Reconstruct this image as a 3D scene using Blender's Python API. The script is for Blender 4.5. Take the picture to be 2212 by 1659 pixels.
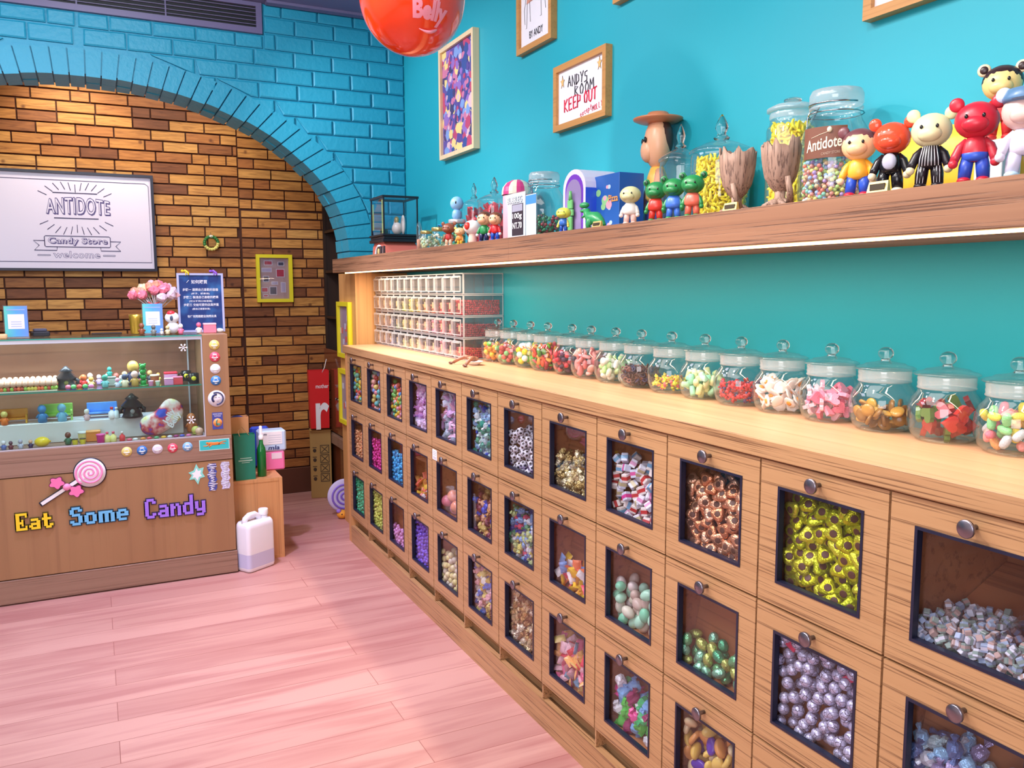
import bpy, bmesh, math, random
import numpy as np
from mathutils import Vector, Matrix, Euler

# ------------------------------------------------------------------ camera, world, exposure, lights
for o in list(bpy.data.objects):
    bpy.data.objects.remove(o)
SC = bpy.context.scene
COL = SC.collection
R_ = math.radians
rng = random.Random(7)

cam_d = bpy.data.cameras.new('camera')
cam = bpy.data.objects.new('camera', cam_d)
COL.objects.link(cam)
cam_d.sensor_fit = 'HORIZONTAL'
cam_d.sensor_width = 36.0
cam_d.lens = 1814.5 / 2212 * 36.0
cam_d.clip_start = 0.02
_y, _p, _r = R_(26.37), R_(6.53), R_(-0.187)
_f = Vector((math.sin(_y) * math.cos(_p), math.cos(_y) * math.cos(_p), -math.sin(_p)))
_rt = Vector((math.cos(_y), -math.sin(_y), 0))
_up = _rt.cross(_f)
_r2 = math.cos(_r) * _rt + math.sin(_r) * _up
_u2 = -math.sin(_r) * _rt + math.cos(_r) * _up
M = Matrix((_r2, _u2, -_f)).transposed().to_4x4()
M.translation = Vector((0, 0, 1.267))
cam.matrix_world = M
SC.camera = cam

SC.view_settings.view_transform = 'Standard'
SC.view_settings.look = 'None'
SC.view_settings.gamma = 1
SC.view_settings.use_curve_mapping = False
SC.view_settings.exposure = 0.65
try:
    SC.cycles.use_denoising = True
    SC.cycles.max_bounces = 8
    SC.cycles.diffuse_bounces = 4
    SC.cycles.glossy_bounces = 3
    SC.cycles.transparent_max_bounces = 20
    SC.cycles.sample_clamp_indirect = 4
    SC.cycles.caustics_reflective = False
    SC.cycles.caustics_refractive = False
except Exception:
    pass

w = bpy.data.worlds.new('world')
SC.world = w
w.use_nodes = True
w.node_tree.nodes['Background'].inputs[0].default_value = (0.85, 0.88, 1.0, 1)
w.node_tree.nodes['Background'].inputs[1].default_value = 0.35


def light(name, kind, loc, target, power, color, size=0.3, size_y=None, spot=60, blend=0.5):
    d = bpy.data.lights.new(name, kind)
    d.energy = power
    d.color = color
    if kind == 'AREA':
        d.shape = 'RECTANGLE'
        d.size = size
        d.size_y = size_y or size
    else:
        d.shadow_soft_size = size
    if kind == 'SPOT':
        d.spot_size = R_(spot)
        d.spot_blend = blend
    o = bpy.data.objects.new(name, d)
    COL.objects.link(o)
    o.location = loc
    dr = Vector(target) - Vector(loc)
    o.rotation_euler = dr.to_track_quat('-Z', 'Y').to_euler() if dr.xy.length > 1e-3 else (0, 0, 0)
    return o


WARM = (1.0, 0.84, 0.66)
NEUT = (1.0, 0.95, 0.90)
COOL = (0.80, 0.82, 1.0)
light('ceiling_ambient_fill', 'AREA', (-0.5, 1.2, 2.55), (-0.5, 1.2, 0), 32, NEUT, 1.3, 2.2)  # soft fill added under the ceiling for ambient light, no real panel
light('ceiling_ambient_fill', 'AREA', (-0.7, 3.1, 2.55), (-0.7, 3.1, 0), 14, COOL, 0.9, 0.9)  # cooler ambient fill, likewise added, towards the display counter
light('frontal_fill_light', 'AREA', (-1.6, -0.9, 1.7), (0.9, 1.8, 0.8), 36, (0.95, 0.95, 1.0), 1.6, 1.5)  # added fill out of view, brightens bin fronts and sweets from the front
for yy, pw in ((0.9, 11), (1.8, 15), (2.7, 19), (3.6, 25)):
    light('track_spot', 'SPOT', (0.35, yy, 2.5), (1.45, yy + 0.1, 1.75), pw, (0.95, 0.97, 1.0), 0.03, spot=95, blend=0.8)
for yy in (0.6, 1.7, 2.8):
    light('counter_spot', 'SPOT', (0.0, yy + 0.75, 2.5), (1.12, yy + 0.1, 0.75), 54, (1.0, 0.92, 0.86), 0.04, spot=75, blend=0.7)
light('brick_wash_spot', 'SPOT', (-0.1, 4.72, 2.5), (-0.07, 5.22, 1.9), 14, WARM, 0.03, spot=85, blend=0.8)
light('brick_wash_spot', 'SPOT', (0.62, 4.7, 2.5), (0.62, 5.22, 1.5), 7, WARM, 0.03, spot=80, blend=0.9)
light('back_room_light', 'AREA', (0.3, 4.65, 2.5), (0.4, 5.0, 1.0), 6, (1.0, 0.85, 0.7), 0.8, 0.4)
light('arch_spot', 'SPOT', (0.1, 2.6, 2.5), (0.1, 4.15, 2.0), 34, (0.8, 0.9, 1.0), 0.05, spot=110, blend=0.9)
light('violet_ceiling_spot', 'SPOT', (0.25, 3.35, 2.5), (0.45, 3.3, 0), 110, (0.68, 0.62, 1.0), 0.05, spot=78, blend=0.9)
light('case_light', 'AREA', (-0.3, 3.9, 1.05), (-0.3, 3.95, 0.6), 3.2, (0.95, 0.95, 1.0), 1.2, 0.05)


# ------------------------------------------------------------------ materials
def lin(c):
    return tuple((v / 12.92 if v <= 0.04045 else ((v + 0.055) / 1.055) ** 2.4) for v in (x / 255.0 for x in c))


MATS = {}


def _mat(name):
    m = bpy.data.materials.new(name)
    m.use_nodes = True
    nt = m.node_tree
    b = nt.nodes['Principled BSDF']
    MATS[name] = m
    return m, nt, b


def pm(name, c, rough=0.5, metal=0.0, bump=0.0, bscale=60, coat=0.0, sss=0.0, trans=0.0, alpha=1.0):
    if name in MATS:
        return MATS[name]
    m, nt, b = _mat(name)
    b.inputs['Base Color'].default_value = (*lin(c), 1)
    b.inputs['Roughness'].default_value = rough
    b.inputs['Metallic'].default_value = metal
    b.inputs['Coat Weight'].default_value = coat
    if alpha < 1:
        b.inputs['Alpha'].default_value = alpha
    if bump:
        n = nt.nodes.new('ShaderNodeTexNoise')
        n.inputs['Scale'].default_value = bscale
        tc = nt.nodes.new('ShaderNodeTexCoord')
        bp = nt.nodes.new('ShaderNodeBump')
        bp.inputs['Strength'].default_value = bump
        bp.inputs['Distance'].default_value = 0.004
        nt.links.new(tc.outputs['Object'], n.inputs['Vector'])
        nt.links.new(n.outputs[0], bp.inputs['Height'])
        nt.links.new(bp.outputs[0], b.inputs['Normal'])
    return m


def C(c, rough=0.45, **k):
    return pm('paint_%d_%d_%d_%d' % (c[0], c[1], c[2], rough * 100), c, rough, **k)


def ramp(nt, cols, const=False):
    r = nt.nodes.new('ShaderNodeValToRGB')
    r.color_ramp.interpolation = 'CONSTANT' if const else 'LINEAR'
    el = r.color_ramp.elements
    n = len(cols)
    for i, c in enumerate(cols):
        pos = i / n if const else i / max(1, n - 1)
        if i < 2:
            e = el[i]
            e.position = pos
        else:
            e = el.new(pos)
        e.color = (*lin(c), 1)
    return r


def palette(name, cols, rough=0.35, metal=0.0, bump=0.0, bscale=250, coat=0.0, alpha=1.0, emit=0):
    """colour picked per object and per separate piece, as mixed sweets are"""
    if name in MATS:
        return MATS[name]
    m, nt, b = _mat(name)
    oi = nt.nodes.new('ShaderNodeObjectInfo')
    ge = nt.nodes.new('ShaderNodeNewGeometry')
    ad = nt.nodes.new('ShaderNodeMath')
    ad.operation = 'ADD'
    fr = nt.nodes.new('ShaderNodeMath')
    fr.operation = 'FRACT'
    nt.links.new(oi.outputs['Random'], ad.inputs[0])
    nt.links.new(ge.outputs['Random Per Island'], ad.inputs[1])
    nt.links.new(ad.outputs[0], fr.inputs[0])
    if len(cols) == 1:
        cols = list(cols) * 2
    r = ramp(nt, cols, True)
    nt.links.new(fr.outputs[0], r.inputs[0])
    nt.links.new(r.outputs[0], b.inputs['Base Color'])
    b.inputs['Roughness'].default_value = rough
    b.inputs['Metallic'].default_value = metal
    b.inputs['Coat Weight'].default_value = coat
    b.inputs['Alpha'].default_value = alpha
    if bump:
        tc = nt.nodes.new('ShaderNodeTexCoord')
        n = nt.nodes.new('ShaderNodeTexNoise')
        n.inputs['Scale'].default_value = bscale
        bp = nt.nodes.new('ShaderNodeBump')
        bp.inputs['Strength'].default_value = bump
        bp.inputs['Distance'].default_value = 0.003
        nt.links.new(tc.outputs['Object'], n.inputs['Vector'])
        nt.links.new(n.outputs[0], bp.inputs['Height'])
        nt.links.new(bp.outputs[0], b.inputs['Normal'])
    return m


def wood(name, c1, c2, c3, axis='Y', rough=0.42, scale=1.0, lines=0.5, bump=0.15, thick=1.0):
    """grain running along `axis`; c1 body, c2 variation, c3 dark grain lines"""
    if name in MATS:
        return MATS[name]
    m, nt, b = _mat(name)
    L = nt.links
    tc = nt.nodes.new('ShaderNodeTexCoord')
    mp = nt.nodes.new('ShaderNodeMapping')
    s = {'X': (0.3, 26, 26), 'Y': (26, 0.3, 26), 'Z': (26, 26, 0.3)}[axis]
    mp.inputs['Scale'].default_value = tuple(v * scale for v in s)
    L.new(tc.outputs['Object'], mp.inputs[0])
    n1 = nt.nodes.new('ShaderNodeTexNoise')
    n1.inputs['Scale'].default_value = 0.35
    n1.inputs['Detail'].default_value = 3
    L.new(mp.outputs[0], n1.inputs['Vector'])
    r1 = ramp(nt, [c2, c1, c2])
    r1.color_ramp.elements[0].position = 0.3
    r1.color_ramp.elements[2].position = 0.75
    L.new(n1.outputs[0], r1.inputs[0])
    n2 = nt.nodes.new('ShaderNodeTexNoise')
    n2.inputs['Scale'].default_value = 3.2 / thick
    n2.inputs['Detail'].default_value = 5
    n2.inputs['Roughness'].default_value = 0.6
    L.new(mp.outputs[0], n2.inputs['Vector'])
    r2 = nt.nodes.new('ShaderNodeValToRGB')
    r2.color_ramp.elements[0].position = 0.36
    r2.color_ramp.elements[0].color = (lines, lines, lines, 1)
    r2.color_ramp.elements[1].position = 0.47
    r2.color_ramp.elements[1].color = (0, 0, 0, 1)
    L.new(n2.outputs[0], r2.inputs[0])
    mx = nt.nodes.new('ShaderNodeMixRGB')
    L.new(r2.outputs[0], mx.inputs[0])
    L.new(r1.outputs[0], mx.inputs[1])
    mx.inputs[2].default_value = (*lin(c3), 1)
    L.new(mx.outputs[0], b.inputs['Base Color'])
    b.inputs['Roughness'].default_value = rough
    bp = nt.nodes.new('ShaderNodeBump')
    bp.inputs['Strength'].default_value = bump
    bp.inputs['Distance'].default_value = 0.002
    bp.invert = True
    L.new(r2.outputs[0], bp.inputs['Height'])
    L.new(bp.outputs[0], b.inputs['Normal'])
    return m


def emis(name, c, s):
    m, nt, b = _mat(name)
    b.inputs['Base Color'].default_value = (*lin(c), 1)
    b.inputs['Emission Color'].default_value = (*lin(c), 1)
    b.inputs['Emission Strength'].default_value = s
    return m


def glass(name, tint=(255, 255, 255), base=0.04, edge=0.55, power=3.0, rough=0.02, milk=0.0):
    m, nt, b = _mat(name)
    L = nt.links
    nt.nodes.remove(b)
    out = nt.nodes['Material Output']
    tr = nt.nodes.new('ShaderNodeBsdfTransparent')
    tr.inputs[0].default_value = (*lin(tint), 1)
    gl = nt.nodes.new('ShaderNodeBsdfGlossy')
    gl.inputs['Roughness'].default_value = rough
    lw = nt.nodes.new('ShaderNodeLayerWeight')
    lw.inputs[0].default_value = 0.5
    pw = nt.nodes.new('ShaderNodeMath')
    pw.operation = 'POWER'
    pw.inputs[1].default_value = power
    L.new(lw.outputs['Facing'], pw.inputs[0])
    ma = nt.nodes.new('ShaderNodeMath')
    ma.operation = 'MULTIPLY_ADD'
    ma.inputs[1].default_value = edge
    ma.inputs[2].default_value = base
    L.new(pw.outputs[0], ma.inputs[0])
    mx = nt.nodes.new('ShaderNodeMixShader')
    L.new(ma.outputs[0], mx.inputs[0])
    L.new(tr.outputs[0], mx.inputs[1])
    L.new(gl.outputs[0], mx.inputs[2])
    last = mx
    if milk:
        df = nt.nodes.new('ShaderNodeBsdfDiffuse')
        df.inputs[0].default_value = (0.9, 0.92, 0.95, 1)
        m2 = nt.nodes.new('ShaderNodeMixShader')
        m2.inputs[0].default_value = milk
        L.new(mx.outputs[0], m2.inputs[1])
        L.new(df.outputs[0], m2.inputs[2])
        last = m2
    L.new(last.outputs[0], out.inputs[0])
    return m


LAM = wood('laminate_front', (180, 138, 98), (170, 127, 88), (98, 64, 42), 'Y', 0.4, 2.8, 0.85)
LAMTOP = wood('laminate_counter', (216, 168, 130), (200, 150, 112), (176, 122, 86), 'Y', 0.38, 0.9, 0.4, 0.05)
LAMV = wood('laminate_vertical', (205, 150, 98), (190, 132, 84), (140, 88, 52), 'Z', 0.45, 0.8, 0.35)
INNER = wood('bin_inner_wood', (198, 132, 84), (176, 110, 68), (120, 70, 44), 'Y', 0.4, 0.8, 0.5)
SHELFW = wood('rough_shelf_wood', (156, 112, 84), (132, 90, 66), (72, 44, 32), 'Y', 0.55, 2.6, 0.7, 0.5, 0.9)
CASEW = wood('case_wood_vertical', (160, 120, 84), (142, 102, 72), (116, 80, 58), 'Z', 0.45, 0.35, 0.25)
CASEH = wood('case_wood_horizontal', (152, 120, 102), (136, 102, 86), (106, 76, 62), 'X', 0.5, 1.4, 0.6)
PINE = wood('pine_post', (214, 160, 100), (196, 138, 82), (150, 96, 54), 'Z', 0.5, 0.7, 0.3)
DARKW = wood('dark_shelf_wood', (56, 36, 28), (40, 25, 20), (20, 12, 10), 'Z', 0.5)
GLOSSB = pm('glossy_brown_door', (120, 66, 42), 0.12)
OAK = wood('oak_frame', (204, 148, 84), (190, 132, 70), (150, 96, 50), 'Y', 0.45, 1.5, 0.3)
PALEOAK = wood('pale_frame', (240, 214, 172), (230, 200, 156), (200, 165, 120), 'Z', 0.45, 1.5, 0.2)
BLACK = pm('black_frame_plastic', (22, 22, 34), 0.35)
NAVY = pm('navy_black', (26, 28, 52), 0.4)
METAL = pm('gunmetal_knob', (140, 134, 146), 0.32, 1.0)
WHITE = pm('white_gloss', (240, 240, 246), 0.35)
PAPER = pm('white_paper', (238, 236, 244), 0.6)
PANE = glass('clear_pane', (246, 246, 250), 0.035, 0.5, 4)
JARG = glass('jar_glass', (244, 251, 252), 0.06, 0.75, 2.6, 0.03, 0.02)
CASEG = glass('case_glass', (240, 250, 248), 0.05, 0.5, 4)
GREENEDGE = pm('glass_edge_green', (60, 150, 130), 0.2)
ACR = glass('acrylic', (252, 252, 254), 0.05, 0.5, 3, 0.04, 0.03)
ACRE = glass('acrylic_edge', (252, 252, 254), 0.10, 0.5, 2, 0.1, 0.30)
COLLAR = glass('frosted_collar', (250, 250, 250), 0.10, 0.4, 2, 0.15, 0.24)
SOLIDG, _nt, _b = _mat('solid_glass')
_b.inputs['Transmission Weight'].default_value = 1.0
_b.inputs['Roughness'].default_value = 0.02
_b.inputs['IOR'].default_value = 1.45


def blue_paint(name, c, mottled=0.5, bump=0.25, bs=40):
    m, nt, b = _mat(name)
    L = nt.links
    tc = nt.nodes.new('ShaderNodeTexCoord')
    n = nt.nodes.new('ShaderNodeTexNoise')
    n.inputs['Scale'].default_value = 1.6
    n.inputs['Detail'].default_value = 4
    L.new(tc.outputs['Object'], n.inputs['Vector'])
    r = ramp(nt, [tuple(int(v * (1 - 0.10 * mottled)) for v in c), c])
    L.new(n.outputs[0], r.inputs[0])
    L.new(r.outputs[0], b.inputs['Base Color'])
    b.inputs['Roughness'].default_value = 0.5
    n2 = nt.nodes.new('ShaderNodeTexNoise')
    n2.inputs['Scale'].default_value = bs
    n2.inputs['Detail'].default_value = 4
    L.new(tc.outputs['Object'], n2.inputs['Vector'])
    bp = nt.nodes.new('ShaderNodeBump')
    bp.inputs['Strength'].default_value = bump
    bp.inputs['Distance'].default_value = 0.004
    L.new(n2.outputs[0], bp.inputs['Height'])
    L.new(bp.outputs[0], b.inputs['Normal'])
    return m


WALLB = blue_paint('turquoise_wall', (34, 172, 192), 0.5, 0.08, 30)
BRICKB = blue_paint('blue_painted_brick', (36, 158, 190), 0.5, 0.6, 45)


def floor_mat():
    m, nt, b = _mat('pink_plank_floor')
    L = nt.links
    tc = nt.nodes.new('ShaderNodeTexCoord')
    br = nt.nodes.new('ShaderNodeTexBrick')
    br.offset = 0.37
    br.inputs['Scale'].default_value = 1.0
    br.inputs['Brick Width'].default_value = 1.2
    br.inputs['Row Height'].default_value = 0.125
    br.inputs['Mortar Size'].default_value = 0.0012
    br.inputs['Mortar Smooth'].default_value = 0.3
    br.inputs['Bias'].default_value = 0
    br.inputs['Color1'].default_value = (*lin((204, 154, 146)), 1)
    br.inputs['Color2'].default_value = (*lin((186, 134, 128)), 1)
    br.inputs['Mortar'].default_value = (*lin((140, 80, 74)), 1)
    L.new(tc.outputs['Object'], br.inputs['Vector'])
    mp = nt.nodes.new('ShaderNodeMapping')
    mp.inputs['Scale'].default_value = (1.6, 16, 1)
    L.new(tc.outputs['Object'], mp.inputs[0])
    # shift the grain per plank
    sep = nt.nodes.new('ShaderNodeMixRGB')
    sep.blend_type = 'ADD'
    sep.inputs[0].default_value = 6.0
    L.new(mp.outputs[0], sep.inputs[1])
    L.new(br.outputs['Color'], sep.inputs[2])
    n = nt.nodes.new('ShaderNodeTexNoise')
    n.inputs['Scale'].default_value = 1.1
    n.inputs['Detail'].default_value = 5
    n.inputs['Distortion'].default_value = 0.6
    L.new(sep.outputs[0], n.inputs['Vector'])
    r = nt.nodes.new('ShaderNodeValToRGB')
    r.color_ramp.elements[0].position = 0.33
    r.color_ramp.elements[0].color = (0.62, 0.62, 0.62, 1)
    r.color_ramp.elements[1].position = 0.56
    r.color_ramp.elements[1].color = (0, 0, 0, 1)
    L.new(n.outputs[0], r.inputs[0])
    mx = nt.nodes.new('ShaderNodeMixRGB')
    L.new(r.outputs[0], mx.inputs[0])
    L.new(br.outputs['Color'], mx.inputs[1])
    mx.inputs[2].default_value = (*lin((164, 100, 100)), 1)
    L.new(mx.outputs[0], b.inputs['Base Color'])
    b.inputs['Roughness'].default_value = 0.45
    b.inputs['Specular IOR Level'].default_value = 0.4
    return m


def block_mat():
    m, nt, b = _mat('wood_brick_blocks')
    L = nt.links
    ge = nt.nodes.new('ShaderNodeNewGeometry')
    r = ramp(nt, [(202, 145, 74), (184, 120, 59), (210, 156, 85), (168, 106, 54), (194, 133, 65), (148, 91, 46),
                  (204, 146, 76), (186, 126, 62), (124, 72, 39), (198, 139, 70), (178, 115, 56)], True)
    L.new(ge.outputs['Random Per Island'], r.inputs[0])
    tc = nt.nodes.new('ShaderNodeTexCoord')
    mp = nt.nodes.new('ShaderNodeMapping')
    mp.inputs['Scale'].default_value = (6, 6, 60)
    L.new(tc.outputs['Object'], mp.inputs[0])
    n = nt.nodes.new('ShaderNodeTexNoise')
    n.inputs['Scale'].default_value = 1.5
    n.inputs['Detail'].default_value = 5
    n.inputs['Distortion'].default_value = 0.8
    L.new(mp.outputs[0], n.inputs['Vector'])
    r2 = nt.nodes.new('ShaderNodeValToRGB')
    r2.color_ramp.elements[0].position = 0.3
    r2.color_ramp.elements[0].color = (0.45, 0.35, 0.28, 1)
    r2.color_ramp.elements[1].position = 0.6
    r2.color_ramp.elements[1].color = (1, 1, 1, 1)
    L.new(n.outputs[0], r2.inputs[0])
    v = nt.nodes.new('ShaderNodeTexVoronoi')
    v.inputs['Scale'].default_value = 9
    L.new(tc.outputs['Object'], v.inputs['Vector'])
    r3 = nt.nodes.new('ShaderNodeValToRGB')
    r3.color_ramp.elements[0].position = 0.05
    r3.color_ramp.elements[0].color = (0.25, 0.13, 0.08, 1)
    r3.color_ramp.elements[1].position = 0.13
    r3.color_ramp.elements[1].color = (1, 1, 1, 1)
    L.new(v.outputs['Distance'], r3.inputs[0])
    m1 = nt.nodes.new('ShaderNodeMixRGB')
    m1.blend_type = 'MULTIPLY'
    m1.inputs[0].default_value = 0.8
    L.new(r.outputs[0], m1.inputs[1])
    L.new(r2.outputs[0], m1.inputs[2])
    m2 = nt.nodes.new('ShaderNodeMixRGB')
    m2.blend_type = 'MULTIPLY'
    m2.inputs[0].default_value = 0.8
    L.new(m1.outputs[0], m2.inputs[1])
    L.new(r3.outputs[0], m2.inputs[2])
    L.new(m2.outputs[0], b.inputs['Base Color'])
    b.inputs['Roughness'].default_value = 0.6
    return m


FLOORM = floor_mat()
BLOCKM = block_mat()
MORTAR = pm('dark_mortar', (70, 34, 22), 0.8)


# ------------------------------------------------------------------ mesh builder
class B:
    def __init__(s):
        s.v, s.f, s.mi, s.sm = [], [], [], []
        s.m = 0
        s.M = None
        s.smooth = False

    def add(s, vs, fs, smooth=None):
        o = len(s.v)
        if s.M is not None:
            vs = [tuple(s.M @ Vector(p)) for p in vs]
        s.v += [tuple(p) for p in vs]
        s.f += [tuple(i + o for i in f) for f in fs]
        s.mi += [s.m] * len(fs)
        s.sm += [s.smooth if smooth is None else smooth] * len(fs)
        return s

    def box(s, x0, x1, y0, y1, z0, z1):
        vs = [(x, y, z) for x in (x0, x1) for y in (y0, y1) for z in (z0, z1)]
        return s.add(vs, [(0, 1, 3, 2), (4, 6, 7, 5), (0, 4, 5, 1), (2, 3, 7, 6), (0, 2, 6, 4), (1, 5, 7, 3)], False)

    def cbox(s, c, d):
        return s.box(c[0] - d[0] / 2, c[0] + d[0] / 2, c[1] - d[1] / 2, c[1] + d[1] / 2, c[2] - d[2] / 2, c[2] + d[2] / 2)

    def bbox(s, x0, x1, y0, y1, z0, z1, b=0.003):
        """box with chamfered edges (one island)"""
        cx, cy, cz = (x0 + x1) / 2, (y0 + y1) / 2, (z0 + z1) / 2
        hx, hy, hz = abs(x1 - x0) / 2, abs(y1 - y0) / 2, abs(z1 - z0) / 2
        b = min(b, hx * .9, hy * .9, hz * .9)
        vs, idx = [], {}
        for sx in (-1, 1):
            for sy in (-1, 1):
                for sz in (-1, 1):
                    for a in range(3):
                        p = [sx * (hx - b), sy * (hy - b), sz * (hz - b)]
                        p[a] = (sx * hx, sy * hy, sz * hz)[a]
                        idx[(sx, sy, sz, a)] = len(vs)
                        vs.append((cx + p[0], cy + p[1], cz + p[2]))
        fs = []
        for a in range(3):
            u, w_ = (a + 1) % 3, (a + 2) % 3
            for sg in (-1, 1):
                q = []
                for su, sw in ((-1, -1), (1, -1), (1, 1), (-1, 1)):
                    k = [0, 0, 0]
                    k[a], k[u], k[w_] = sg, su, sw
                    q.append(idx[(*k, a)])
                fs.append(q if sg > 0 else q[::-1])
        for a in range(3):
            u, w_ = (a + 1) % 3, (a + 2) % 3
            for su in (-1, 1):
                for sw in (-1, 1):
                    q = []
                    for sa, ax in ((-1, u), (1, u), (1, w_), (-1, w_)):
                        k = [0, 0, 0]
                        k[a], k[u], k[w_] = sa, su, sw
                        q.append(idx[(*k, ax)])
                    fs.append(q if su * sw < 0 else q[::-1])
        for sx in (-1, 1):
            for sy in (-1, 1):
                for sz in (-1, 1):
                    q = [idx[(sx, sy, sz, a)] for a in range(3)]
                    fs.append(q if sx * sy * sz > 0 else q[::-1])
        return s.add(vs, fs, False)

    def lathe(s, prof, c=(0, 0, 0), n=24, axis='Z', jit=None, cap=True):
        vs, fs = [], []
        for k, (r, z) in enumerate(prof):
            for i in range(n):
                a = 2 * math.pi * i / n
                x, y = r * math.cos(a), r * math.sin(a)
                zz = z
                if jit:
                    x, y, zz = jit(k, i, x, y, z)
                p = {'Z': (x, y, zz), 'X': (zz, x, y), 'Y': (x, zz, y)}[axis]
                vs.append((c[0] + p[0], c[1] + p[1], c[2] + p[2]))
        m = len(prof)
        for k in range(m - 1):
            for i in range(n):
                j = (i + 1) % n
                q = (k * n + i, k * n + j, (k + 1) * n + j, (k + 1) * n + i)
                fs.append(q if axis != 'Y' else q[::-1])
        if cap:
            fs.append(tuple(range(n))[::-1] if axis != 'Y' else tuple(range(n)))
            t = tuple(range((m - 1) * n, m * n))
            fs.append(t if axis != 'Y' else t[::-1])
        return s.add(vs, fs, True)

    def ball(s, c, r, n=14, m=9):
        if not isinstance(r, (tuple, list)):
            r = (r, r, r)
        vs = [(c[0], c[1], c[2] - r[2])]
        for k in range(1, m):
            t = -math.pi / 2 + math.pi * k / m
            for i in range(n):
                a = 2 * math.pi * i / n
                vs.append((c[0] + r[0] * math.cos(t) * math.cos(a), c[1] + r[1] * math.cos(t) * math.sin(a), c[2] + r[2] * math.sin(t)))
        vs.append((c[0], c[1], c[2] + r[2]))
        fs = [(0, 1 + (i + 1) % n, 1 + i) for i in range(n)]
        for k in range(m - 2):
            for i in range(n):
                j = (i + 1) % n
                fs.append((1 + k * n + i, 1 + k * n + j, 1 + (k + 1) * n + j, 1 + (k + 1) * n + i))
        L = len(vs) - 1
        o = 1 + (m - 2) * n
        fs += [(L, o + i, o + (i + 1) % n) for i in range(n)]
        return s.add(vs, fs, True)

    def tube(s, pts, r, n=8, flat=1.0):
        """tube along points; r number or list; flat squashes one cross axis"""
        pts = [Vector(p) for p in pts]
        rs = r if isinstance(r, (list, tuple)) else [r] * len(pts)
        vs, fs = [], []
        up = Vector((0, 0, 1))
        prev = None
        for k, p in enumerate(pts):
            t = (pts[min(k + 1, len(pts) - 1)] - pts[max(k - 1, 0)]).normalized()
            a = prev if prev is not None else (up if abs(t.dot(up)) < 0.9 else Vector((1, 0, 0)))
            b1 = (a - t * a.dot(t)).normalized()
            prev = b1
            b2 = t.cross(b1)
            for i in range(n):
                an = 2 * math.pi * i / n
                vs.append(tuple(p + b1 * rs[k] * math.cos(an) * flat + b2 * rs[k] * math.sin(an)))
        for k in range(len(pts) - 1):
            for i in range(n):
                j = (i + 1) % n
                fs.append((k * n + i, k * n + j, (k + 1) * n + j, (k + 1) * n + i))
        fs.append(tuple(range(n))[::-1])
        fs.append(tuple(range((len(pts) - 1) * n, len(pts) * n)))
        return s.add(vs, fs, True)

    def poly(s, pts, org, u, v, n, t):
        """extruded polygon: 2d pts on the plane org,u,v; thickness t along n"""
        org, u, v, n = Vector(org), Vector(u), Vector(v), Vector(n)
        k = len(pts)
        vs = [tuple(org + u * a + v * b) for a, b in pts] + [tuple(org + u * a + v * b + n * t) for a, b in pts]
        flip = u.cross(v).dot(n) < 0
        top = tuple(range(k, 2 * k))
        bot = tuple(range(k))[::-1]
        fs = [top, bot] + [(i, (i + 1) % k, k + (i + 1) % k, k + i) for i in range(k)]
        if flip:
            fs = [f[::-1] for f in fs]
        return s.add(vs, fs, False)

    def ring(s, o0, o1, p0, p1, i0, i1, j0, j1, x0, x1, plane='YZ'):
        """rectangular frame: outer a0..a1 x b0..b1, hole i..j, depth x0..x1"""
        A = [(o0, p0), (o1, p0), (o1, p1), (o0, p1)]
        I = [(i0, j0), (i1, j0), (i1, j1), (i0, j1)]
        def P(a, b, d):
            return (d, a, b) if plane == 'YZ' else (a, d, b)
        vs = [P(*q, x0) for q in A] + [P(*q, x0) for q in I] + [P(*q, x1) for q in A] + [P(*q, x1) for q in I]
        fs = []
        for k in range(4):
            l = (k + 1) % 4
            fs += [(k, 4 + k, 4 + l, l), (8 + k, 8 + l, 12 + l, 12 + k), (k, l, 8 + l, 8 + k), (4 + k, 12 + k, 12 + l, 4 + l)]
        if plane == 'XZ':
            fs = [f[::-1] for f in fs]
        return s.add(vs, fs, False)

    def mesh(s, name, mats):
        me = bpy.data.meshes.new(name)
        me.from_pydata(s.v, [], s.f)
        for m in (mats if isinstance(mats, (list, tuple)) else [mats]):
            me.materials.append(m)
        me.polygons.foreach_set('material_index', s.mi)
        me.polygons.foreach_set('use_smooth', s.sm)
        me.update()
        return me

    def build(s, name, mats, parent=None, loc=None, rot=None):
        return link(name, s.mesh(name, mats), parent, loc, rot)


def link(name, me, parent=None, loc=None, rot=None):
    o = bpy.data.objects.new(name, me)
    COL.objects.link(o)
    if parent:
        o.parent = parent
    if loc is not None:
        o.location = loc
    if rot is not None:
        o.rotation_euler = rot
    return o


def tag(o, label=None, cat=None, group=None, kind=None):
    if label: o['label'] = label
    if cat: o['category'] = cat
    if group: o['group'] = group
    if kind: o['kind'] = kind
    return o


def thing(name, label, cat, loc=(0, 0, 0), rz=0.0, group=None):
    o = bpy.data.objects.new(name, None)
    o.empty_display_size = 0.02
    COL.objects.link(o)
    o.location = loc
    o.rotation_euler = (0, 0, rz)
    return tag(o, label, cat, group)


def struct(name, b, mats):
    o = b.build(name, mats)
    o['kind'] = 'structure'
    return o





def copy_tree(o, parent=None):
    c = o.copy()
    COL.objects.link(c)
    c.parent = parent
    for ch in list(o.children):
        copy_tree(ch, c)
    return c


_TXT = {}


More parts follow.
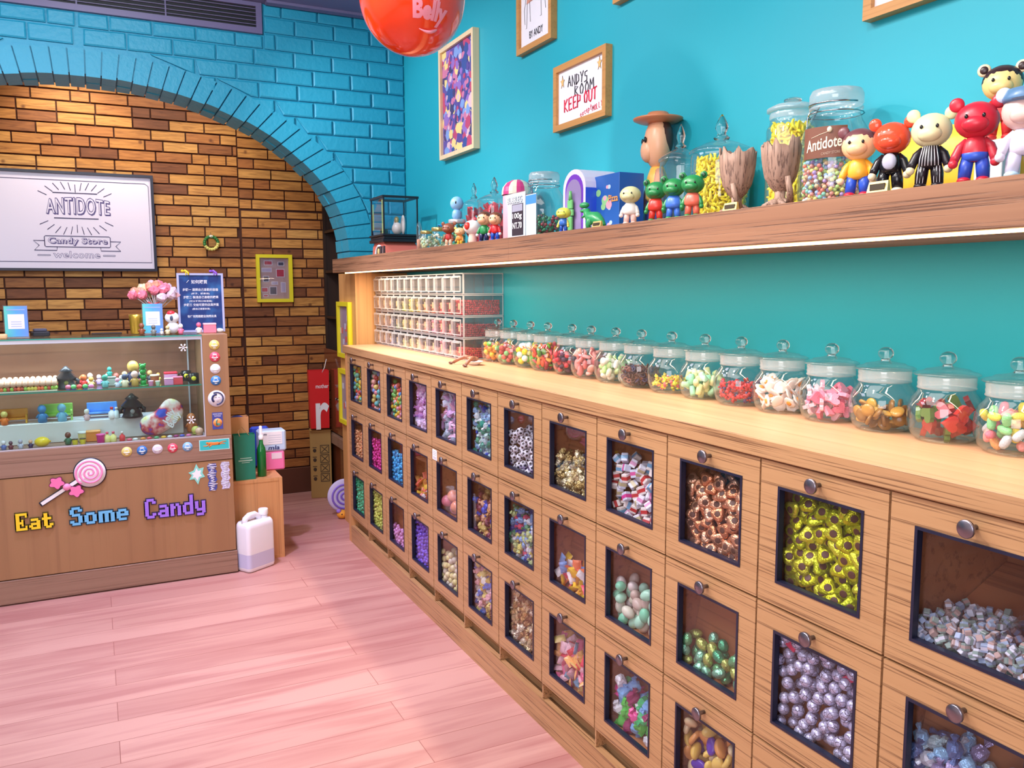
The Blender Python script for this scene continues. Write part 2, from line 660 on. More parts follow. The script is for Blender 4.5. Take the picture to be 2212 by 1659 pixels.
def text_mesh(s, spacing=1.0, offset=0.0, bold=False):
    key = (s, spacing, offset)
    if key in _TXT:
        return _TXT[key]
    cu = bpy.data.curves.new('lettering', 'FONT')
    cu.body = s
    cu.size = 1
    cu.space_character = spacing
    cu.offset = offset
    cu.resolution_u = 3
    cu.align_x = 'LEFT'
    o = bpy.data.objects.new('lettering', cu)
    COL.objects.link(o)
    bpy.context.view_layer.update()
    dg = bpy.context.evaluated_depsgraph_get()
    me = bpy.data.meshes.new_from_object(o.evaluated_get(dg))
    V = [tuple(v.co) for v in me.vertices]
    F = [tuple(p.vertices) for p in me.polygons]
    bpy.data.objects.remove(o)
    bpy.data.meshes.remove(me)
    _TXT[key] = (V, F)
    return V, F


def lettering(name, s, org, u, v, w_, h_, mat, parent, off=0.0008, fn=None, spacing=1.0, offset=0.0, ref=None, slant=0.0):
    """flat letters fitted to w_ x h_ with lower-left corner at org"""
    V, F = text_mesh(s, spacing, offset)
    if not V:
        return None
    RV = text_mesh(s, spacing, 0.0)[0]
    x0, x1 = min(p[0] for p in RV), max(p[0] for p in RV)
    y0, y1 = min(p[1] for p in RV), max(p[1] for p in RV)
    org, u, v = Vector(org), Vector(u), Vector(v)
    n = u.cross(v)
    vs = []
    if fn:
        bm = bmesh.new()
        bv = [bm.verts.new(p) for p in V]
        for f_ in F:
            try: bm.faces.new([bv[i] for i in f_])
            except ValueError: pass
        bmesh.ops.triangulate(bm, faces=bm.faces[:])
        for _ in range(3):
            lg = [e for e in bm.edges if e.calc_length() > 0.16]
            if not lg: break
            bmesh.ops.subdivide_edges(bm, edges=lg, cuts=1)
            bmesh.ops.triangulate(bm, faces=bm.faces[:])
        bm.verts.index_update()
        V = [tuple(q.co) for q in bm.verts]
        F = [tuple(q.index for q in f_.verts) for f_ in bm.faces]
        bm.free()
    for p in V:
        a = (p[0] - x0) / (x1 - x0)
        c = (p[1] - y0) / max(1e-6, y1 - y0)
        if fn:
            vs.append(fn(a, c))
        else:
            vs.append(tuple(org + u * (a * w_ + slant * c * h_) + v * (c * h_) + n * off))
    b = B()
    b.add(vs, F, False)
    return b.build(name, mat, parent)


# plane axes: right wall pictures face -x; the case front and back wall face -y
UR, VR, NR = Vector((0, -1, 0)), Vector((0, 0, 1)), Vector((-1, 0, 0))
UF, VF, NF = Vector((1, 0, 0)), Vector((0, 0, 1)), Vector((0, -1, 0))


# ------------------------------------------------------------------ the room
WX = 1.455            # turquoise wall
AY, AT = 4.15, 0.22   # arch wall front and thickness
CZ = 2.575            # ceiling
XL, YB = -2.6, -2.2
BY = 5.22             # brick wall of the back room

struct('floor', B().box(XL, 1.75, YB, 5.4, -0.05, 0), FLOORM)
CEILM = pm('violet_grey_ceiling', (112, 106, 142), 0.7)
b = B()
b.box(XL, 1.75, YB, 5.4, CZ, CZ + 0.05)
b.box(0.78, WX, AY - 0.075, AY - 0.03, CZ - 0.012, CZ)
struct('ceiling', b, CEILM)
struct('wall_right', B().box(WX, WX + 0.1, YB, AY + AT, 0, CZ), WALLB)
OFFW = pm('off_white_wall', (225, 220, 215), 0.7)
struct('wall_left', B().box(XL - 0.1, XL, YB, 5.4, 0, CZ), OFFW)
struct('wall_rear', B().box(XL, 1.75, YB - 0.1, YB, 0, CZ), OFFW)

# arch wall with elliptical opening, real painted bricks laid on its face
EC, EA, EB = 1.45, 1.165, 0.735


def ell(t, da=0.0, db=0.0):
    return ((EA + da) * math.cos(t), EC + (EB + db) * math.sin(t))


b = B()
N = 48
pts = [ell(math.pi * k / N) for k in range(N + 1)]
for k in range(N):
    (xa, za), (xb, zb) = pts[k], pts[k + 1]
    vs = [(xa, AY, za), (xb, AY, zb), (xb, AY, CZ), (xa, AY, CZ), (xa, AY + AT, za), (xb, AY + AT, zb), (xb, AY + AT, CZ), (xa, AY + AT, CZ)]
    b.add(vs, [(0, 3, 2, 1), (4, 5, 6, 7), (0, 1, 5, 4)], False)
b.box(EA, WX, AY, AY + AT, 1.414, CZ)
b.box(XL, -EA, AY, AY + AT, 0, CZ)
r2 = random.Random(3)


def brick_quad(b, xa0, xa1, xb0, xb1, z0, z1, y, d):
    """brick standing proud of the wall: bottom xa0..xa1, top xb0..xb1"""
    g = 0.0035
    c = 0.006
    j = lambda: r2.uniform(-0.0015, 0.0015)
    P = [(xa0 + g + j(), z0 + g + j()), (xa1 - g + j(), z0 + g + j()), (xb1 - g + j(), z1 - g + j()), (xb0 + g + j(), z1 - g + j())]
    cx = sum(p[0] for p in P) / 4
    cz = sum(p[1] for p in P) / 4
    Q = []
    for (x, z) in P:
        Q.append((x - math.copysign(c, x - cx), z - math.copysign(c, z - cz)))
    vs = [(x, y, z) for x, z in P] + [(x, y - d * 0.7, z) for x, z in P] + [(x, y - d + j(), z) for x, z in Q]
    fs = []
    for k in range(4):
        l = (k + 1) % 4
        fs += [(k, l, 4 + l, 4 + k), (4 + k, 4 + l, 8 + l, 8 + k)]
    fs.append((8, 9, 10, 11))
    b.add(vs, fs, False)


CH = 0.0735
OA, OB = 0.115, 0.10


def xo(z):
    """outer edge of the arch stones at height z"""
    if z <= EC: return EA + OA
    s = (z - EC) / (EB + OB)
    return (EA + OA) * math.sqrt(max(0, 1 - s * s)) if s < 1 else 0.0


z = 1.416
row = 0
while z < CZ - 0.01:
    z1 = min(z + CH, CZ)
    zg = 2.434
    for side in (1, -1):
        x = WX if side > 0 else 2.5
        first = 0.5 if row % 2 else 1.0
        lim0, lim1 = xo(z) + 0.004, xo(z1) + 0.004
        while x > (max(lim0, lim1) - 0.2 if max(lim0, lim1) > 0.1 else 0.0):
            L = 0.178 * first * r2.uniform(0.94, 1.06)
            first = 1.0
            xn = x - L
            a0, a1 = max(xn, lim0), max(xn, lim1)
            if a0 < x - 0.02 or a1 < x - 0.02:
                a0, a1 = min(a0, x - 0.012), min(a1, x - 0.012)
                if not (side > 0 and z1 > zg and x - L < 0.766) and not (side < 0 and z1 > zg):
                    if side > 0: brick_quad(b, a0, x, a1, x, z, z1, AY, 0.013)
                    else: brick_quad(b, -x, -a0, -x, -a1, z, z1, AY, 0.013)
                else:
                    if side > 0 and x > 0.80:
                        brick_quad(b, 0.775, x, 0.775, x, z, z1, AY, 0.013)
                    if zg - z > 0.03:
                        xr = min(x, 0.77) if side > 0 else x
                        if xr - a0 > 0.03:
                            if side > 0: brick_quad(b, a0, xr, a1, xr, z, zg, AY, 0.013)
                            else: brick_quad(b, -x, -a0, -x, -a1, z, zg, AY, 0.013)
            if lim0 <= 0.004 and xn <= 0: break
            x = xn
    z = z1
    row += 1
# arch stones: two deep, standing proud into the opening
tt = [0.0]
step = 0.062
t = 0.0
while t < math.pi:
    dx = math.hypot(EA * math.sin(t), EB * math.cos(t))
    t += step / dx
    tt.append(t)
tt = [q * math.pi / tt[-1] for q in tt]
stones = []
for k in range(len(tt) - 1):
    stones.append((tt[k], tt[k + 1]))
for (t0, t1) in stones:
    g = 0.045 * (t1 - t0)
    for (ya, yb) in ((AY - 0.015, AY + 0.105), (AY + 0.110, AY + AT + 0.004)):
        pr = 0.012 + r2.uniform(-0.004, 0.005)
        p0, p1 = ell(t0 + g, -pr, -pr), ell(t1 - g, -pr, -pr)
        q0, q1 = ell(t0 + g, OA, OB), ell(t1 - g, OA, OB)
        vs = [(x, ya + (0.006 if q else 0), z) for q in (0,) for (x, z) in (p0, p1, q1, q0)] + [(x, yb, z) for (x, z) in (p0, p1, q1, q0)]
        b.add(vs, [(0, 3, 2, 1)[::-1], (4, 5, 6, 7)[::-1], (0, 1, 5, 4)[::-1], (1, 2, 6, 5)[::-1], (2, 3, 7, 6)[::-1], (3, 0, 4, 7)[::-1]], False)
zz = EC
while zz > 1.42:
    z0 = max(1.416, zz - 0.062)
    b.box(EA - 0.012, EA + OA, AY - 0.015, AY + 0.105, z0 + 0.004, zz - 0.003)
    b.box(EA - 0.012, EA + OA, AY + 0.112, AY + AT, z0 + 0.004, zz - 0.003)
    zz -= 0.062
zz = EC
while zz > 0.05:
    b.box(-EA - OA, -EA + 0.012, AY - 0.02, AY + AT, zz - 0.058, zz - 0.003)
    zz -= 0.062
struct('wall_arch', b, BRICKB)

# wood cladding of the pier below the shelf
b = B()
b.box(1.18, WX, 4.147, 4.46, 0, 1.344)
o = struct('column_pier', b, PINE)

# back room
r3 = random.Random(11)


def blocks(b, x0, x1, z0, z1, y, off=0.0):
    H = 0.0585
    k = int(round((z0 - 0.16) / H))
    z = z0
    while z < z1 - 0.01:
        zt = min(z + H, z1)
        x = x0 - (0.09 if k % 2 else 0.0) - r3.uniform(0, 0.02)
        while x < x1:
            L = 0.187 * r3.choice((1, 1, 1, 1.02, 0.97, 0.5))
            a, c = max(x, x0), min(x + L, x1)
            if c - a > 0.015:
                d = 0.010 + r3.uniform(-0.002, 0.004)
                b.bbox(a + 0.0038, c - 0.0038, y - d - off, y + 0.002, z + 0.0042, zt - 0.0042, 0.0012)
            x += L
        z = zt
        k += 1


b = B()
blocks(b, -1.9, 0.797, 0.161, 2.5, BY)
blocks(b, 0.797, 1.62, 1.733, 2.5, BY)
b.m = 1
b.box(XL, 1.75, BY, BY + 0.1, 0, CZ)
struct('wall_back', b, [BLOCKM, MORTAR])
b = B()
blocks(b, 0.803, 1.30, 0.161, 1.727, BY, 0.004)
blocks(b, 1.306, 1.62, 0.161, 1.727, BY, 0.0)
b.m = 1
b.box(0.8015, 1.304, BY - 0.006, BY, 0.01, 1.729)
struct('door_1', b, [BLOCKM, MORTAR])
struct('baseboard_back', B().bbox(-1.9, 1.62, BY - 0.02, BY, 0, 0.158), pm('dark_skirting', (96, 54, 38), 0.5))
struct('wall_side', B().box(1.64, 1.75, AY + AT, 5.4, 0, CZ), MORTAR)

# air grille above the arch
t = thing('air_grille', 'grey linear air conditioning grille above the blue brick arch, next to the ceiling', 'air grille', (0, AY, 0))
b = B()
b.ring(-1.6, 0.766, 2.436, CZ - 0.002, -1.57, 0.74, 2.462, CZ - 0.02, -0.022, 0, 'XZ')
b.build('grille_frame', pm('grille_grey', (112, 104, 140), 0.4), t)
B().box(-1.57, 0.74, -0.006, -0.002, 2.462, CZ - 0.02).build('dark_backing', pm('grille_black', (8, 8, 16), 0.6), t)
for k in range(5):
    z = 2.474 + k * 0.0175
    B().box(-1.57, 0.74, -0.016, -0.009, z, z + 0.0028).build('slat', MATS['grille_grey'], t)
for x in (-1.2, -0.8, -0.4, -0.0, 0.35):
    B().box(x, x + 0.006, -0.0205, -0.018, 2.462, CZ - 0.02).build('grille_divider', MATS['grille_grey'], t)

# ------------------------------------------------------------------ candy cabinet
FX = 1.10
CP = 0.2862
YK = [0.888 + CP * (10 - c) for c in range(12)]   # near edge of each column, c 0 = far
ZR = [(0.6795, 0.952), (0.407, 0.6795), (0.1345, 0.407)]
YN, YF = YK[11], 4.036
cab = thing('candy_cabinet', 'long wooden cabinet of windowed candy bins in three rows under the counter', 'cabinet', (FX, 0, 0))
b = B()
b.box(0.295, 0.31, YN, 4.077, 0.1345, 0.95)
b.box(0.02, 0.31, YN, 4.077, 0.118, 0.1335)
for zz in (0.407, 0.6795):
    b.box(0.0118, 0.295, YN, 4.04, zz - 0.006, zz + 0.006)
b.box(0.0118, 0.295, YN, 4.04, 0.938, 0.9515)
for c in range(12):
    b.box(0.0118, 0.295, YK[c] - 0.005, YK[c] + 0.005, 0.13, 0.95)
b.build('carcass', INNER, cab)
b = B()
b.box(0.0, 0.345, 4.038, 4.077, 0.0, 0.9515)
b.build('end_panel', LAMV, cab)
B().box(0.0, 0.02, YN, 4.038, 0, 0.085).build('plinth', LAM, cab)
b = B()
b.box(0.035, 0.05, YN, 4.038, 0.0, 0.118)
for c in range(12):
    b.box(0.004, 0.035, YK[c] - 0.003, YK[c] + 0.003, 0.086, 0.133)
b.build('toe_recess', LAM, cab)
# one door built, then copied
dm = B()
g = 0.0023
w0, w1, h0, h1 = 0.048, 0.2395, 0.0455, 0.227
dm.ring(g, CP - g, g, 0.2725 - g, w0, w1, h0, h1, 0, 0.011)
DOORM = dm.mesh('door', LAM)
dm = B()
dm.ring(w0, w1, h0, h1, w0 + 0.005, w1 - 0.005, h0 + 0.005, h1 - 0.005, -0.0015, 0.0112)
FRM = dm.mesh('window_frame', NAVY)
PNM = B().box(0.0085, 0.0100, w0 + 0.004, w1 - 0.004, h0 + 0.004, h1 - 0.004).mesh('pane', PANE)
KNM = B().lathe([(0.004, 0), (0.0045, -0.012), (0.006, -0.016), (0.0125, -0.018), (0.0135, -0.020), (0.0135, -0.023), (0.012, -0.0245)], n=20, axis='X').mesh('knob', METAL)
for r, (z0, z1) in enumerate(ZR):
    for c in range(12):
        d = link('door', DOORM, cab, (0, YK[c], z0))
        link('window_frame', FRM, d)
        link('pane', PNM, d)
        link('knob', KNM, d, (0, CP / 2, 0.2495))

# counter top and shelf
b = B()
b.bbox(1.092, WX, YN - 0.02, 4.09, 0.953, 0.988, 0.002)
b.mi = [1 if f == 0 else 0 for f in range(len(b.f))]
o = b.build('countertop', [LAMTOP, LAM])
for p in o.data.polygons:
    p.material_index = 1 if p.normal.x < -0.5 else 0
tag(o, 'pale wooden countertop over the candy bins carrying the row of glass jars', 'countertop')

ssh = thing('display_shelf', 'thick rough wooden wall shelf with a light strip below, crowded with toys and jars', 'shelf', (0, 0, 0))
B().bbox(1.10, 1.13, 2.2405, 4.27, 1.345, 1.4135, 0.001).build('fascia_board', SHELFW, ssh)
B().bbox(1.10, 1.13, -0.6, 2.2395, 1.345, 1.4135, 0.001).build('fascia_board', SHELFW, ssh)
B().box(1.13, WX - 0.001, -0.6, 4.146, 1.395, 1.4135).build('shelf_board', SHELFW, ssh)
B().box(1.13, WX - 0.001, -0.6, 4.146, 1.347, 1.353).build('underside_board', SHELFW, ssh)
b = B()
b.box(1.128, 1.134, -0.6, 4.14, 1.3400, 1.3468)
b.build('light_strip', emis('warm_led_strip', (255, 214, 150), 5.0), ssh)
light('strip_glow', 'AREA', (1.20, 1.8, 1.343), (1.20, 1.8, 0), 7, (1.0, 0.80, 0.58), 0.02, 4.4)
light('counter_strip_glow', 'AREA', (1.20, 3.4, 1.343), (1.20, 3.4, 0), 2.5, (1.0, 0.80, 0.58), 0.02, 1.2)

# ------------------------------------------------------------------ sweets: prototypes of about unit radius
def proto():
    P = {}
    P['ball'] = B().ball((0, 0, 0), 1, 14, 9)
    P['smallball'] = B().ball((0, 0, 0), 1, 10, 7)
    P['egg'] = B().ball((0, 0, 0), (1.28, 0.9, 0.9), 14, 9)
    rr = random.Random(5)
    P['twist'] = B().lathe([(0.15, -1.75), (0.62, -1.62), (0.16, -0.95), (0.7, -0.72), (0.86, 0), (0.7, 0.72), (0.16, 0.95), (0.62, 1.62), (0.15, 1.75)], n=12, axis='X',
                           jit=lambda k, i, x, y, z: (x * rr.uniform(0.8, 1.2), y * rr.uniform(0.8, 1.2) * (0.6 if k in (1, 7) else 1), z + rr.uniform(-0.08, 0.08)))
    P['twist'].sm = [False] * len(P['twist'].f)
    P['wrap'] = B().lathe([(0.3, -1.3), (0.5, -1.25), (0.3, -0.8), (0.85, -0.6), (1.0, 0.1), (0.75, 0.7), (0.25, 0.9), (0.55, 1.35), (0.2, 1.4)], n=9, axis='X',
                          jit=lambda k, i, x, y, z: (x * rr.uniform(0.65, 1.25), y * rr.uniform(0.65, 1.25), z + rr.uniform(-0.15, 0.15)))
    P['wrap'].smooth = False
    P['wrap'].sm = [False] * len(P['wrap'].f)
    b = B()

    def hr(a):
        return 1.0 + 0.16 * math.cos(3 * a)
    n = 21
    prof = [(0.05, -0.34), (0.75, -0.34), (1.0, -0.1), (1.0, 0.1), (0.78, 0.30), (0.5, 0.36), (0.02, 0.36)]
    b.lathe(prof, n=n, jit=lambda k, i, x, y, z: (x * hr(2 * math.pi * i / n), y * hr(2 * math.pi * i / n), z))
    b.m = 1
    b.lathe([(0.42, 0.355), (0.42, 0.385), (0.36, 0.40), (0.02, 0.40)], n=16)
    P['heart'] = b
    # football: dark patches round the twelve corners of an icosahedron
    bm = bmesh.new()
    bmesh.ops.create_icosphere(bm, subdivisions=3, radius=1)
    ico = bmesh.new()
    bmesh.ops.create_icosphere(ico, subdivisions=1, radius=1)
    cs = [v.co.normalized() for v in ico.verts]
    b = B()
    b.v = [tuple(v.co) for v in bm.verts]
    for f in bm.faces:
        b.f.append(tuple(v.index for v in f.verts))
        c = f.calc_center_median().normalized()
        b.mi.append(1 if max(c.dot(q) for q in cs) > 0.93 else 0)
        b.sm.append(True)
    P['football'] = b
    b = B()
    b.bbox(-0.8, 0.8, -0.62, 0.62, -0.62, 0.62, 0.1)
    b.m = 1
    b.box(-0.3, 0.35, -0.635, 0.635, -0.635, 0.635)
    P['cube'] = b
    b = B()
    b.tube([(-1.2, 0, 0.35), (-0.9, 0, 0.1), (-0.3, 0, -0.15), (0.3, 0, -0.15), (0.9, 0, 0.1), (1.2, 0, 0.35)], [0.08, 0.34, 0.42, 0.42, 0.34, 0.08], 8)
    P['banana'] = b
    b = B()
    b.tube([(-1.05, 0, 0.1), (-0.9, 0, 0.05), (-0.5, 0, 0), (0, 0, -0.06), (0.5, 0, 0), (0.9, 0, 0.05), (1.05, 0, 0.1)], [0.15, 0.45, 0.6, 0.63, 0.6, 0.45, 0.15], 10)
    P['bean'] = b
    b = B()
    b.lathe([(0.1, -0.4), (0.8, -0.38), (1, -0.1), (1, 0.1), (0.8, 0.36), (0.1, 0.4)], n=14, jit=lambda k, i, x, y, z: (x * 1.25, y * 0.8, z + 0.12 * x * x))
    P['petal'] = b
    b = B()
    pr = [(0.02, -0.18), (0.9, -0.16), (1.1, 0), (0.9, 0.14), (0.45, 0.16)]
    b.lathe(pr, n=16, jit=lambda k, i, x, y, z: (x * (1 + 0.15 * math.sin(i * 1.9)), y * (1 + 0.15 * math.cos(i * 2.7)), z))
    b.m = 1
    b.lathe([(0.45, 0.15), (0.42, 0.3), (0.25, 0.38), (0.02, 0.4)], n=12)
    P['friedegg'] = b
    b = B()
    b.ball((0, 0, 0.62), 0.42, 10, 7)
    b.ball((0, 0, -0.12), (0.52, 0.42, 0.6), 10, 7)
    for sx in (-1, 1):
        b.ball((sx * 0.3, 0, 0.98), 0.17, 8, 5)
        b.ball((sx * 0.5, 0.16, 0.1), (0.17, 0.3, 0.17), 8, 5)
        b.ball((sx * 0.38, 0.2, -0.6), (0.22, 0.34, 0.24), 8, 5)
    P['bear'] = b
    b = B()
    n = 18
    vs, fs = [], []
    for i in range(n):
        a = 2 * math.pi * i / n
        for j in range(8):
            t = 2 * math.pi * j / 8
            r = 0.72 + 0.28 * math.cos(t)
            vs.append((r * math.cos(a), r * math.sin(a), 0.28 * math.sin(t)))
    for i in range(n):
        for j in range(8):
            k, l = (i + 1) % n, (j + 1) % 8
            fs.append((i * 8 + j, k * 8 + j, k * 8 + l, i * 8 + l))
    b.add(vs, fs, True)
    P['ringsweet'] = b
    b = B()
    m = 7
    vs, fs = [], []
    for sgn in (1, -1):
        for i in range(m):
            for j in range(5):
                u, v = i / (m - 1) * 2 - 1, j / 4 * 2 - 1
                hh = 0.36 * max(0, 1 - abs(u) ** 3) * max(0, 1 - v * v)
                vs.append((u * 1.15, v * 0.8 * (1 + 0.05 * math.sin(9 * i)), sgn * hh + rr.uniform(-0.04, 0.04)))
    for s_ in range(2):
        for i in range(m - 1):
            for j in range(4):
                a = s_ * m * 5 + i * 5 + j
                q = (a, a + 5, a + 6, a + 1)
                fs.append(q if s_ == 0 else q[::-1])
    b.add(vs, fs, False)
    P['sachet'] = b
    b = B()
    b.lathe([(0.3, -1.2), (0.62, -1.1), (0.66, 0), (0.62, 1.1), (0.3, 1.2)], n=12, axis='X')
    P['roll'] = b
    b = B()
    pts = []
    for k in range(16):
        a = 2 * math.pi * k / 16
        r = 1.0 + 0.0 * k
        x = 0.062 * 16 * math.sin(a) ** 3
        y = 0.062 * (13 * math.cos(a) - 5 * math.cos(2 * a) - 2 * math.cos(3 * a) - math.cos(4 * a))
        pts.append((x, y))
    b.poly(pts[::-1], (0, 0, -0.28), (1, 0, 0), (0, 1, 0), (0, 0, 1), 0.56)
    P['gumheart'] = b
    b = B()
    b.lathe([(0.2, -0.22), (1, -0.2), (1.05, 0), (1, 0.2), (0.2, 0.22)], n=14)
    P['coin'] = b
    return P


PROTO = proto()
_PM = {}


def pmesh(kind, name, mats):
    key = (kind, name, tuple(m.name for m in (mats if isinstance(mats, (list, tuple)) else [mats])))
    if key not in _PM:
        _PM[key] = PROTO[kind].mesh(name, mats)
    return _PM[key]


def deposit(n, sample, floor, top, r, rg, tries=8):
    """drop balls one by one onto the pile; each comes to rest on what lies below"""
    pos = np.zeros((n, 3))
    k = 0
    fails = 0
    while k < n and fails < 60:
        best = None
        for _ in range(tries):
            x, y = sample(rg)
            z = floor(x, y) + r
            if k:
                d2 = (pos[:k, 0] - x) ** 2 + (pos[:k, 1] - y) ** 2
                mk = d2 < 4 * r * r
                if mk.any():
                    z = max(z, (pos[:k, 2][mk] + np.sqrt(4 * r * r - d2[mk])).max())
            if best is None or z < best[2]:
                best = (x, y, z)
        if best[2] + r > (top(best[0], best[1]) if callable(top) else top):
            fails += 1
            continue
        pos[k] = best
        k += 1
    return pos[:k]


CAMP = np.array([0, 0, 1.267])


def pile(name, label, cat, group, kind, mats, pos, r, rg, cap=999, face=None, stuff_label=None, squash=1.0):
    me = pmesh(kind, name, mats)
    d = np.linalg.norm(pos - CAMP, axis=1)
    order = np.argsort(d)
    rest = []
    for q, i in enumerate(order):
        if face is not None:
            v = Vector(face) + Vector((rg.uniform(-.55, .55), rg.uniform(-.55, .55), rg.uniform(-.55, .55)))
            e = v.to_track_quat('Z', 'Y').to_matrix() @ Matrix.Rotation(rg.uniform(0, 6.28), 3, 'Z')
        else:
            e = Euler((rg.uniform(0, 6.28), rg.uniform(0, 6.28), rg.uniform(0, 6.28))).to_matrix()
        sc = r * rg.uniform(0.94, 1.0) * squash
        mt = Matrix.Translation(Vector(pos[i])) @ (e * sc).to_4x4()
        if q < cap:
            o = bpy.data.objects.new(name, me)
            COL.objects.link(o)
            o.matrix_world = mt
            tag(o, label, cat, group)
        else:
            rest.append(mt)
    if rest:
        b = B()
        src = PROTO[kind]
        for mt in rest:
            b.M = mt
            off = len(b.v)
            b.v += [tuple(mt @ Vector(p)) for p in src.v]
            b.f += [tuple(i + off for i in f) for f in src.f]
            b.mi += src.mi
            b.sm += src.sm
        o = b.build(name + '_mass', mats)
        tag(o, stuff_label or ('pile of ' + label), cat, None, 'stuff')


FOILC = palette('copper_foil', [(240, 176, 132), (228, 152, 106), (246, 190, 150)], 0.28, 0.75, 0.8, 3)
FOILY = palette('yellow_green_foil', [(214, 214, 30), (190, 200, 30), (226, 226, 60)], 0.28, 0.6, 0.8, 3)
BROWN = pm('brown_seal', (96, 62, 44), 0.5)
GOLDF = palette('gold_foil', [(232, 216, 160), (206, 184, 120), (240, 232, 190), (176, 150, 90)], 0.25, 0.7, 1.0, 3)
EMER = palette('green_foil', [(120, 200, 140), (80, 176, 130), (190, 205, 110), (150, 215, 180)], 0.25, 0.65, 0.6, 3)


def silver_lined():
    m, nt, b = _mat('silver_foil_black_lines')
    tc = nt.nodes.new('ShaderNodeTexCoord')
    br = nt.nodes.new('ShaderNodeTexVoronoi')
    br.feature = 'DISTANCE_TO_EDGE'
    br.inputs['Scale'].default_value = 1.1
    nt.links.new(tc.outputs['Object'], br.inputs['Vector'])
    r = nt.nodes.new('ShaderNodeValToRGB')
    r.color_ramp.elements[0].position = 0.02
    r.color_ramp.elements[0].color = (*lin((50, 40, 60)), 1)
    r.color_ramp.elements[1].position = 0.035
    r.color_ramp.elements[1].color = (*lin((214, 212, 238)), 1)
    nt.links.new(br.outputs['Distance'], r.inputs[0])
    nt.links.new(r.outputs[0], b.inputs['Base Color'])
    b.inputs['Roughness'].default_value = 0.35
    b.inputs['Metallic'].default_value = 0.45
    return m


SILV = silver_lined()
GUMC = [(236, 200, 50), (90, 170, 220), (236, 120, 90), (110, 200, 170), (240, 170, 180), (230, 90, 70), (120, 200, 100), (250, 220, 120)]
GUM = palette('mixed_gumball', GUMC, 0.25, coat=0.3)
PAST = palette('pastel_gumball', [(240, 150, 150), (110, 200, 190), (130, 170, 225), (240, 220, 120), (240, 180, 160), (200, 80, 70), (150, 215, 190)], 0.25, coat=0.3)


def pearl(n, c):
    return palette(n, [c, tuple(min(255, int(v * 1.08 + 8)) for v in c), c], 0.18, 0.15, coat=0.6)


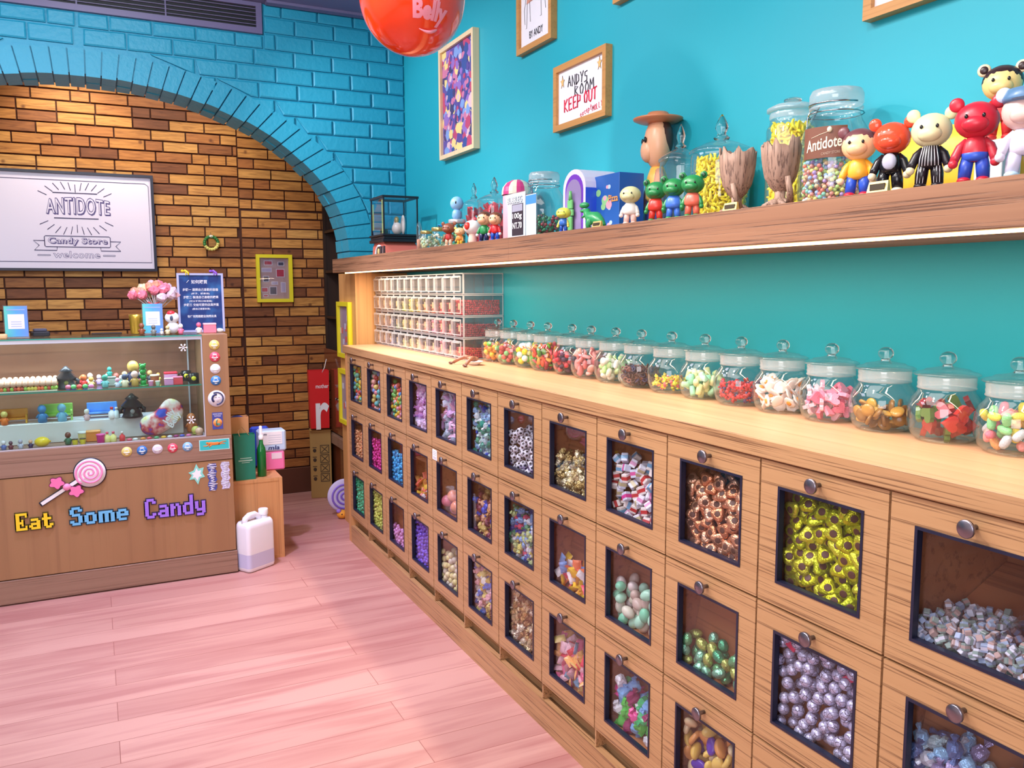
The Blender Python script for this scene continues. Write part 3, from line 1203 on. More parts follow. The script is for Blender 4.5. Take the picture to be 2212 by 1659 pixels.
ORD = ['first', 'second', 'third', 'fourth', 'fifth', 'sixth', 'seventh', 'eighth', 'ninth', 'tenth', 'eleventh', 'twelfth']
ROWN = ['top', 'middle', 'bottom']
CLEAR = [(225, 240, 235), (240, 245, 250)]
BINS = {
    (0, 0): [('gumball', 'small shiny multicoloured gumball', 'ball', GUM, 0.0112, 0.96, 100)],
    (0, 1): [('gumball', 'round pastel multicoloured gumball', 'ball', PAST, 0.0128, 0.95, 100)],
    (0, 2): [('gumball', 'tiny blue yellow and red gumball', 'ball', GUM, 0.0100, 0.78, 100)],
    (0, 3): [('wrapped_sweet', 'lilac and pink paper wrapped sweet', 'wrap', palette('lilac_wrap', [(224, 170, 215), (236, 196, 230), (210, 150, 205), (240, 215, 240)], 0.35), 0.0150, 0.97, 200)],
    (0, 4): [('candy_sachet', 'rosy pink and grey white paper sachet sweet', 'sachet', palette('rosy_sachet', [(226, 160, 196), (214, 170, 214), (205, 215, 228), (236, 190, 210), (190, 200, 220)], 0.4), 0.0150, 0.98, 200)],
    (0, 5): [('mint_twist_candy', 'clear wrapped green and blue twist sweet', 'twist', palette('green_twist', [(110, 200, 160), (200, 230, 225), (60, 150, 120), (150, 190, 230), (230, 240, 240), (60, 90, 190)], 0.15, 0.2, 0.6, 4), 0.0128, 0.85, 200)],
    (0, 6): [('chocolate_football', 'black and white foil chocolate football', 'football', [pm('football_white', (236, 236, 244), 0.3), pm('football_black', (26, 26, 32), 0.3)], 0.0125, 0.62, 200)],
    (0, 7): [('gold_foil_sweet', 'crumpled pale gold foil wrapped sweet', 'wrap', GOLDF, 0.0115, 0.50, 200)],
    (0, 8): [('cube_sweet', 'white paper cube sweet with a pink band', 'cube', [palette('cube_white', [(236, 236, 244), (214, 222, 236), (240, 230, 220)], 0.3), palette('cube_band', [(214, 70, 150), (120, 180, 215), (200, 60, 60), (224, 150, 190), (206, 196, 150)], 0.3)], 0.0135, 0.70, 200)],
    (0, 9): [('foil_heart', 'copper foil chocolate heart with brown seal', 'heart', [FOILC, BROWN], 0.0155, 0.80, 200)],
    (0, 10): [('foil_heart', 'yellow green foil chocolate heart with brown seal', 'heart', [FOILY, BROWN], 0.0165, 0.90, 200)],
    (0, 11): [('sugar_crystal', 'white and grey blue rock sugar crumb', 'cube', [palette('crystal', [(225, 225, 235), (170, 190, 215), (200, 170, 160), (150, 170, 160)], 0.3)] * 2, 0.0075, 0.16, 120)],
    (1, 0): [('pearl_gumball', 'shiny orange pearl gumball', 'smallball', pearl('orange_pearl', (252, 178, 122)), 0.0072, 0.66, 42)],
    (1, 1): [('pearl_gumball', 'shiny magenta pearl gumball', 'smallball', pearl('magenta_pearl', (232, 66, 156)), 0.0075, 0.68, 42)],
    (1, 2): [('pearl_gumball', 'shiny sky blue pearl gumball', 'smallball', pearl('blue_pearl', (84, 190, 246)), 0.0078, 0.66, 42)],
    (1, 3): [('candy_sachet', 'small orange and white sachet sweet', 'sachet', palette('orange_sachet', [(240, 170, 90), (245, 230, 220), (230, 190, 60), (240, 120, 90)], 0.35), 0.0145, 0.30, 200)],
    (1, 4): [('jawbreaker', 'large pink orange and yellow sugar ball', 'ball', palette('jawbreaker', [(240, 150, 110), (226, 140, 190), (240, 220, 110), (236, 130, 150)], 0.3, coat=0.3), 0.0235, 0.36, 200)],
    (1, 5): [('caramel_twist_candy', 'caramel brown and blue wrapped twist sweet', 'twist', palette('caramel_twist', [(214, 160, 100), (130, 50, 50), (226, 196, 110), (60, 80, 190), (240, 190, 150), (120, 40, 60)], 0.2, 0.15, 0.5, 4), 0.0140, 0.62, 200)],
    (1, 6): [('fruit_twist_candy', 'clear wrapped multicoloured fruit sweet', 'twist', palette('fruit_twist', [(200, 220, 150), (230, 235, 240), (90, 150, 110), (210, 80, 110), (130, 170, 215), (225, 215, 110), (60, 70, 150)], 0.15, 0.2, 0.6, 4), 0.0118, 0.78, 200)],
    (1, 7): [('candy_sachet', 'bright orange yellow and white paper sweet', 'sachet', palette('bright_sachet', [(240, 130, 80), (250, 210, 50), (245, 240, 240), (240, 90, 110), (130, 170, 230), (250, 180, 60)], 0.35), 0.0150, 0.34, 200)],
    (1, 8): [('sugared_almond', 'mint green and cream speckled sugared egg', 'egg', palette('mint_egg', [(130, 214, 175), (225, 222, 200), (170, 225, 195), (236, 226, 220), (200, 180, 165)], 0.3), 0.0150, 0.50, 200)],
    (1, 9): [('foil_egg', 'small green and gold foil chocolate egg', 'egg', EMER, 0.0130, 0.32, 200)],
    (1, 10): [('foil_ball', 'silver foil chocolate ball with fine black lines', 'ball', SILV, 0.0117, 0.97, 260)],
    (1, 11): [('icy_twist_candy', 'clear wrapped icy blue twist sweet', 'twist', palette('icy_twist', [(150, 200, 235), (225, 235, 245), (90, 120, 170), (190, 220, 225), (170, 160, 200)], 0.12, 0.3, 0.6, 4), 0.0140, 0.62, 200)],
    (2, 0): [('pearl_gumball', 'shiny emerald green pearl gumball', 'smallball', pearl('emerald_pearl', (66, 214, 150)), 0.0075, 0.92, 42)],
    (2, 1): [('pearl_gumball', 'shiny lime yellow pearl gumball', 'smallball', pearl('lime_pearl', (222, 240, 104)), 0.0078, 0.88, 42)],
    (2, 2): [('pearl_gumball', 'shiny pale lilac pink pearl gumball', 'smallball', pearl('lilac_pearl', (236, 168, 222)), 0.0078, 0.34, 42)],
    (2, 3): [('pearl_gumball', 'shiny violet pearl gumball', 'smallball', pearl('violet_pearl', (124, 96, 226)), 0.0080, 0.92, 48)],
    (2, 4): [('cream_gumball', 'pale cream yellow round sweet', 'ball', palette('cream_ball', [(232, 224, 150), (240, 234, 180), (220, 214, 190)], 0.3), 0.0115, 0.62, 200)],
    (2, 5): [('wrapped_sweet', 'yellow brown and white paper wrapped sweet', 'wrap', palette('yellow_wrap', [(232, 214, 120), (240, 236, 220), (150, 100, 70), (220, 190, 90), (90, 120, 200), (225, 170, 170)], 0.3), 0.0138, 0.97, 200)],
    (2, 6): [('gold_foil_sweet', 'small brown gold foil wrapped sweet', 'wrap', palette('brown_gold', [(214, 176, 110), (236, 214, 160), (160, 116, 70), (240, 230, 200)], 0.25, 0.6, 0.8, 3), 0.0115, 0.84, 200)],
    (2, 7): [('candy_petal', 'pink yellow and red flat wrapped sweet', 'sachet', palette('petal_wrap', [(240, 120, 160), (240, 220, 130), (230, 70, 90), (245, 200, 210), (250, 190, 110), (130, 190, 225)], 0.3), 0.0145, 0.56, 200)],
    (2, 8): [('spotted_sweet', 'blue green and pink spotted wrapped sweet', 'wrap', palette('spotted_wrap', [(130, 190, 240), (90, 210, 90), (236, 80, 160), (240, 240, 245), (150, 50, 100), (60, 190, 120)], 0.25), 0.0175, 0.55, 200)],
    (2, 9): [('leaf_sweet', 'gold brown and violet leaf wrapped sweet', 'petal', palette('leaf_wrap', [(236, 206, 110), (214, 150, 80), (90, 60, 170), (240, 220, 170), (226, 190, 90)], 0.3), 0.0165, 0.92, 200)],
}
HOP = math.tan(R_(76))
for (r, c), items in BINS.items():
    z0 = ZR[r][0]
    y0, y1 = YK[c] + 0.02, YK[c] + CP - 0.02
    zb = z0 + 0.030
    # hopper board behind the sweets, part of the cabinet
    rad = items[0][4]
    dep = (3.6 if rad < 0.009 else 4.2) * rad
    hop = 88 if rad < 0.009 else 78
    if (r, c) == (0, 11):
        dep, hop = 0.09, 25
    th = math.tan(R_(hop))
    x0 = 0.0128
    hb = B()
    hb.box(0.0120, 0.29, YK[c] + 0.0055, YK[c] + CP - 0.0055, z0 + 0.008, zb)
    xa, xb = x0 + dep, min(0.285, x0 + dep + 0.185 / th)
    za, zb2 = zb, zb + (xb - xa) * th
    hb.add([(xa, y0 - .012, za), (xa, y1 + .012, za), (xb, y1 + .012, zb2), (xb, y0 - .012, zb2),
            (xa + .006, y0 - .012, za), (xa + .006, y1 + .012, za), (xb + .006, y1 + .012, zb2), (xb + .006, y0 - .012, zb2)],
           [(0, 1, 2, 3), (4, 7, 6, 5), (0, 4, 5, 1), (2, 6, 7, 3), (1, 5, 6, 2), (0, 3, 7, 4)], False)
    # a bin whose sweets lie low shows its back instead
    hb2 = hb.build('bin_tray', INNER, cab)
    for (nm, desc, kind, mats, rad, lev, cap) in items:
        rg = random.Random(r * 100 + c + 17)
        ex = rad * (1.32 if kind in ('twist', 'wrap') else 1.12 if kind in ( 'sachet', 'heart', 'petal', 'egg', 'cube') else 1.0)
        pr = rad * (0.74 if kind in ('heart', 'sachet') else 0.84 if kind in ('twist', 'wrap') else 0.9 if kind in ('cube', 'petal') else 1.0)
        top = z0 + 0.0605 + lev * 0.175
        xs = (FX + x0 + ex, FX + x0 + max(dep, 2.1 * ex) + (lev * 0.175) / th - ex)
        pos = deposit(420, lambda g, xs=xs: (g.uniform(*xs) if g.random() < .6 else g.uniform(xs[0], min(xs[1], xs[0] + rad)), g.uniform(y0 + ex, y1 - ex)),
                      lambda x, y: zb + max(0, (x + rad - FX - x0 - dep) * th), lambda x, y: top + 0.012 * math.sin(y * 60 + c) * (rad > .009), pr, rg,
                      10)
        lab = desc + ', %s %s bin from the far end' % (ORD[c], ROWN[r])
        pile(nm, lab, 'sweet', '%s sweets in the %s bin of the %s row' % (nm.replace('_', ' '), ORD[c], ROWN[r]), kind, mats, pos, rad, rg, cap,
             face=(-1, -0.5, 0.3) if kind in ('heart',) else None)
print('objects after bins', len(bpy.data.objects))
# odd things in the bins
for (yy, zz, xx) in ((YK[10] - 0.0, 0, 0),):
    pass
t = thing('card_box', 'lilac cardboard box with a handle slot behind large sugar balls in a bin', 'box', (FX + 0.09, YK[4] + 0.06, 0.457))
b = B()
b.ring(0, 0.17, 0, 0.085, 0.02, 0.15, 0.05, 0.068, 0, 0.01)
b.build('front_panel', pm('lilac_card', (196, 190, 236), 0.5), t)
B().box(0.01, 0.04, 0, 0.17, 0, 0.084).build('box_body', pm('lilac_card_dark', (120, 90, 160), 0.5), t)
for k, (yy, zz) in enumerate(((YK[10] + 0.235, 0.605), (YK[10] + 0.085, 0.60))):
    t = thing('candy_packet', ('pink and white candy stick packet lying on the silver foil balls, ' + ('at the far side' if k == 0 else 'at the near side')), 'packet', (FX + 0.03, yy, zz), 0)
    t.rotation_euler = (0.9 if k else -1.2, 0, 0)
    B().bbox(0, 0.006, -0.007, 0.007, -0.02, 0.02, 0.001).build('wrapper', pm('packet_pink', (240, 70, 110), 0.3), t)
    B().bbox(0.0, 0.005, -0.006, 0.006, 0.02, 0.032, 0.001).build('wrapper_end', pm('packet_clear_white', (238, 225, 225), 0.3), t)
bg = B()
rr = random.Random(9)
vs, fs = [], []
for i in range(9):
    for j in range(6):
        u, v = i / 8, j / 5
        vs.append((FX + 0.045 + 0.10 * v + rr.uniform(-.006, .006), YK[11] + 0.03 + 0.14 * u + rr.uniform(-.006, .006), 0.742 + 0.045 * math.sin(3.1 * u) * (0.4 + v) + rr.uniform(-.004, .004)))
for i in range(8):
    for j in range(5):
        a = i * 6 + j
        fs.append((a, a + 6, a + 7, a + 1))
bg.add(vs, fs, False)
o = bg.build('plastic_bag', glass('bag_film', (235, 235, 245), 0.15, 0.6, 1.5, 0.15))
tag(o, 'crumpled clear plastic bag on the sugar crumbs in the nearest top bin', 'plastic bag')
t = thing('price_sticker', 'small off-white barcode sticker at the corner of a middle row bin door', 'sticker', (FX, YK[4] + CP - 0.028, 0.662))
B().box(-0.0006, 0, -0.022, 0.022, -0.026, 0.012).build('sticker_paper', PAPER, t)
for k in range(3):
    B().box(-0.0009, -0.0006, -0.015, 0.015, 0.004 - k * 0.006, 0.006 - k * 0.006).build('print_line', pm('pale_print', (170, 160, 165), 0.6), t)
for k in range(9):
    B().box(-0.0009, -0.0006, -0.016 + k * 0.0036, -0.0148 + k * 0.0036, -0.023, -0.013).build('bar_line', MATS['pale_print'], t)

# ------------------------------------------------------------------ glass jars on the counter
CT = 0.9885
JX, JR = 1.378, 0.064
JP = [(0.040, 0.0), (0.047, 0.002), (0.056, 0.010), (0.063, 0.026), (0.0645, 0.045), (0.063, 0.062), (0.057, 0.078), (0.0485, 0.088), (0.0475, 0.094)]
JB = B().lathe(JP, n=36, cap=False)
JB.lathe([(0.0405, 0.0), (0.0405, 0.0035), (0.0001, 0.0035)], n=36, cap=False)
JBM = JB.mesh('jar_body', JARG)
JCM = B().lathe([(0.0478, 0.0945), (0.0495, 0.096), (0.0478, 0.100), (0.0490, 0.104), (0.0478, 0.108), (0.049, 0.113), (0.0475, 0.118)], n=36, cap=False).mesh('sealing_collar', COLLAR)
lb = B()
lb.lathe([(0.0535, 0.1185), (0.0555, 0.120), (0.0555, 0.122), (0.050, 0.1245), (0.040, 0.127), (0.036, 0.130), (0.018, 0.133), (0.010, 0.135), (0.009, 0.138)], n=36, cap=False)
lb.lathe([(0.053, 0.1183), (0.010, 0.1195)], n=36, cap=False)
JLM = lb.mesh('lid', JARG)
kb_ = B()
kb_.ball((0, 0, 0.1495), (0.0145, 0.0145, 0.0125), 20, 12)
kb_.lathe([(0.0085, 0.1345), (0.007, 0.138), (0.008, 0.1405)], n=16)
JKM = kb_.mesh('lid_knob', SOLIDG)


def sugar(n, cols, rough=0.55):
    return palette(n, cols, rough, 0, 0.5, 5)


KY = [2.90, 2.766, 2.630, 2.503, 2.356, 2.225, 2.088, 1.957, 1.818, 1.681, 1.548, 1.413, 1.273, 1.139, 1.005, 0.873]
JARS = [
    ('gumball', 'orange yellow and green fruit ball', 'ball', palette('fruit_ball', [(246, 150, 50), (240, 190, 60), (130, 220, 90), (246, 120, 90), (240, 210, 90)], 0.35), 0.0105, 0.060),
    ('gummy_berry', 'sugared red and green fruit drop', 'ball', sugar('fruit_drop', [(214, 90, 80), (140, 200, 130), (226, 110, 100), (200, 70, 70)]), 0.0105, 0.056),
    ('gumball', 'large yellow green and orange ball', 'ball', palette('large_ball', [(240, 220, 30), (110, 220, 60), (240, 120, 40), (240, 240, 240), (240, 200, 40)], 0.25, coat=0.3), 0.0125, 0.064),
    ('gummy_sweet', 'sugared orange red and green gummy', 'petal', sugar('orange_gummy', [(240, 130, 50), (230, 80, 50), (90, 140, 40), (236, 160, 70), (214, 70, 90)]), 0.0105, 0.068),
    ('gummy_berry', 'dark red and black berry gummy', 'ball', sugar('berry', [(190, 50, 66), (86, 50, 80), (214, 70, 80), (70, 50, 66)]), 0.0088, 0.060),
    ('gummy_lips', 'pale pink sugared lip gummy', 'petal', sugar('pink_lip', [(240, 150, 150), (244, 176, 170), (236, 130, 134)]), 0.0150, 0.068),
    ('gummy_bean', 'pale green and cream gummy bean', 'bean', sugar('green_cream', [(200, 240, 160), (240, 230, 215), (210, 240, 180), (244, 236, 226)], 0.4), 0.0140, 0.060),
    ('ring_gummy', 'small dark brown and blue gummy ring', 'ringsweet', sugar('dark_ring', [(96, 60, 60), (60, 50, 90), (130, 80, 70), (80, 50, 50), (150, 90, 80)], 0.4), 0.0085, 0.068),
    ('gummy_bear', 'yellow and pink gummy bear', 'bear', palette('yellow_bear', [(240, 210, 60), (236, 110, 120), (226, 225, 80), (245, 200, 90)], 0.25), 0.0125, 0.036),
    ('marshmallow_twist', 'pale yellow and mint marshmallow', 'roll', sugar('mint_mallow', [(240, 240, 170), (160, 226, 190), (238, 236, 180), (180, 230, 190)], 0.6), 0.0125, 0.050),
    ('gummy_bear', 'red sugared gummy bear', 'bear', sugar('red_bear', [(226, 60, 66), (200, 40, 50), (214, 80, 90), (110, 90, 140), (214, 50, 50)], 0.4), 0.0115, 0.046),
    ('fried_egg_gummy', 'white fried egg gummy with an orange yolk', 'friedegg', [pm('egg_white_gummy', (250, 232, 226), 0.5), pm('egg_yolk_gummy', (244, 150, 50), 0.4)], 0.0145, 0.058),
    ('heart_gummy', 'pink and white sugared heart gummy', 'gumheart', sugar('pink_heart', [(246, 150, 180), (248, 214, 224), (244, 120, 150), (246, 190, 205)]), 0.0150, 0.056),
    ('cola_gummy', 'golden brown cola gummy', 'coin', palette('cola', [(214, 160, 60), (150, 100, 40), (196, 140, 60), (120, 76, 30)], 0.25), 0.0140, 0.040),
    ('cherry_gummy', 'large glossy dark red cherry gummy', 'gumheart', palette('cherry', [(176, 24, 34), (214, 50, 44), (150, 18, 30), (90, 120, 50), (196, 30, 36)], 0.15, coat=0.5), 0.0180, 0.058),
    ('jelly_bean', 'sugared pastel jelly bean', 'bean', sugar('pastel_bean', [(246, 150, 150), (248, 190, 110), (240, 220, 90), (150, 220, 150), (236, 110, 140), (246, 160, 90), (200, 200, 210)], 0.4), 0.0130, 0.062),
]
JLAB = ['glass jar of orange, yellow and green fruit balls touching the acrylic boxes',
        'glass jar of red and green sugared drops, second after the acrylic boxes',
        'glass jar of big yellow, green and white gumballs behind the cloth lying on the dish',
        'glass jar full of orange and red sugared gummies', 'glass jar of dark red and black berry gummies',
        'glass jar of pale pink lip gummies', 'glass jar of pale green and cream gummies', 'glass jar full of small dark brown gummy rings',
        'glass jar with a few yellow and pink gummy bears', 'glass jar of pale yellow and mint marshmallow twists',
        'glass jar with a layer of red sugared gummy bears', 'glass jar of white fried egg gummies', 'glass jar of pink and white heart gummies',
        'glass jar almost empty but for golden brown cola gummies', 'glass jar of large glossy dark red cherry gummies',
        'glass jar of pastel jelly beans, cut by the edge of the photo']
JLAB[2] = 'glass jar of big yellow, green, orange and white gumballs'
for k, (y, it, lab) in enumerate(zip(KY, JARS, JLAB)):
    nm, desc, kind, mats, rad, lev = it
    rad *= 0.93
    t = thing('candy_jar', lab, 'jar', (JX, y, CT), 0, 'round lidded glass jars along the counter')
    link('jar_body', JBM, t)
    link('sealing_collar', JCM, t)
    ld = link('lid', JLM, t)
    link('lid_knob', JKM, ld)
    if k == 4: t.location.x = 1.386
    rg = random.Random(300 + k)
    ex = rad * (1.15 if kind in ('bean', 'roll', 'petal') else 1.05)

    def smp(g, y=y, ex=ex):
        while True:
            a, q = g.uniform(0, 6.283), g.uniform(0.42, 1)
            if q > 0.7 or g.random() < 0.5:
                R = 0.0605 - ex
                return JX + R * q * math.cos(a), y + R * q * math.sin(a)
    pr = rad * (0.72 if kind in ('gumheart', 'coin', 'friedegg', 'ringsweet') else 0.82 if kind in ('petal', 'bean', 'roll', 'bear') else 1.0)

    def flr(x, yy, y=y, ex=ex):
        d = math.hypot(x - JX, yy - y) + ex * .9
        return CT + 0.005 + (max(0, d - 0.044) * 0.9)
    pos = deposit(190, smp, flr, lambda x, yy: CT + lev * 1.32 + 0.006 * math.sin(x * 120 + k), pr, rg, 8)
    pile(nm, desc + ' in the %s counter jar from the boxes' % (ORD + ['thirteenth', 'fourteenth', 'fifteenth', 'last'])[k],
         'sweet', '%s in the %s' % (nm.replace('_', ' '), lab.split(',')[0]), kind, mats, pos, rad, rg)
print('objects after jars', len(bpy.data.objects))

# ------------------------------------------------------------------ stacked acrylic boxes
AX0, AX1 = 1.281, 1.452
NB = 12
AY0, AY1 = 3.004, 4.13
BW = (AY1 - AY0) / NB
LH = 0.0845
sh = B()
sh.ring(0, BW - 0.0015, 0, LH - 0.0015, 0.003, BW - 0.0045, 0.003, LH - 0.0045, 0.0, AX1 - AX0)
sh.m = 1
for (ya, yb, za, zb_) in ((0, BW - .0015, 0, .004), (0, BW - .0015, LH - .0055, LH - .0015), (0, .0035, 0, LH - .0015), (BW - .005, BW - .0015, 0, LH - .0015)):
    sh.box(-0.002, 0.0015, ya, yb, za, zb_)
for xx in (0.0, AX1 - AX0 - 0.004):
    sh.box(xx, xx + 0.004, -0.001, 0.0005, 0, LH - .0015)
sh.box(0, AX1 - AX0, -0.001, 0.0005, 0, 0.004)
sh.box(0, AX1 - AX0, -0.001, 0.0005, LH - .0055, LH - .0015)
SHM = sh.mesh('acrylic_shell', [ACR, ACRE])
fm = B()
fm.m = 1
fm.ring(0.004, BW - 0.0055, 0.010, LH - 0.012, 0.008, BW - 0.0095, 0.014, LH - 0.016, -0.012, -0.009)
fm.m = 0
fm.box(-0.011, -0.009, 0.008, BW - 0.0095, 0.014, LH - 0.016)
for yy in (0.004, BW - 0.0075):
    fm.box(-0.009, 0.004, yy, yy + 0.002, 0.012, LH - 0.014)
FLM = fm.mesh('front_flap', [ACR, ACRE])
HM = B().box(-0.018, -0.0125, 0.012, BW - 0.0135, LH - 0.020, LH - 0.0175).mesh('flap_handle', ACRE)
STK = B().box(-0.0128, -0.0122, BW * 0.12, BW * 0.22, 0.026, LH - 0.034).mesh('flavour_sticker', pm('flavour_label', (226, 180, 140), 0.5))
ROWC = [
    [(170, 60, 70), (176, 60, 66), (222, 90, 90), (236, 140, 110), (240, 160, 100), (244, 190, 90), (236, 216, 90), (214, 226, 110), (200, 190, 150), (170, 120, 100), (230, 210, 190), (200, 150, 120)],
    [(140, 50, 64), (190, 110, 110), (226, 120, 120), (240, 150, 170), (240, 170, 150), (230, 190, 160), (214, 180, 110), (214, 214, 120), (180, 200, 140), (150, 140, 160), (150, 110, 110), (190, 160, 140)],
    [(176, 50, 60), (240, 170, 150), (236, 150, 160), (236, 170, 160), (240, 190, 150), (226, 200, 150), (220, 210, 120), (200, 214, 140), (150, 170, 180), (170, 180, 210), (150, 130, 130), (190, 170, 160)],
]
for lv in range(4):      # 0 bottom .. 3 top
    for k in range(NB):
        y = AY0 + k * BW
        z = CT + lv * LH
        what = 'empty' if lv == 3 else ['full of small deep red sweets', 'of rose coloured sweets', 'of coral pink sweets', 'of pink sweets', 'of peach sweets', 'of amber sweets', 'of golden yellow sweets',
                                        'of lime yellow sweets', 'of pale green sweets', 'of grey mauve sweets', 'of brown sweets', 'of beige sweets'][k]
        t = thing('acrylic_candy_box', 'clear acrylic box %s, %s level, %s from near end' % (what, ['lowest', 'second', 'third', 'top'][lv], ORD[k]), 'candy box', (AX0, y, z), 0,
                  'clear acrylic candy boxes stacked on the counter')
        link('acrylic_shell', SHM, t)
        fl = link('front_flap', FLM, t)
        link('flap_handle', HM, fl)
        if lv < 3:
            link('flavour_sticker', STK, fl)
            c = tuple(min(250, int(v * 1.08 + (6 if q == 0 else 0))) for q, v in enumerate(ROWC[2 - lv][k]))
            mt = palette('bead_%d_%d_%d' % c, [c, tuple(int(v * .86) for v in c), tuple(min(255, int(v * 1.08)) for v in c)], 0.3)
            rg = random.Random(lv * 20 + k)
            lev = [0.6, 0.72, 0.82][lv] if k == 0 else rg.uniform(0.25, 0.75)
            if lv == 0 and k == 0: lev = 0.6
            bb = B()
            rad = 0.0047 if k == 0 else 0.0062
            # visible skin of the fill only: front face, near side and top
            n = 0
            zt = z + 0.004 + lev * (LH - 0.01)
            step = rad * 1.75
            xs = np.arange(AX0 + 0.002 + rad, AX1 - 0.008 - rad, step)
            ys = np.arange(y + 0.004 + rad, y + BW - 0.006 - rad + 1e-6, step)
            zs = np.arange(z + 0.004 + rad, zt, step)
            for ix, xx in enumerate(xs):
                for iy, yy in enumerate(ys):
                    for iz, zz in enumerate(zs):
                        if not (ix == 0 or (iy == 0 and k == 0) or (iz == len(zs) - 1 and ix < 5)): continue
                        j = rad * 0.28
                        bb.ball((xx + rg.uniform(-j, j) + (step / 2 if iz % 2 and ix < len(xs) - 1 else 0) * 0.5, min(max(yy + rg.uniform(-j, j), y + 0.0035 + rad), y + BW - 0.0055 - rad), zz + rg.uniform(-j * .5, j)), rad, 7, 5)
            if bb.v:
                o = bb.build('tiny_sweets', mt)
                tag(o, 'tiny sweets %s in colour, %s acrylic level, %s from near end' % (what.replace('full of small ', '').replace('of ', '').replace(' sweets', ''),
                    ['lowest', 'second', 'third'][lv], ORD[k]), 'sweets', None, 'stuff')

# white oval dish with the brown leather strap thing
t = thing('oval_dish', 'small white oval dish on the counter before the acrylic boxes', 'dish', (1.235, 2.80, CT))
B().lathe([(0.018, 0), (0.020, 0.002), (0.034, 0.012), (0.036, 0.014), (0.033, 0.013), (0.018, 0.004), (0.0005, 0.003)], n=28, jit=lambda k, i, x, y, z: (x * 0.8, y * 1.25, z)).build('dish_bowl', WHITE, t)
t = thing('rubber_figure', 'brown rubber toy sprawled face down over the white oval dish', 'toy', (1.225, 2.80, CT))
RB = pm('brown_rubber', (150, 100, 78), 0.35)
b = B()
b.ball((0.004, 0.0, 0.022), (0.020, 0.033, 0.010), 16, 9)
b.build('body', RB, t)
for s_ in (1, -1):
    lg = B()
    lg.tube([(0, s_ * 0.018, 0.024), (-0.012, s_ * 0.036, 0.028), (-0.03, s_ * 0.045, 0.020), (-0.050, s_ * 0.058, 0.006)], [0.009, 0.008, 0.006, 0.005], 8).build('leg', RB, t)
    B().ball((-0.056, s_ * 0.066, 0.005), (0.007, 0.016, 0.005), 12, 7).build('foot', pm('dark_brown_rubber', (100, 64, 52), 0.35), t)

# ------------------------------------------------------------------ pictures on the turquoise wall
def wall_frame(name, label, y0, y1, z0, z1, mat, wd=0.02, dp=0.024, cat='framed picture'):
    t = thing(name, label, cat, (WX, 0, 0))
    B().ring(y0, y1, z0, z1, y0 + wd, y1 - wd, z0 + wd, z1 - wd, -dp, 0).build('frame', mat, t)
    p = B().box(-dp * 0.55, -0.001, y0 + wd, y1 - wd, z0 + wd, z1 - wd).build('picture', PAPER, t)
    return t, p, -dp * 0.55


RED = pm('marker_red', (222, 30, 70), 0.5)
INK = pm('marker_black', (30, 24, 34), 0.5)


def strokes(name, paths, mat, parent, conv, r=0.0012):
    b = B()
    for p in paths:
        b.tube([conv(*q) for q in p], r, 5)
    return b.build(name, mat, parent)


t, p, px_ = wall_frame('framed_picture', 'tall pale wooden frame with a crowded purple collage, behind the red balloon', 3.225, 3.605, 1.836, 2.312, PALEOAK, 0.018, 0.028)
p.data.materials[0] = pm('collage_base', (96, 80, 160), 0.5)
rr = random.Random(4)
cl = [pm('collage_%d' % i, c, 0.5) for i, c in enumerate([(92, 74, 150), (150, 110, 190), (206, 120, 160), (60, 80, 150), (226, 190, 200), (190, 70, 110), (240, 214, 140), (70, 60, 110), (130, 160, 220)])]
b = B()
for k in range(260):
    b.m = rr.randrange(9)
    yy, zz = rr.uniform(3.245, 3.585), rr.uniform(1.86, 2.29)
    n = rr.choice((5, 6, 8))
    R = rr.uniform(0.012, 0.036)
    a0 = rr.uniform(0, 6)
    pts = []
    for i in range(n):
        q = R * rr.uniform(0.6, 1.1)
        pts.append((min(max(yy + q * math.cos(a0 + 6.283 * i / n), 3.244), 3.586), min(max(zz + q * math.sin(a0 + 6.283 * i / n), 1.855), 2.293)))
    b.poly(pts, (px_ - 0.0002 - k * 0.000004, 0, 0), (0, 1, 0), (0, 0, 1), (-1, 0, 0), 0.0002)
b.build('collage_print', cl, t)

t, p, px_ = wall_frame('framed_picture', 'oak framed drawing of a red and brown horse signed at the bottom', 2.583, 2.843, 2.106, 2.46, OAK)
cv = lambda a, c: (px_ - 0.0008, 2.843 - 0.02 - a * 0.22, 2.126 + c * 0.314)
HR = pm('crayon_brown', (214, 150, 130), 0.6)
b = B()
for pth, r in (([(0.2, 0.45), (0.3, 0.62), (0.6, 0.66), (0.78, 0.62)], 0.016), ([(0.78, 0.62), (0.86, 0.8), (0.95, 0.95)], 0.011)):
    b.tube([cv(*q) for q in pth], r, 8, 1)
bb = B()
bb.poly([(0.2, 0.46), (0.26, 0.62), (0.5, 0.68), (0.72, 0.7), (0.82, 0.9), (0.95, 0.94), (0.96, 0.8), (0.84, 0.6), (0.82, 0.5), (0.55, 0.47)], cv(0, 0), (0, -0.22, 0), (0, 0, 0.314), (-1, 0, 0), 0.0004)
bb.build('horse_drawing', HR, t)
strokes('pencil_line', [[(0.2, .46), (0.26, .62), (0.5, .68), (0.72, .7), (0.82, .9)], [(.22, .47), (.2, .2), (.17, .2)], [(.3, .47), (.33, .25)], [(.68, .48), (.7, .25), (.66, .25)], [(.8, .5), (.84, .3)], [(.2, .6), (.12, .4), (.14, .25)], [(0.3, .47), (.7, .47)]], INK, t, cv, 0.0007)
strokes('red_saddle', [[(.42, .68), (.45, .52), (.52, .5)], [(.48, .68), (.5, .9), (.56, .92)], [(.5, .7), (.6, .8)]], RED, t, cv, 0.002)
lettering('lettering', 'BY ANDY', cv(0.3, 0.07), UR, Vector((0, 0.05, 1)), 0.10, 0.024, INK, t, 0.001)

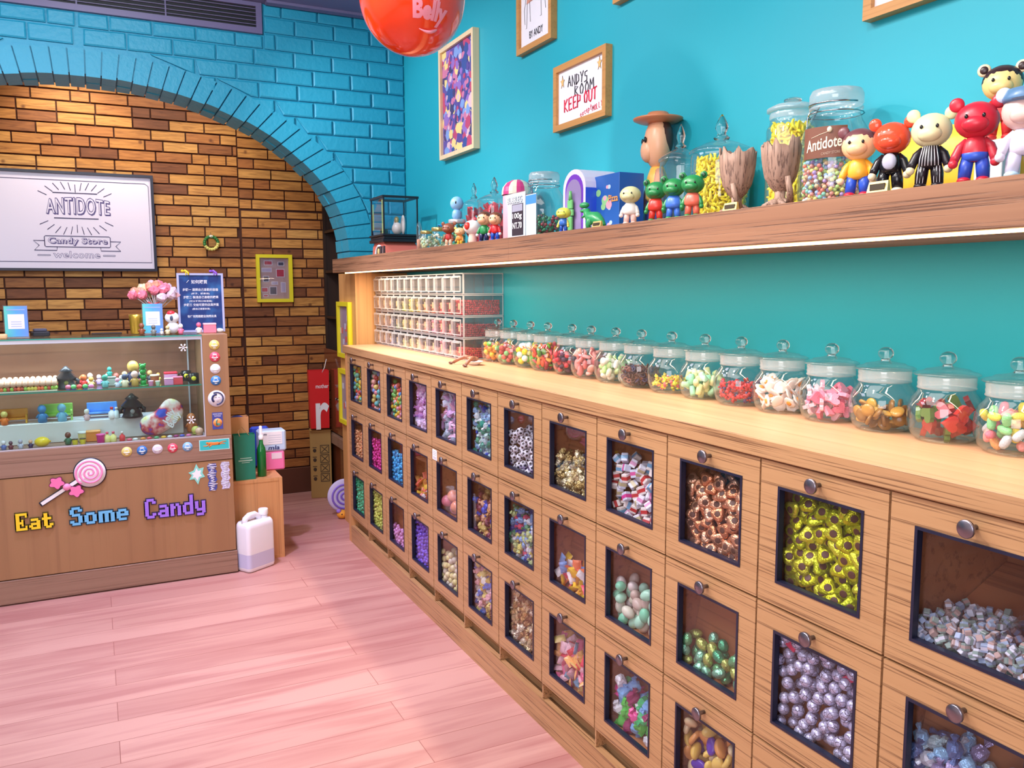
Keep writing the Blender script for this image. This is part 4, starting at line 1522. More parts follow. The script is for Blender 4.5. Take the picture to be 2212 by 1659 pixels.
t, p, px_ = wall_frame('framed_picture', 'small oak framed sign with hand lettered red and black words and two stars', 2.240, 2.567, 1.790, 2.002, OAK)
cv = lambda a, c: (px_ - 0.0009, 2.567 - 0.022 - a * 0.283, 1.812 + c * 0.168)
FONT = {
    'A': [[(0, 0), (.5, 1), (1, 0)], [(.2, .4), (.8, .4)]], 'N': [[(0, 0), (0, 1), (.9, 0), (1, 1)]], 'D': [[(0, 0), (0.1, 1), (.8, .8), (.9, .3), (0, 0)]],
    'Y': [[(0, 1), (.5, .5), (1, 1)], [(.5, .5), (.4, 0)]], 'S': [[(.9, .95), (.2, .9), (.2, .55), (.8, .5), (.8, .1), (0, .02)]],
    'R': [[(0, 0), (0, 1), (.8, .85), (.1, .5), (.9, 0)]], 'O': [[(.5, 1), (.05, .6), (.2, .05), (.7, 0), (.95, .5), (.5, 1)]],
    'M': [[(0, 0), (.1, 1), (.5, .4), (.9, 1), (1, 0)]], 'K': [[(0, 0), (0, 1)], [(.9, 1), (0, .45), (1, 0)]],
    'E': [[(.9, 1), (0, .95), (0.05, 0), (.95, .05)], [(0, .5), (.7, .52)]], 'P': [[(0, 0), (0.05, 1), (.85, .85), (.8, .5), (.05, .45)]],
    'U': [[(0, 1), (.1, .15), (.5, 0), (.9, .2), (1, 1)]], 'T': [[(0, .95), (1, 1)], [(.5, .98), (.45, 0)]], 'L': [[(0, 1), (0, 0), (.8, .03)]],
    'e': [[(0, .35), (.8, .4), (.4, .65), (0, .3), (.4, 0), (.9, .1)]], 'x': [[(0, .6), (.8, 0)], [(.8, .65), (0, 0)]], 'c': [[(.8, .5), (.3, .6), (.05, .25), (.5, 0), (.9, .1)]],
    'p': [[(0, .6), (0.05, -.4)], [(0, .5), (.7, .5), (.6, .05), (0, .05)]], 't': [[(.4, 1), (.4, .05), (.8, 0)], [(0, .65), (.8, .68)]],
}


def hand(s, x, y, w_, h_, slope=0.0, jit=0.05, seed=1):
    g = random.Random(seed)
    out = []
    n = len(s)
    cw = w_ / n
    for i, ch in enumerate(s):
        if ch == ' ': continue
        dx, dy = g.uniform(-jit, jit) * cw, g.uniform(-jit, jit) * h_
        for st in FONT[ch]:
            out.append([(x + i * cw + a * cw * 0.72 + dx, y + slope * i * cw + c * h_ + dy) for a, c in st])
    return out


strokes('black_lettering', hand('ANDYS', 0.22, 0.66, 0.46, 0.20, -0.04) + hand('ROOM', 0.38, 0.44, 0.44, 0.19, 0.04, seed=3), INK, t, cv, 0.0017)
strokes('red_lettering', hand('KEEP', 0.14, 0.20, 0.40, 0.24, 0.04, seed=5) + hand('OUT', 0.58, 0.24, 0.30, 0.22, 0.02, seed=6), RED, t, cv, 0.0024)
strokes('small_red_lettering', hand('except', 0.50, 0.02, 0.26, 0.10, 0.30, seed=7) + hand('MOLLY', 0.76, 0.04, 0.22, 0.10, 0.25, seed=8), RED, t, cv, 0.0009)
for (sx, sy) in ((0.09, 0.80), (0.90, 0.86)):
    st = [(sx + (0.085 if i % 2 == 0 else 0.035) * math.cos(R_(90 + 36 * i)) * 0.6, sy + (0.13 if i % 2 == 0 else 0.05) * math.sin(R_(90 + 36 * i))) for i in range(10)]
    b = B()
    b.poly(st, cv(0, 0), (0, -0.283, 0), (0, 0, 0.168), (-1, 0, 0), 0.0004)
    b.build('star', pm('crayon_orange', (240, 190, 120), 0.6), t)
    strokes('star_outline', [st + st[:1]], INK, t, cv, 0.0006)

for (lab_, ya, yb, za, zb_, sd) in (('oak frame cut by the top of the photo, above the brown hatted doll', 1.80, 2.205, 2.104, 2.40, 3), ('oak frame cut by the top of the photo, above the tall yellow and pastel jars', 0.86, 1.278, 1.803, 2.16, 5)):
    t, p, px_ = wall_frame('framed_picture', lab_, ya, yb, za, zb_, OAK)
    g = random.Random(sd)
    yc, zc = (ya + yb) / 2, (za + zb_) / 2 + .02
    b = B()
    for q in range(3):
        pts = [(px_ - .0008, yc + (.04 + .03 * q) * math.cos(a), zc + (.03 + .022 * q) * math.sin(a) + g.uniform(-.003, .003)) for a in [i_ * 6.283 / 14 for i_ in range(13)]]
        b.m = q
        b.tube(pts, .0014, 5)
    b.build('crayon_scribble', [RED, pm('crayon_blue', (70, 110, 200), .6), pm('crayon_orange', (240, 190, 120), 0.6)], t)

# balloon
t = thing('balloon', 'big glossy red orange balloon with pink lettering hanging from the ceiling', 'balloon', (0.800, 2.20, 2.035))
BRX, BRZ = 0.140, 0.152
m, nt, bsdf = _mat('balloon_rubber')
bsdf.inputs['Base Color'].default_value = (*lin((240, 62, 22)), 1)
bsdf.inputs['Roughness'].default_value = 0.12
bsdf.inputs['Coat Weight'].default_value = 0.5
b = B()
b.ball((0, 0, 0), (BRX, BRX, BRZ), 40, 26)
b.build('balloon_skin', m, t)
B().lathe([(0.004, 0.148), (0.005, 0.158), (0.012, 0.172)], n=12).build('knot', m, t)
B().tube([(0, 0, 0.165), (0, 0, CZ - 2.035)], 0.0008, 5).build('string', WHITE, t)
PINKL = pm('balloon_print', (246, 150, 170), 0.4)
baz = math.atan2(-2.20, -0.80) + 0.12      # azimuth facing into the room
def onball(az0, el0, wa, he, sl=0.0):
    def f(a, c):
        az = baz + az0 + a * wa + 0.0
        el = el0 + c * he + sl * a
        k = 1.004
        return (BRX * k * math.cos(el) * math.cos(az), BRX * k * math.cos(el) * math.sin(az), BRZ * k * math.sin(el))
    return f
lettering('lettering', 'Jelly', None or (0, 0, 0), UF, VF, 1, 1, PINKL, t, fn=onball(-0.18, -0.30, 0.72, 0.36, 0.0), offset=0.05)
lettering('lettering', 'Belly', (0, 0, 0), UF, VF, 1, 1, PINKL, t, fn=onball(-0.10, -0.70, 0.72, 0.38, -0.03), offset=0.05)
b = B()
f = onball(0.04, -0.80, 0.56, 0.0, 0.0)
b.tube([f(i / 8, 0)[:2] + (f(i / 8, 0)[2] - 0.010 * math.sin(math.pi * i / 8) + 0.008 * i / 8,) for i in range(9)], [0.001, .002, .003, .004, .0045, .0045, .004, .003, .001], 6)
b.build('swoosh', PINKL, t)

# ------------------------------------------------------------------ things on the long shelf
SZ = 1.4138


def lidjar(name, label, loc, h, r, fill=None, shape='apoth', group=None):
    t = thing(name, label, 'jar', loc, 0, group)
    b = B()
    if shape == 'apoth':
        hb = h * 0.64
        b.lathe([(r * .82, 0), (r * .84, 0.004), (r * .90, hb * .1), (r * .97, hb * .6), (r * 1.0, hb * .92), (r * .97, hb)], n=32, cap=False)
        b.lathe([(r * .82, 0.001), (0.0003, 0.002)], n=32, cap=False)
        b.build('jar_body', JARG, t)
        l = B()
        l.lathe([(r * 1.03, hb + .001), (r * 1.06, hb + .006), (r * .95, hb + h * .05), (r * .55, hb + h * .10), (r * .24, hb + h * .125), (r * .2, hb + h * .145)], n=32, cap=False)
        lo = l.build('lid', JARG, t)
        k = B()
        k.lathe([(r * .24, hb + h * .135), (r * .27, hb + h * .15), (r * .15, hb + h * .175), (r * .14, hb + h * .19), (r * .22, hb + h * .235), (r * .18, hb + h * .28), (r * .09, hb + h * .33), (r * .02, h)], n=20)
        k.build('finial', SOLIDG, lo)
    elif shape == 'clip':
        hs = h * .72
        b.lathe([(r * .78, 0), (r * .86, .004), (r * 1.0, h * .14), (r * 1.0, h * .50), (r * .9, h * .66), (r * .70, h * .76), (r * .66, h * .80), (r * .68, h * .82)], n=36, cap=False)
        b.lathe([(r * .78, 0.001), (0.0003, 0.002)], n=32, cap=False)
        b.build('jar_body', JARG, t)
        B().lathe([(r * .70, h * .825), (r * .74, h * .835), (r * .74, h * .85), (r * .70, h * .86)], n=32, cap=False).build('rubber_seal', COLLAR, t)
        l = B()
        l.lathe([(r * .70, h * .865), (r * .74, h * .88), (r * .74, h * .95), (r * .68, h * .985), (r * .3, h * .99), (0.0003, h * .99)], n=32, cap=False)
        lo = l.build('lid', COLLAR, t)
        c = B()
        c.tube([(-r * .76 * math.cos(a), -r * .76 * math.sin(a), h * .87) for a in [i * math.pi / 6 - math.pi / 2 for i in range(7)]], 0.0016, 6)
        c.tube([(-r * .2, r * .73, h * .90), (-r * .25, r * .84, h * .80), (-r * .2, r * .92, h * .66), (-r * .3, r * .86, h * .62)], 0.0016, 6)
        c.tube([(r * .1, r * .73, h * .90), (r * .0, r * .86, h * .80), (-r * .25, r * .86, h * .80)], 0.0016, 6)
        c.tube([(-r * .76 * math.cos(a), -r * .76 * math.sin(a), h * .80) for a in [i * 2 * math.pi / 16 for i in range(17)]], 0.0012, 6)
        c.build('wire_clip', pm('steel_wire', (170, 170, 175), 0.25, 1.0), t)
    else:
        hb = h * .82
        b.lathe([(r * .9, 0), (r * .96, .004), (r * 1.0, h * .05), (r * 1.0, hb * .9), (r * .88, hb * .96), (r * .86, hb)], n=36, cap=False)
        b.lathe([(r * .9, 0.001), (0.0003, 0.002)], n=32, cap=False)
        b.build('jar_body', JARG, t)
        B().lathe([(r * .87, hb + .001), (r * .9, hb + .006), (r * .87, hb + .014)], n=32, cap=False).build('sealing_collar', COLLAR, t)
        l = B()
        l.lathe([(r * .9, hb + .015), (r * 1.0, hb + .018), (r * 1.0, hb + .024), (r * .7, hb + .032), (r * .3, hb + .036)], n=32, cap=False)
        lo = l.build('lid', COLLAR, t)
        k = B()
        k.ball((0, 0, hb + .036 + (h - hb - .036) * .5), (r * .36, r * .36, (h - hb - .034) * .52), 16, 9)
        k.build('lid_knob', SOLIDG, lo)
    return t


def fillcyl(name, label, cat, group, kind, mats, c, r0, r1, zb, zt, rad, seed, cap, n=420, slopef=None, stuff=None, prm=1.0):
    rg = random.Random(seed)

    def smp(g):
        a = g.uniform(0, 6.283)
        q = (r0 + r1) / 2 - rad * 1.05
        q = q * (g.uniform(0.78, 1) if g.random() < .9 else g.uniform(.3, 1))
        return c[0] + q * math.cos(a), c[1] + q * math.sin(a)

    def flr(x, y):
        return zb
    pos = deposit(n, smp, flr, (slopef or (lambda x, y: zt)), rad * prm, rg, 5)
    pile(name, label, cat, group, kind, mats, pos, rad, rg, cap, stuff_label=stuff)


YEL = palette('banana_yellow', [(254, 228, 36), (250, 218, 44), (255, 236, 60)], 0.35)
# left end to right end
t = thing('paper_house_box', 'coral paper box with an arched opening under the black framed display case', 'box', (1.20, 3.80, SZ))
CORAL = pm('coral_card', (232, 120, 104), 0.6)
b = B()
b.poly([(-.105, 0), (.105, 0), (.095, .045), (.07, .062), (-.07, .062), (-.095, .045)], (0.0, 0, 0), (0, 1, 0), (0, 0, 1), (1, 0, 0), 0.15)
b.build('card_body', CORAL, t)
b = B()
b.tube([(-.004, .05 * math.cos(a) - .01, .048 * math.sin(a)) for a in [i * math.pi / 10 for i in range(11)]], 0.006, 6)
b.build('crumpled_paper_rim', PAPER, t)
b = B()
b.poly([(.045 * math.cos(a) - .01, .044 * math.sin(a)) for a in [i * math.pi / 10 for i in range(11)]], (-.002, 0, 0), (0, 1, 0), (0, 0, 1), (-1, 0, 0), 0.001)
b.build('dark_opening', pm('dark_opening', (52, 34, 30), 0.7), t)
B().lathe([(0.012, 0), (0.016, 0.002), (0.014, 0.006), (0.004, 0.007)], (-.010, -.012, 0.020), 16, 'X').build('round_biscuit', pm('biscuit', (222, 196, 130), 0.6), t)

t = thing('display_case', 'small black framed glass display case with a tiny pale figure inside', 'display case', (1.275, 3.80, SZ + 0.0625))
b = B()
b.bbox(-.09, .09, -.105, .105, 0, .014, .002)
b.bbox(-.085, .085, -.10, .10, .014, .026, .002)
b.bbox(-.09, .09, -.105, .105, .026, .036, .002)
b.build('stepped_base', BLACK, t)
b = B()
for sx in (-1, 1):
    for sy in (-1, 1):
        b.box(sx * .08 - .003, sx * .08 + .003, sy * .092 - .003, sy * .092 + .003, .036, .20)
b.ring(-.098, .098, -.086, .086, -.088, .088, -.076, .076, .198, .208)
for i in range(len(b.v) - 16, len(b.v)):
    x, y, z = b.v[i]
    b.v[i] = (z, y, x)
b.build('frame', BLACK, t)
b = B()
b.box(-.081, -.080, -.09, .09, .036, .199)
b.box(-.08, .08, -.093, -.092, .036, .199)
b.box(-.08, .08, .092, .093, .036, .199)
b.build('case_glass', PANE, t)
b = B()
b.box(-.078, -.076, -.075, -.055, .04, .19)
b.box(-.078, -.076, .07, .085, .06, .18)
b.build('green_strip', pm('green_strip', (180, 220, 140), 0.5), t)
B().bbox(-.06, -.04, -.03, .03, .037, .062, .002).build('name_plaque', pm('dark_green_plaque', (30, 70, 66), 0.5), t)
t2 = thing('trinket', 'cream porcelain trinket with pink wings inside the black framed case', 'ornament', (1.29, 3.80, SZ + 0.0625 + 0.0365))
b = B()
b.ball((0, 0, .03), (.026, .03, .03), 14, 8)
b.ball((0.01, .05, .04), (.012, .026, .04), 12, 7)
b.ball((0.01, -.052, .045), (.010, .02, .045), 12, 7)
b.build('shell_body', pm('cream_porcelain', (236, 222, 206), 0.35), t2)
B().ball((0, .01, .072), (.012, .015, .016), 12, 7).build('gold_top', pm('gold_trinket', (214, 180, 110), 0.35, 0.5), t2)

for k, (y, lab) in enumerate(((3.62, 'small dark cylinder magnet before the coral box, farther one'), (3.575, 'small dark cylinder magnet before the coral box, nearer one'))):
    tag(B().lathe([(0.006, 0), (0.0065, 0.002), (0.0065, 0.036), (0.006, 0.038)], n=14).build('bead_tube', pm('dark_tube', (70, 46, 50), 0.3), None, (1.15, y, SZ)), lab, 'tube')
t = thing('test_tube', 'thin clear glass tube of orange grains near the left end of the shelf', 'glass tube', (1.17, 3.183, SZ))
B().lathe([(0.010, 0), (0.011, 0.002), (0.011, 0.09), (0.008, 0.105), (0.003, 0.113), (0.0005, 0.115)], n=18, cap=False).build('tube_glass', JARG, t)
B().lathe([(0.0095, 0.001), (0.0095, 0.045), (0.001, 0.047)], n=16).build('orange_grains', pm('orange_grain', (226, 150, 120), 0.7, bump=0.6, bscale=400), t)
GLJ = pm('gold_lid', (210, 190, 120), 0.3, 0.8)
for x, y, h, r, lab in ((1.175, 3.115, .075, .026, 'short glass jar with a gold lid beside the thin glass tube'), (1.255, 3.19, .095, .031, 'gold lidded glass jar with blue ribbon on top')):
    t = thing('screw_jar', lab, 'jar', (x, y, SZ))
    B().lathe([(r * .9, 0), (r, .003), (r, h * .78), (r * .85, h * .86)], n=24, cap=False).build('jar_body', JARG, t)
    B().lathe([(r * .88, h * .84), (r * .92, h * .86), (r * .92, h * .96), (r * .86, h)], n=24).build('gold_lid', GLJ, t)
    b = B()
    g = random.Random(int(y * 100))
    for i in range(46):
        a = g.uniform(0, 6.28)
        b.ball((r * .76 * math.cos(a), r * .76 * math.sin(a), g.uniform(.008, h * .7)), 0.0065, 7, 5)
    o = b.build('pale_beads', palette('pale_beads', [(226, 214, 160), (200, 226, 190), (240, 236, 220)], 0.3), t)
    o['kind'] = 'stuff'
    if h > .08:
        b = B()
        for q in range(3):
            b.tube([(r * (.3 + .5 * math.sin(i * 1.1 + q)), r * .9 * math.cos(i * .9 + q), h + .003 + .006 * abs(math.sin(i + q))) for i in range(9)], 0.0012, 5)
        b.build('blue_ribbon', pm('blue_ribbon', (60, 140, 230), 0.4), t)

t = thing('screw_jar', 'glass jar of green beads with a white lid, a pale blue doll on top', 'jar', (1.30, 3.105, SZ))
B().lathe([(.030, 0), (.033, .003), (.033, .095), (.029, .104)], n=24, cap=False).build('jar_body', JARG, t)
B().lathe([(.032, .105), (.034, .107), (.034, .119), (.032, .121)], n=24).build('lid', pm('silver_lid', (220, 220, 226), 0.3, 0.5), t)
b = B()
g = random.Random(2)
for i in range(90):
    a = g.uniform(0, 6.28)
    b.ball((.0255 * math.cos(a), .0255 * math.sin(a), g.uniform(.008, .095)), 0.0065, 7, 5)
o = b.build('green_beads', palette('green_bead', [(60, 150, 60), (120, 200, 90), (30, 90, 50), (90, 180, 120)], 0.3), t)
o['kind'] = 'stuff'

lidjar('apothecary_jar', 'narrow apothecary jar of red sweets, the left of the red pair', (1.365, 3.085, SZ), .263, .051)
lidjar('apothecary_jar', 'larger apothecary jar of red sweets, the right of the red pair', (1.335, 2.833, SZ), .255, .062)
REDC = palette('red_sachet', [(226, 50, 70), (240, 90, 100), (200, 30, 50), (236, 70, 86)], 0.25, coat=0.3)
fillcyl('red_sachet', 'crinkled red wrapped sweet in the left red apothecary jar', 'sweet', 'red sweets in the narrow apothecary jar', 'sachet', REDC, (1.365, 3.085), .038, .043, SZ + .003, SZ + .168, .0140, 1, 150, prm=.72)
fillcyl('red_sachet', 'crinkled red wrapped sweet in the right red apothecary jar', 'sweet', 'red sweets in the wide apothecary jar', 'sachet', REDC, (1.335, 2.833), .047, .053, SZ + .003, SZ + .162, .0155, 2, 150, prm=.72)

t = thing('bubblegum_tin', 'round tin with a pink and cream striped dome behind the price sign', 'tin', (1.37, 2.715, SZ))
B().lathe([(.050, 0), (.052, .003), (.052, .175), (.05, .178)], n=32).build('tin_body', pm('pale_pink_tin', (240, 190, 205), 0.35), t)
b = B()
n = 24
for i in range(n):
    b.m = (i // 2) % 2
    a0, a1 = 2 * math.pi * i / n, 2 * math.pi * (i + 1) / n
    rows = [(0.056, .180), (.056, .190), (.053, .206), (.040, .222), (.02, .232), (.0005, .235)]
    for (ra, za), (rb, zb_) in zip(rows, rows[1:]):
        b.add([(ra * math.cos(a0), ra * math.sin(a0), za), (ra * math.cos(a1), ra * math.sin(a1), za), (rb * math.cos(a1), rb * math.sin(a1), zb_), (rb * math.cos(a0), rb * math.sin(a0), zb_)], [(0, 1, 2, 3)], True)
b.build('striped_dome', [pm('dome_pink', (236, 70, 140), 0.4), pm('dome_cream', (250, 236, 214), 0.4)], t)

lidjar('clip_jar', 'large wire clip jar half full of green and red beads', (1.335, 2.452, SZ), .227, .068, shape='clip')
GB = palette('christmas_bead', [(40, 130, 90), (60, 160, 110), (176, 60, 70), (30, 110, 80), (150, 50, 60)], 0.3)
fillcyl('berry_bead', 'small dark green or red round bead sweet in the clip jar', 'sweet', 'green and red beads in the clip jar', 'smallball', GB, (1.335, 2.452), .060, .066, SZ + .003, SZ + .115, .0058, 3, 110, 900,
        slopef=lambda x, y: SZ + .104 + (y - 2.452) * .45, stuff='pile of small green and red bead sweets in the clip jar')

# price sign and leaflet in acrylic stands
def stand(name, label, x, y0, y1, h, faces, parent_mat=None):
    t = thing(name, label, 'sign stand', (x, (y0 + y1) / 2, SZ))
    wd = (y1 - y0) / 2
    B().box(0, .003, -wd, wd, 0, h).build('acrylic_sheet', ACR, t)
    B().box(-.004, .022, -wd, wd, -0.0001, .003).build('stand_base', ACRE, t)
    return t
t = stand('price_sign', 'clear acrylic price stand reading 100g NT.70 before the striped tin', 1.14, 2.205, 2.325, .135, None)
B().box(-.001, -.0002, -.058, .058, .004, .132).build('clear_insert', pm('pale_insert', (214, 226, 236), 0.4, alpha=.55), t)
B().box(-.0018, -.0011, -.045, .028, .008, .100).build('dark_panel', pm('price_panel', (44, 36, 48), 0.4), t)
B().box(-.0022, -.0019, -.042, .025, .078, .098).build('grey_band', pm('grey_band', (150, 150, 170), 0.4), t)
lettering('lettering', 'BUBBLEG', (-.002, .056, .104), UR, VR, .094, .018, pm('outline_teal', (60, 110, 130), 0.4), t, .0006, offset=0.03)
lettering('lettering', 'BUBBLEG', (-.002, .056, .104), UR, VR, .094, .018, WHITE, t, .001)
lettering('lettering', '100g', (-.0022, .022, .053), UR, VR, .060, .020, WHITE, t, .0006, offset=0.01)
lettering('lettering', 'NT.70', (-.0022, .022, .028), UR, VR, .060, .018, WHITE, t, .0006, offset=0.01)
t = stand('leaflet_stand', 'acrylic stand with a pale blue leaflet, right of the price sign', 1.138, 2.135, 2.20, .122, None)
B().box(-.0012, -.0004, -.031, .031, .004, .119).build('leaflet', pm('pale_blue_leaflet', (190, 214, 240), 0.5), t)
B().box(-.0016, -.0013, -.031, .031, .092, .117).build('blue_header', pm('leaflet_header', (60, 130, 210), 0.5), t)
B().box(-.0016, -.0013, -.024, .026, .045, .084).build('white_field', PAPER, t)

t = thing('capsule_toy_box', 'white and blue arched plastic toy capsule with a purple window arch', 'toy box', (1.24, 2.10, SZ))
def arch(y0, y1, h, n=12, top=.62):
    m_, w_ = (y0 + y1) / 2, (y1 - y0) / 2
    return [(y0, 0), (y1, 0)] + [(m_ + w_ * math.cos(math.pi * i / n), h * top + h * (1 - top) * math.sin(math.pi * i / n)) for i in range(n + 1)]
b = B()
b.poly(arch(-.062, .062, .186, top=.72), (.0, 0, 0), (0, 1, 0), (0, 0, 1), (1, 0, 0), .12)
b.build('capsule_shell', pm('capsule_white', (226, 222, 246), 0.3), t)
b = B()
b.poly(arch(-.050, .048, .168, top=.72)[1:] + [(-.05, 0)], (-.0015, -.0, .004), (0, 1, 0), (0, 0, 1), (1, 0, 0), .0015)
b.build('purple_surround', pm('capsule_purple', (120, 60, 190), 0.3), t)
b = B()
b.poly(arch(-.043, .041, .150, top=.72), (-.003, 0, .008), (0, 1, 0), (0, 0, 1), (1, 0, 0), .0015)
b.build('window_recess', pm('capsule_inner', (150, 130, 180), 0.4), t)
b = B()
b.box(-0.0, .11, -.0635, -.0622, .03, .13)
b.build('blue_side_panel', pm('capsule_blue', (50, 90, 220), 0.3), t)
B().box(.04, .075, -.0655, -.0637, .0, .075).build('white_side_plate', pm('capsule_plate', (220, 230, 246), 0.3), t)
t2 = thing('green_robot_toy', 'tiny green robot toy in the window of the white capsule', 'toy', (1.228, 2.10, SZ + .0))
b = B()
b.bbox(-.004, .004, -.012, .012, .075, .10, .002)
b.bbox(-.004, .004, -.016, .016, .055, .073, .002)
b.tube([(0, 0, .1), (0, 0, .125)], [.006, .004], 8)
b.bbox(-.004, .004, -.01, .01, 0, .053, .002)
b.build('robot_body', pm('robot_green', (110, 190, 110), 0.4), t2)

t = thing('picture_box', 'blue cardboard box with pale printed shapes, left of the hatted doll', 'box', (1.315, 1.985, SZ))
b = B()
b.bbox(-.04, .04, -.062, .062, 0, .160, .001)
b.build('box_body', pm('blue_card', (36, 96, 180), 0.45), t)
b = B()
g = random.Random(8)
for i in range(12):
    b.m = i % 3
    b.poly([(g.uniform(-.05, .0) * 0 + cy + rad_ * math.cos(a), cz + rad_ * .8 * math.sin(a)) for (cy, cz, rad_) in [(g.uniform(-.03, .045), g.uniform(.02, .13), g.uniform(.006, .018))] for a in [j * 6.283 / 12 for j in range(12)]], (-.0402 - i * .00002, 0, 0), (0, 1, 0), (0, 0, 1), (-1, 0, 0), .0003)
b.build('printed_shape', [pm('print_pale', (190, 220, 240), 0.5), pm('print_pink', (240, 170, 190), 0.5), pm('print_green', (150, 210, 140), 0.5)], t)
lettering('lettering', 'Pizza', (-.041, -.012, .085), UR, Vector((0, 0, 1)), .046, .018, pm('print_orange', (250, 170, 90), 0.4), t, .0006, offset=.02)


# generic figurines ------------------------------------------------------
def figurine(name, label, loc, h, face, head, torso, arm, leg, hand=None, ear=None, foot=None, inner=None, hat=None, hair=None, build=1.0, wide=1.0, cat='figurine', extra=None, eyes=True, earpos=0.36):
    t = thing(name, label, cat, loc, math.atan2(face[1], face[0]))
    # local: +x faces forward, y sideways, z up
    hh = h * 0.24 * wide
    hz = h * (0.74 if ear else 0.76)
    b = B()
    b.ball((0, 0, hz), (hh * .80, hh * 1.0, h * .215), 18, 12)
    b.ball((hh * .55, 0, hz - h * .06), (hh * .45, hh * .62, h * .10), 14, 8)
    ho = b.build('head', head, t)
    if eyes:
        b = B()
        for s_ in (1, -1):
            b.ball((hh * .80, s_ * hh * .38, hz + h * .025), (h * .012, h * .02, h * .026), 8, 6)
        b.build('eye', pm('eye_black', (24, 20, 24), 0.2), ho)
    if ear:
        for s_ in (1, -1):
            b = B()
            b.ball((-hh * .05, s_ * hh * .92, hz + h * .20), (h * .035, h * .085, h * .085), 14, 9)
            if inner:
                b.m = 1
                b.ball((hh * .04, s_ * hh * .92, hz + h * .20), (h * .025, h * .055, h * .055), 12, 7)
            b.build('ear', [ear, inner or ear], ho)
    if hair:
        b = B()
        b.ball((-hh * .12, 0, hz + h * .03), (hh * .86, hh * 1.04, h * .215), 16, 10)
        b.build('hair', hair, ho)
    if hat:
        b = B()
        b.lathe([(hh * .95, hz + h * .10), (hh * 1.0, hz + h * .14), (hh * .8, hz + h * .24), (hh * .3, hz + h * .27)], n=18)
        b.ball((hh * .7, 0, hz + h * .12), (hh * .5, hh * .6, h * .02), 12, 6)
        b.build('cap', hat, ho)
    b = B()
    b.lathe([(h * .09 * build, h * .26), (h * .135 * build, h * .30), (h * .14 * build, h * .38), (h * .12 * build, h * .48), (h * .08 * build, h * .56)], n=16, jit=lambda k, i, x, y, z: (x * .85, y * 1.05, z))
    to = b.build('torso', torso, t)
    for s_ in (1, -1):
        b = B()
        b.tube([(0, s_ * h * .09, h * .52), (h * .01, s_ * h * .16, h * .44), (h * .03, s_ * h * .20, h * .33), (h * .05, s_ * h * .215, h * .27)], [h * .035, h * .05, h * .055, h * .048], 10)
        b.m = 1
        b.ball((h * .06, s_ * h * .22, h * .245), h * .055, 12, 8)
        b.build('arm', [arm, hand or arm], t)
        b = B()
        b.tube([(0, s_ * h * .07, h * .32), (h * .005, s_ * h * .09, h * .2), (h * .01, s_ * h * .10, h * .07)], [h * .07, h * .078, h * .07], 10)
        b.m = 1
        b.ball((h * .03, s_ * h * .10, h * .045), (h * .095, h * .078, h * .045), 12, 8)
        b.build('leg', [leg, foot or leg], t)
    return t, to


def pt(c, r=.35): return C(c, r)


FC = (-1, -.75)     # facing into the room, slightly towards the entrance
t2 = thing('ball_head_doll', 'pale blue round headed doll standing on the green bead jar', 'figurine', (1.30, 3.105, SZ + .1212), math.atan2(-.75, -1))
B().ball((0, 0, .062), (.024, .027, .027), 18, 12).build('head', pt((150, 200, 240)), t2)
B().lathe([(.014, 0), (.02, .012), (.018, .03), (.01, .04)], n=16).build('torso', pt((140, 190, 236)), t2)
B().ball((-.012, -.012, .016), .011, 10, 7).build('back_pack', pt((200, 140, 90)), t2)
B().ball((.022, .008, .064), (.003, .003, .006), 8, 6).build('eye', MATS['eye_black'] if 'eye_black' in MATS else pm('eye_black', (24, 20, 24), 0.2), t2)

figurine('toy_figurine', 'brown and cream toy animal crouching with a red scarf', (1.14, 2.80, SZ), .085, FC, pt((150, 84, 60)), pt((200, 60, 60)), pt((150, 84, 60)), pt((236, 200, 170)), ear=pt((150, 84, 60)), wide=1.25)
figurine('toy_figurine', 'orange and yellow plump toy animal beside the brown one', (1.14, 2.70, SZ), .062, FC, pt((240, 190, 140)), pt((236, 150, 70)), pt((240, 170, 90)), pt((246, 200, 70)), ear=pt((240, 210, 110)), build=1.4, wide=1.3)
t2 = thing('mushroom_figurine', 'white mushroom shaped figurine with a red spotted cap', 'figurine', (1.15, 2.615, SZ))
B().lathe([(.012, 0), (.015, .01), (.012, .03), (.011, .04)], n=16).build('stem', pt((240, 214, 196)), t2)
cp = B().ball((0, 0, .055), (.029, .031, .024), 20, 12).build('cap', pt((246, 240, 238)), t2)
B().ball((-.022, -.010, .058), (.011, .013, .013), 12, 8).build('red_spot', pt((226, 60, 50)), cp)
B().ball((.0, .024, .062), (.011, .011, .012), 12, 8).build('red_spot', pt((226, 60, 50)), cp)
figurine('toy_figurine', 'small brown haired doll in a green shirt and dark blue trousers', (1.15, 2.52, SZ), .100, FC, pt((236, 180, 140)), pt((40, 140, 80)), pt((40, 140, 80)), pt((30, 40, 90)), pt((240, 240, 244)), hair=pt((96, 60, 44)))
figurine('toy_figurine', 'small brown haired doll in a red shirt and blue trousers', (1.145, 2.425, SZ), .090, FC, pt((236, 180, 140)), pt((214, 40, 50)), pt((214, 40, 50)), pt((30, 80, 190)), pt((240, 240, 244)), hair=pt((110, 66, 46)))
t2 = thing('pink_toy_fan', 'small flat pink plastic fan leaning between the dolls', 'toy', (1.165, 2.575, SZ))
b = B()
b.poly([(0, 0), (.016, .0), (.022, .03), (.006, .045), (-.01, .03)], (0, 0, 0), (0, 1, 0), (0, 0, 1), (1, 0, 0), .004)
b.build('fan_blade', pt((240, 120, 180)), t2)
figurine('toy_figurine', 'short toy figure with a yellow head and blue suit', (1.14, 1.985, SZ), .068, FC, pt((220, 220, 90)), pt((50, 110, 200)), pt((226, 214, 90)), pt((40, 90, 190)), wide=1.3, build=1.3)
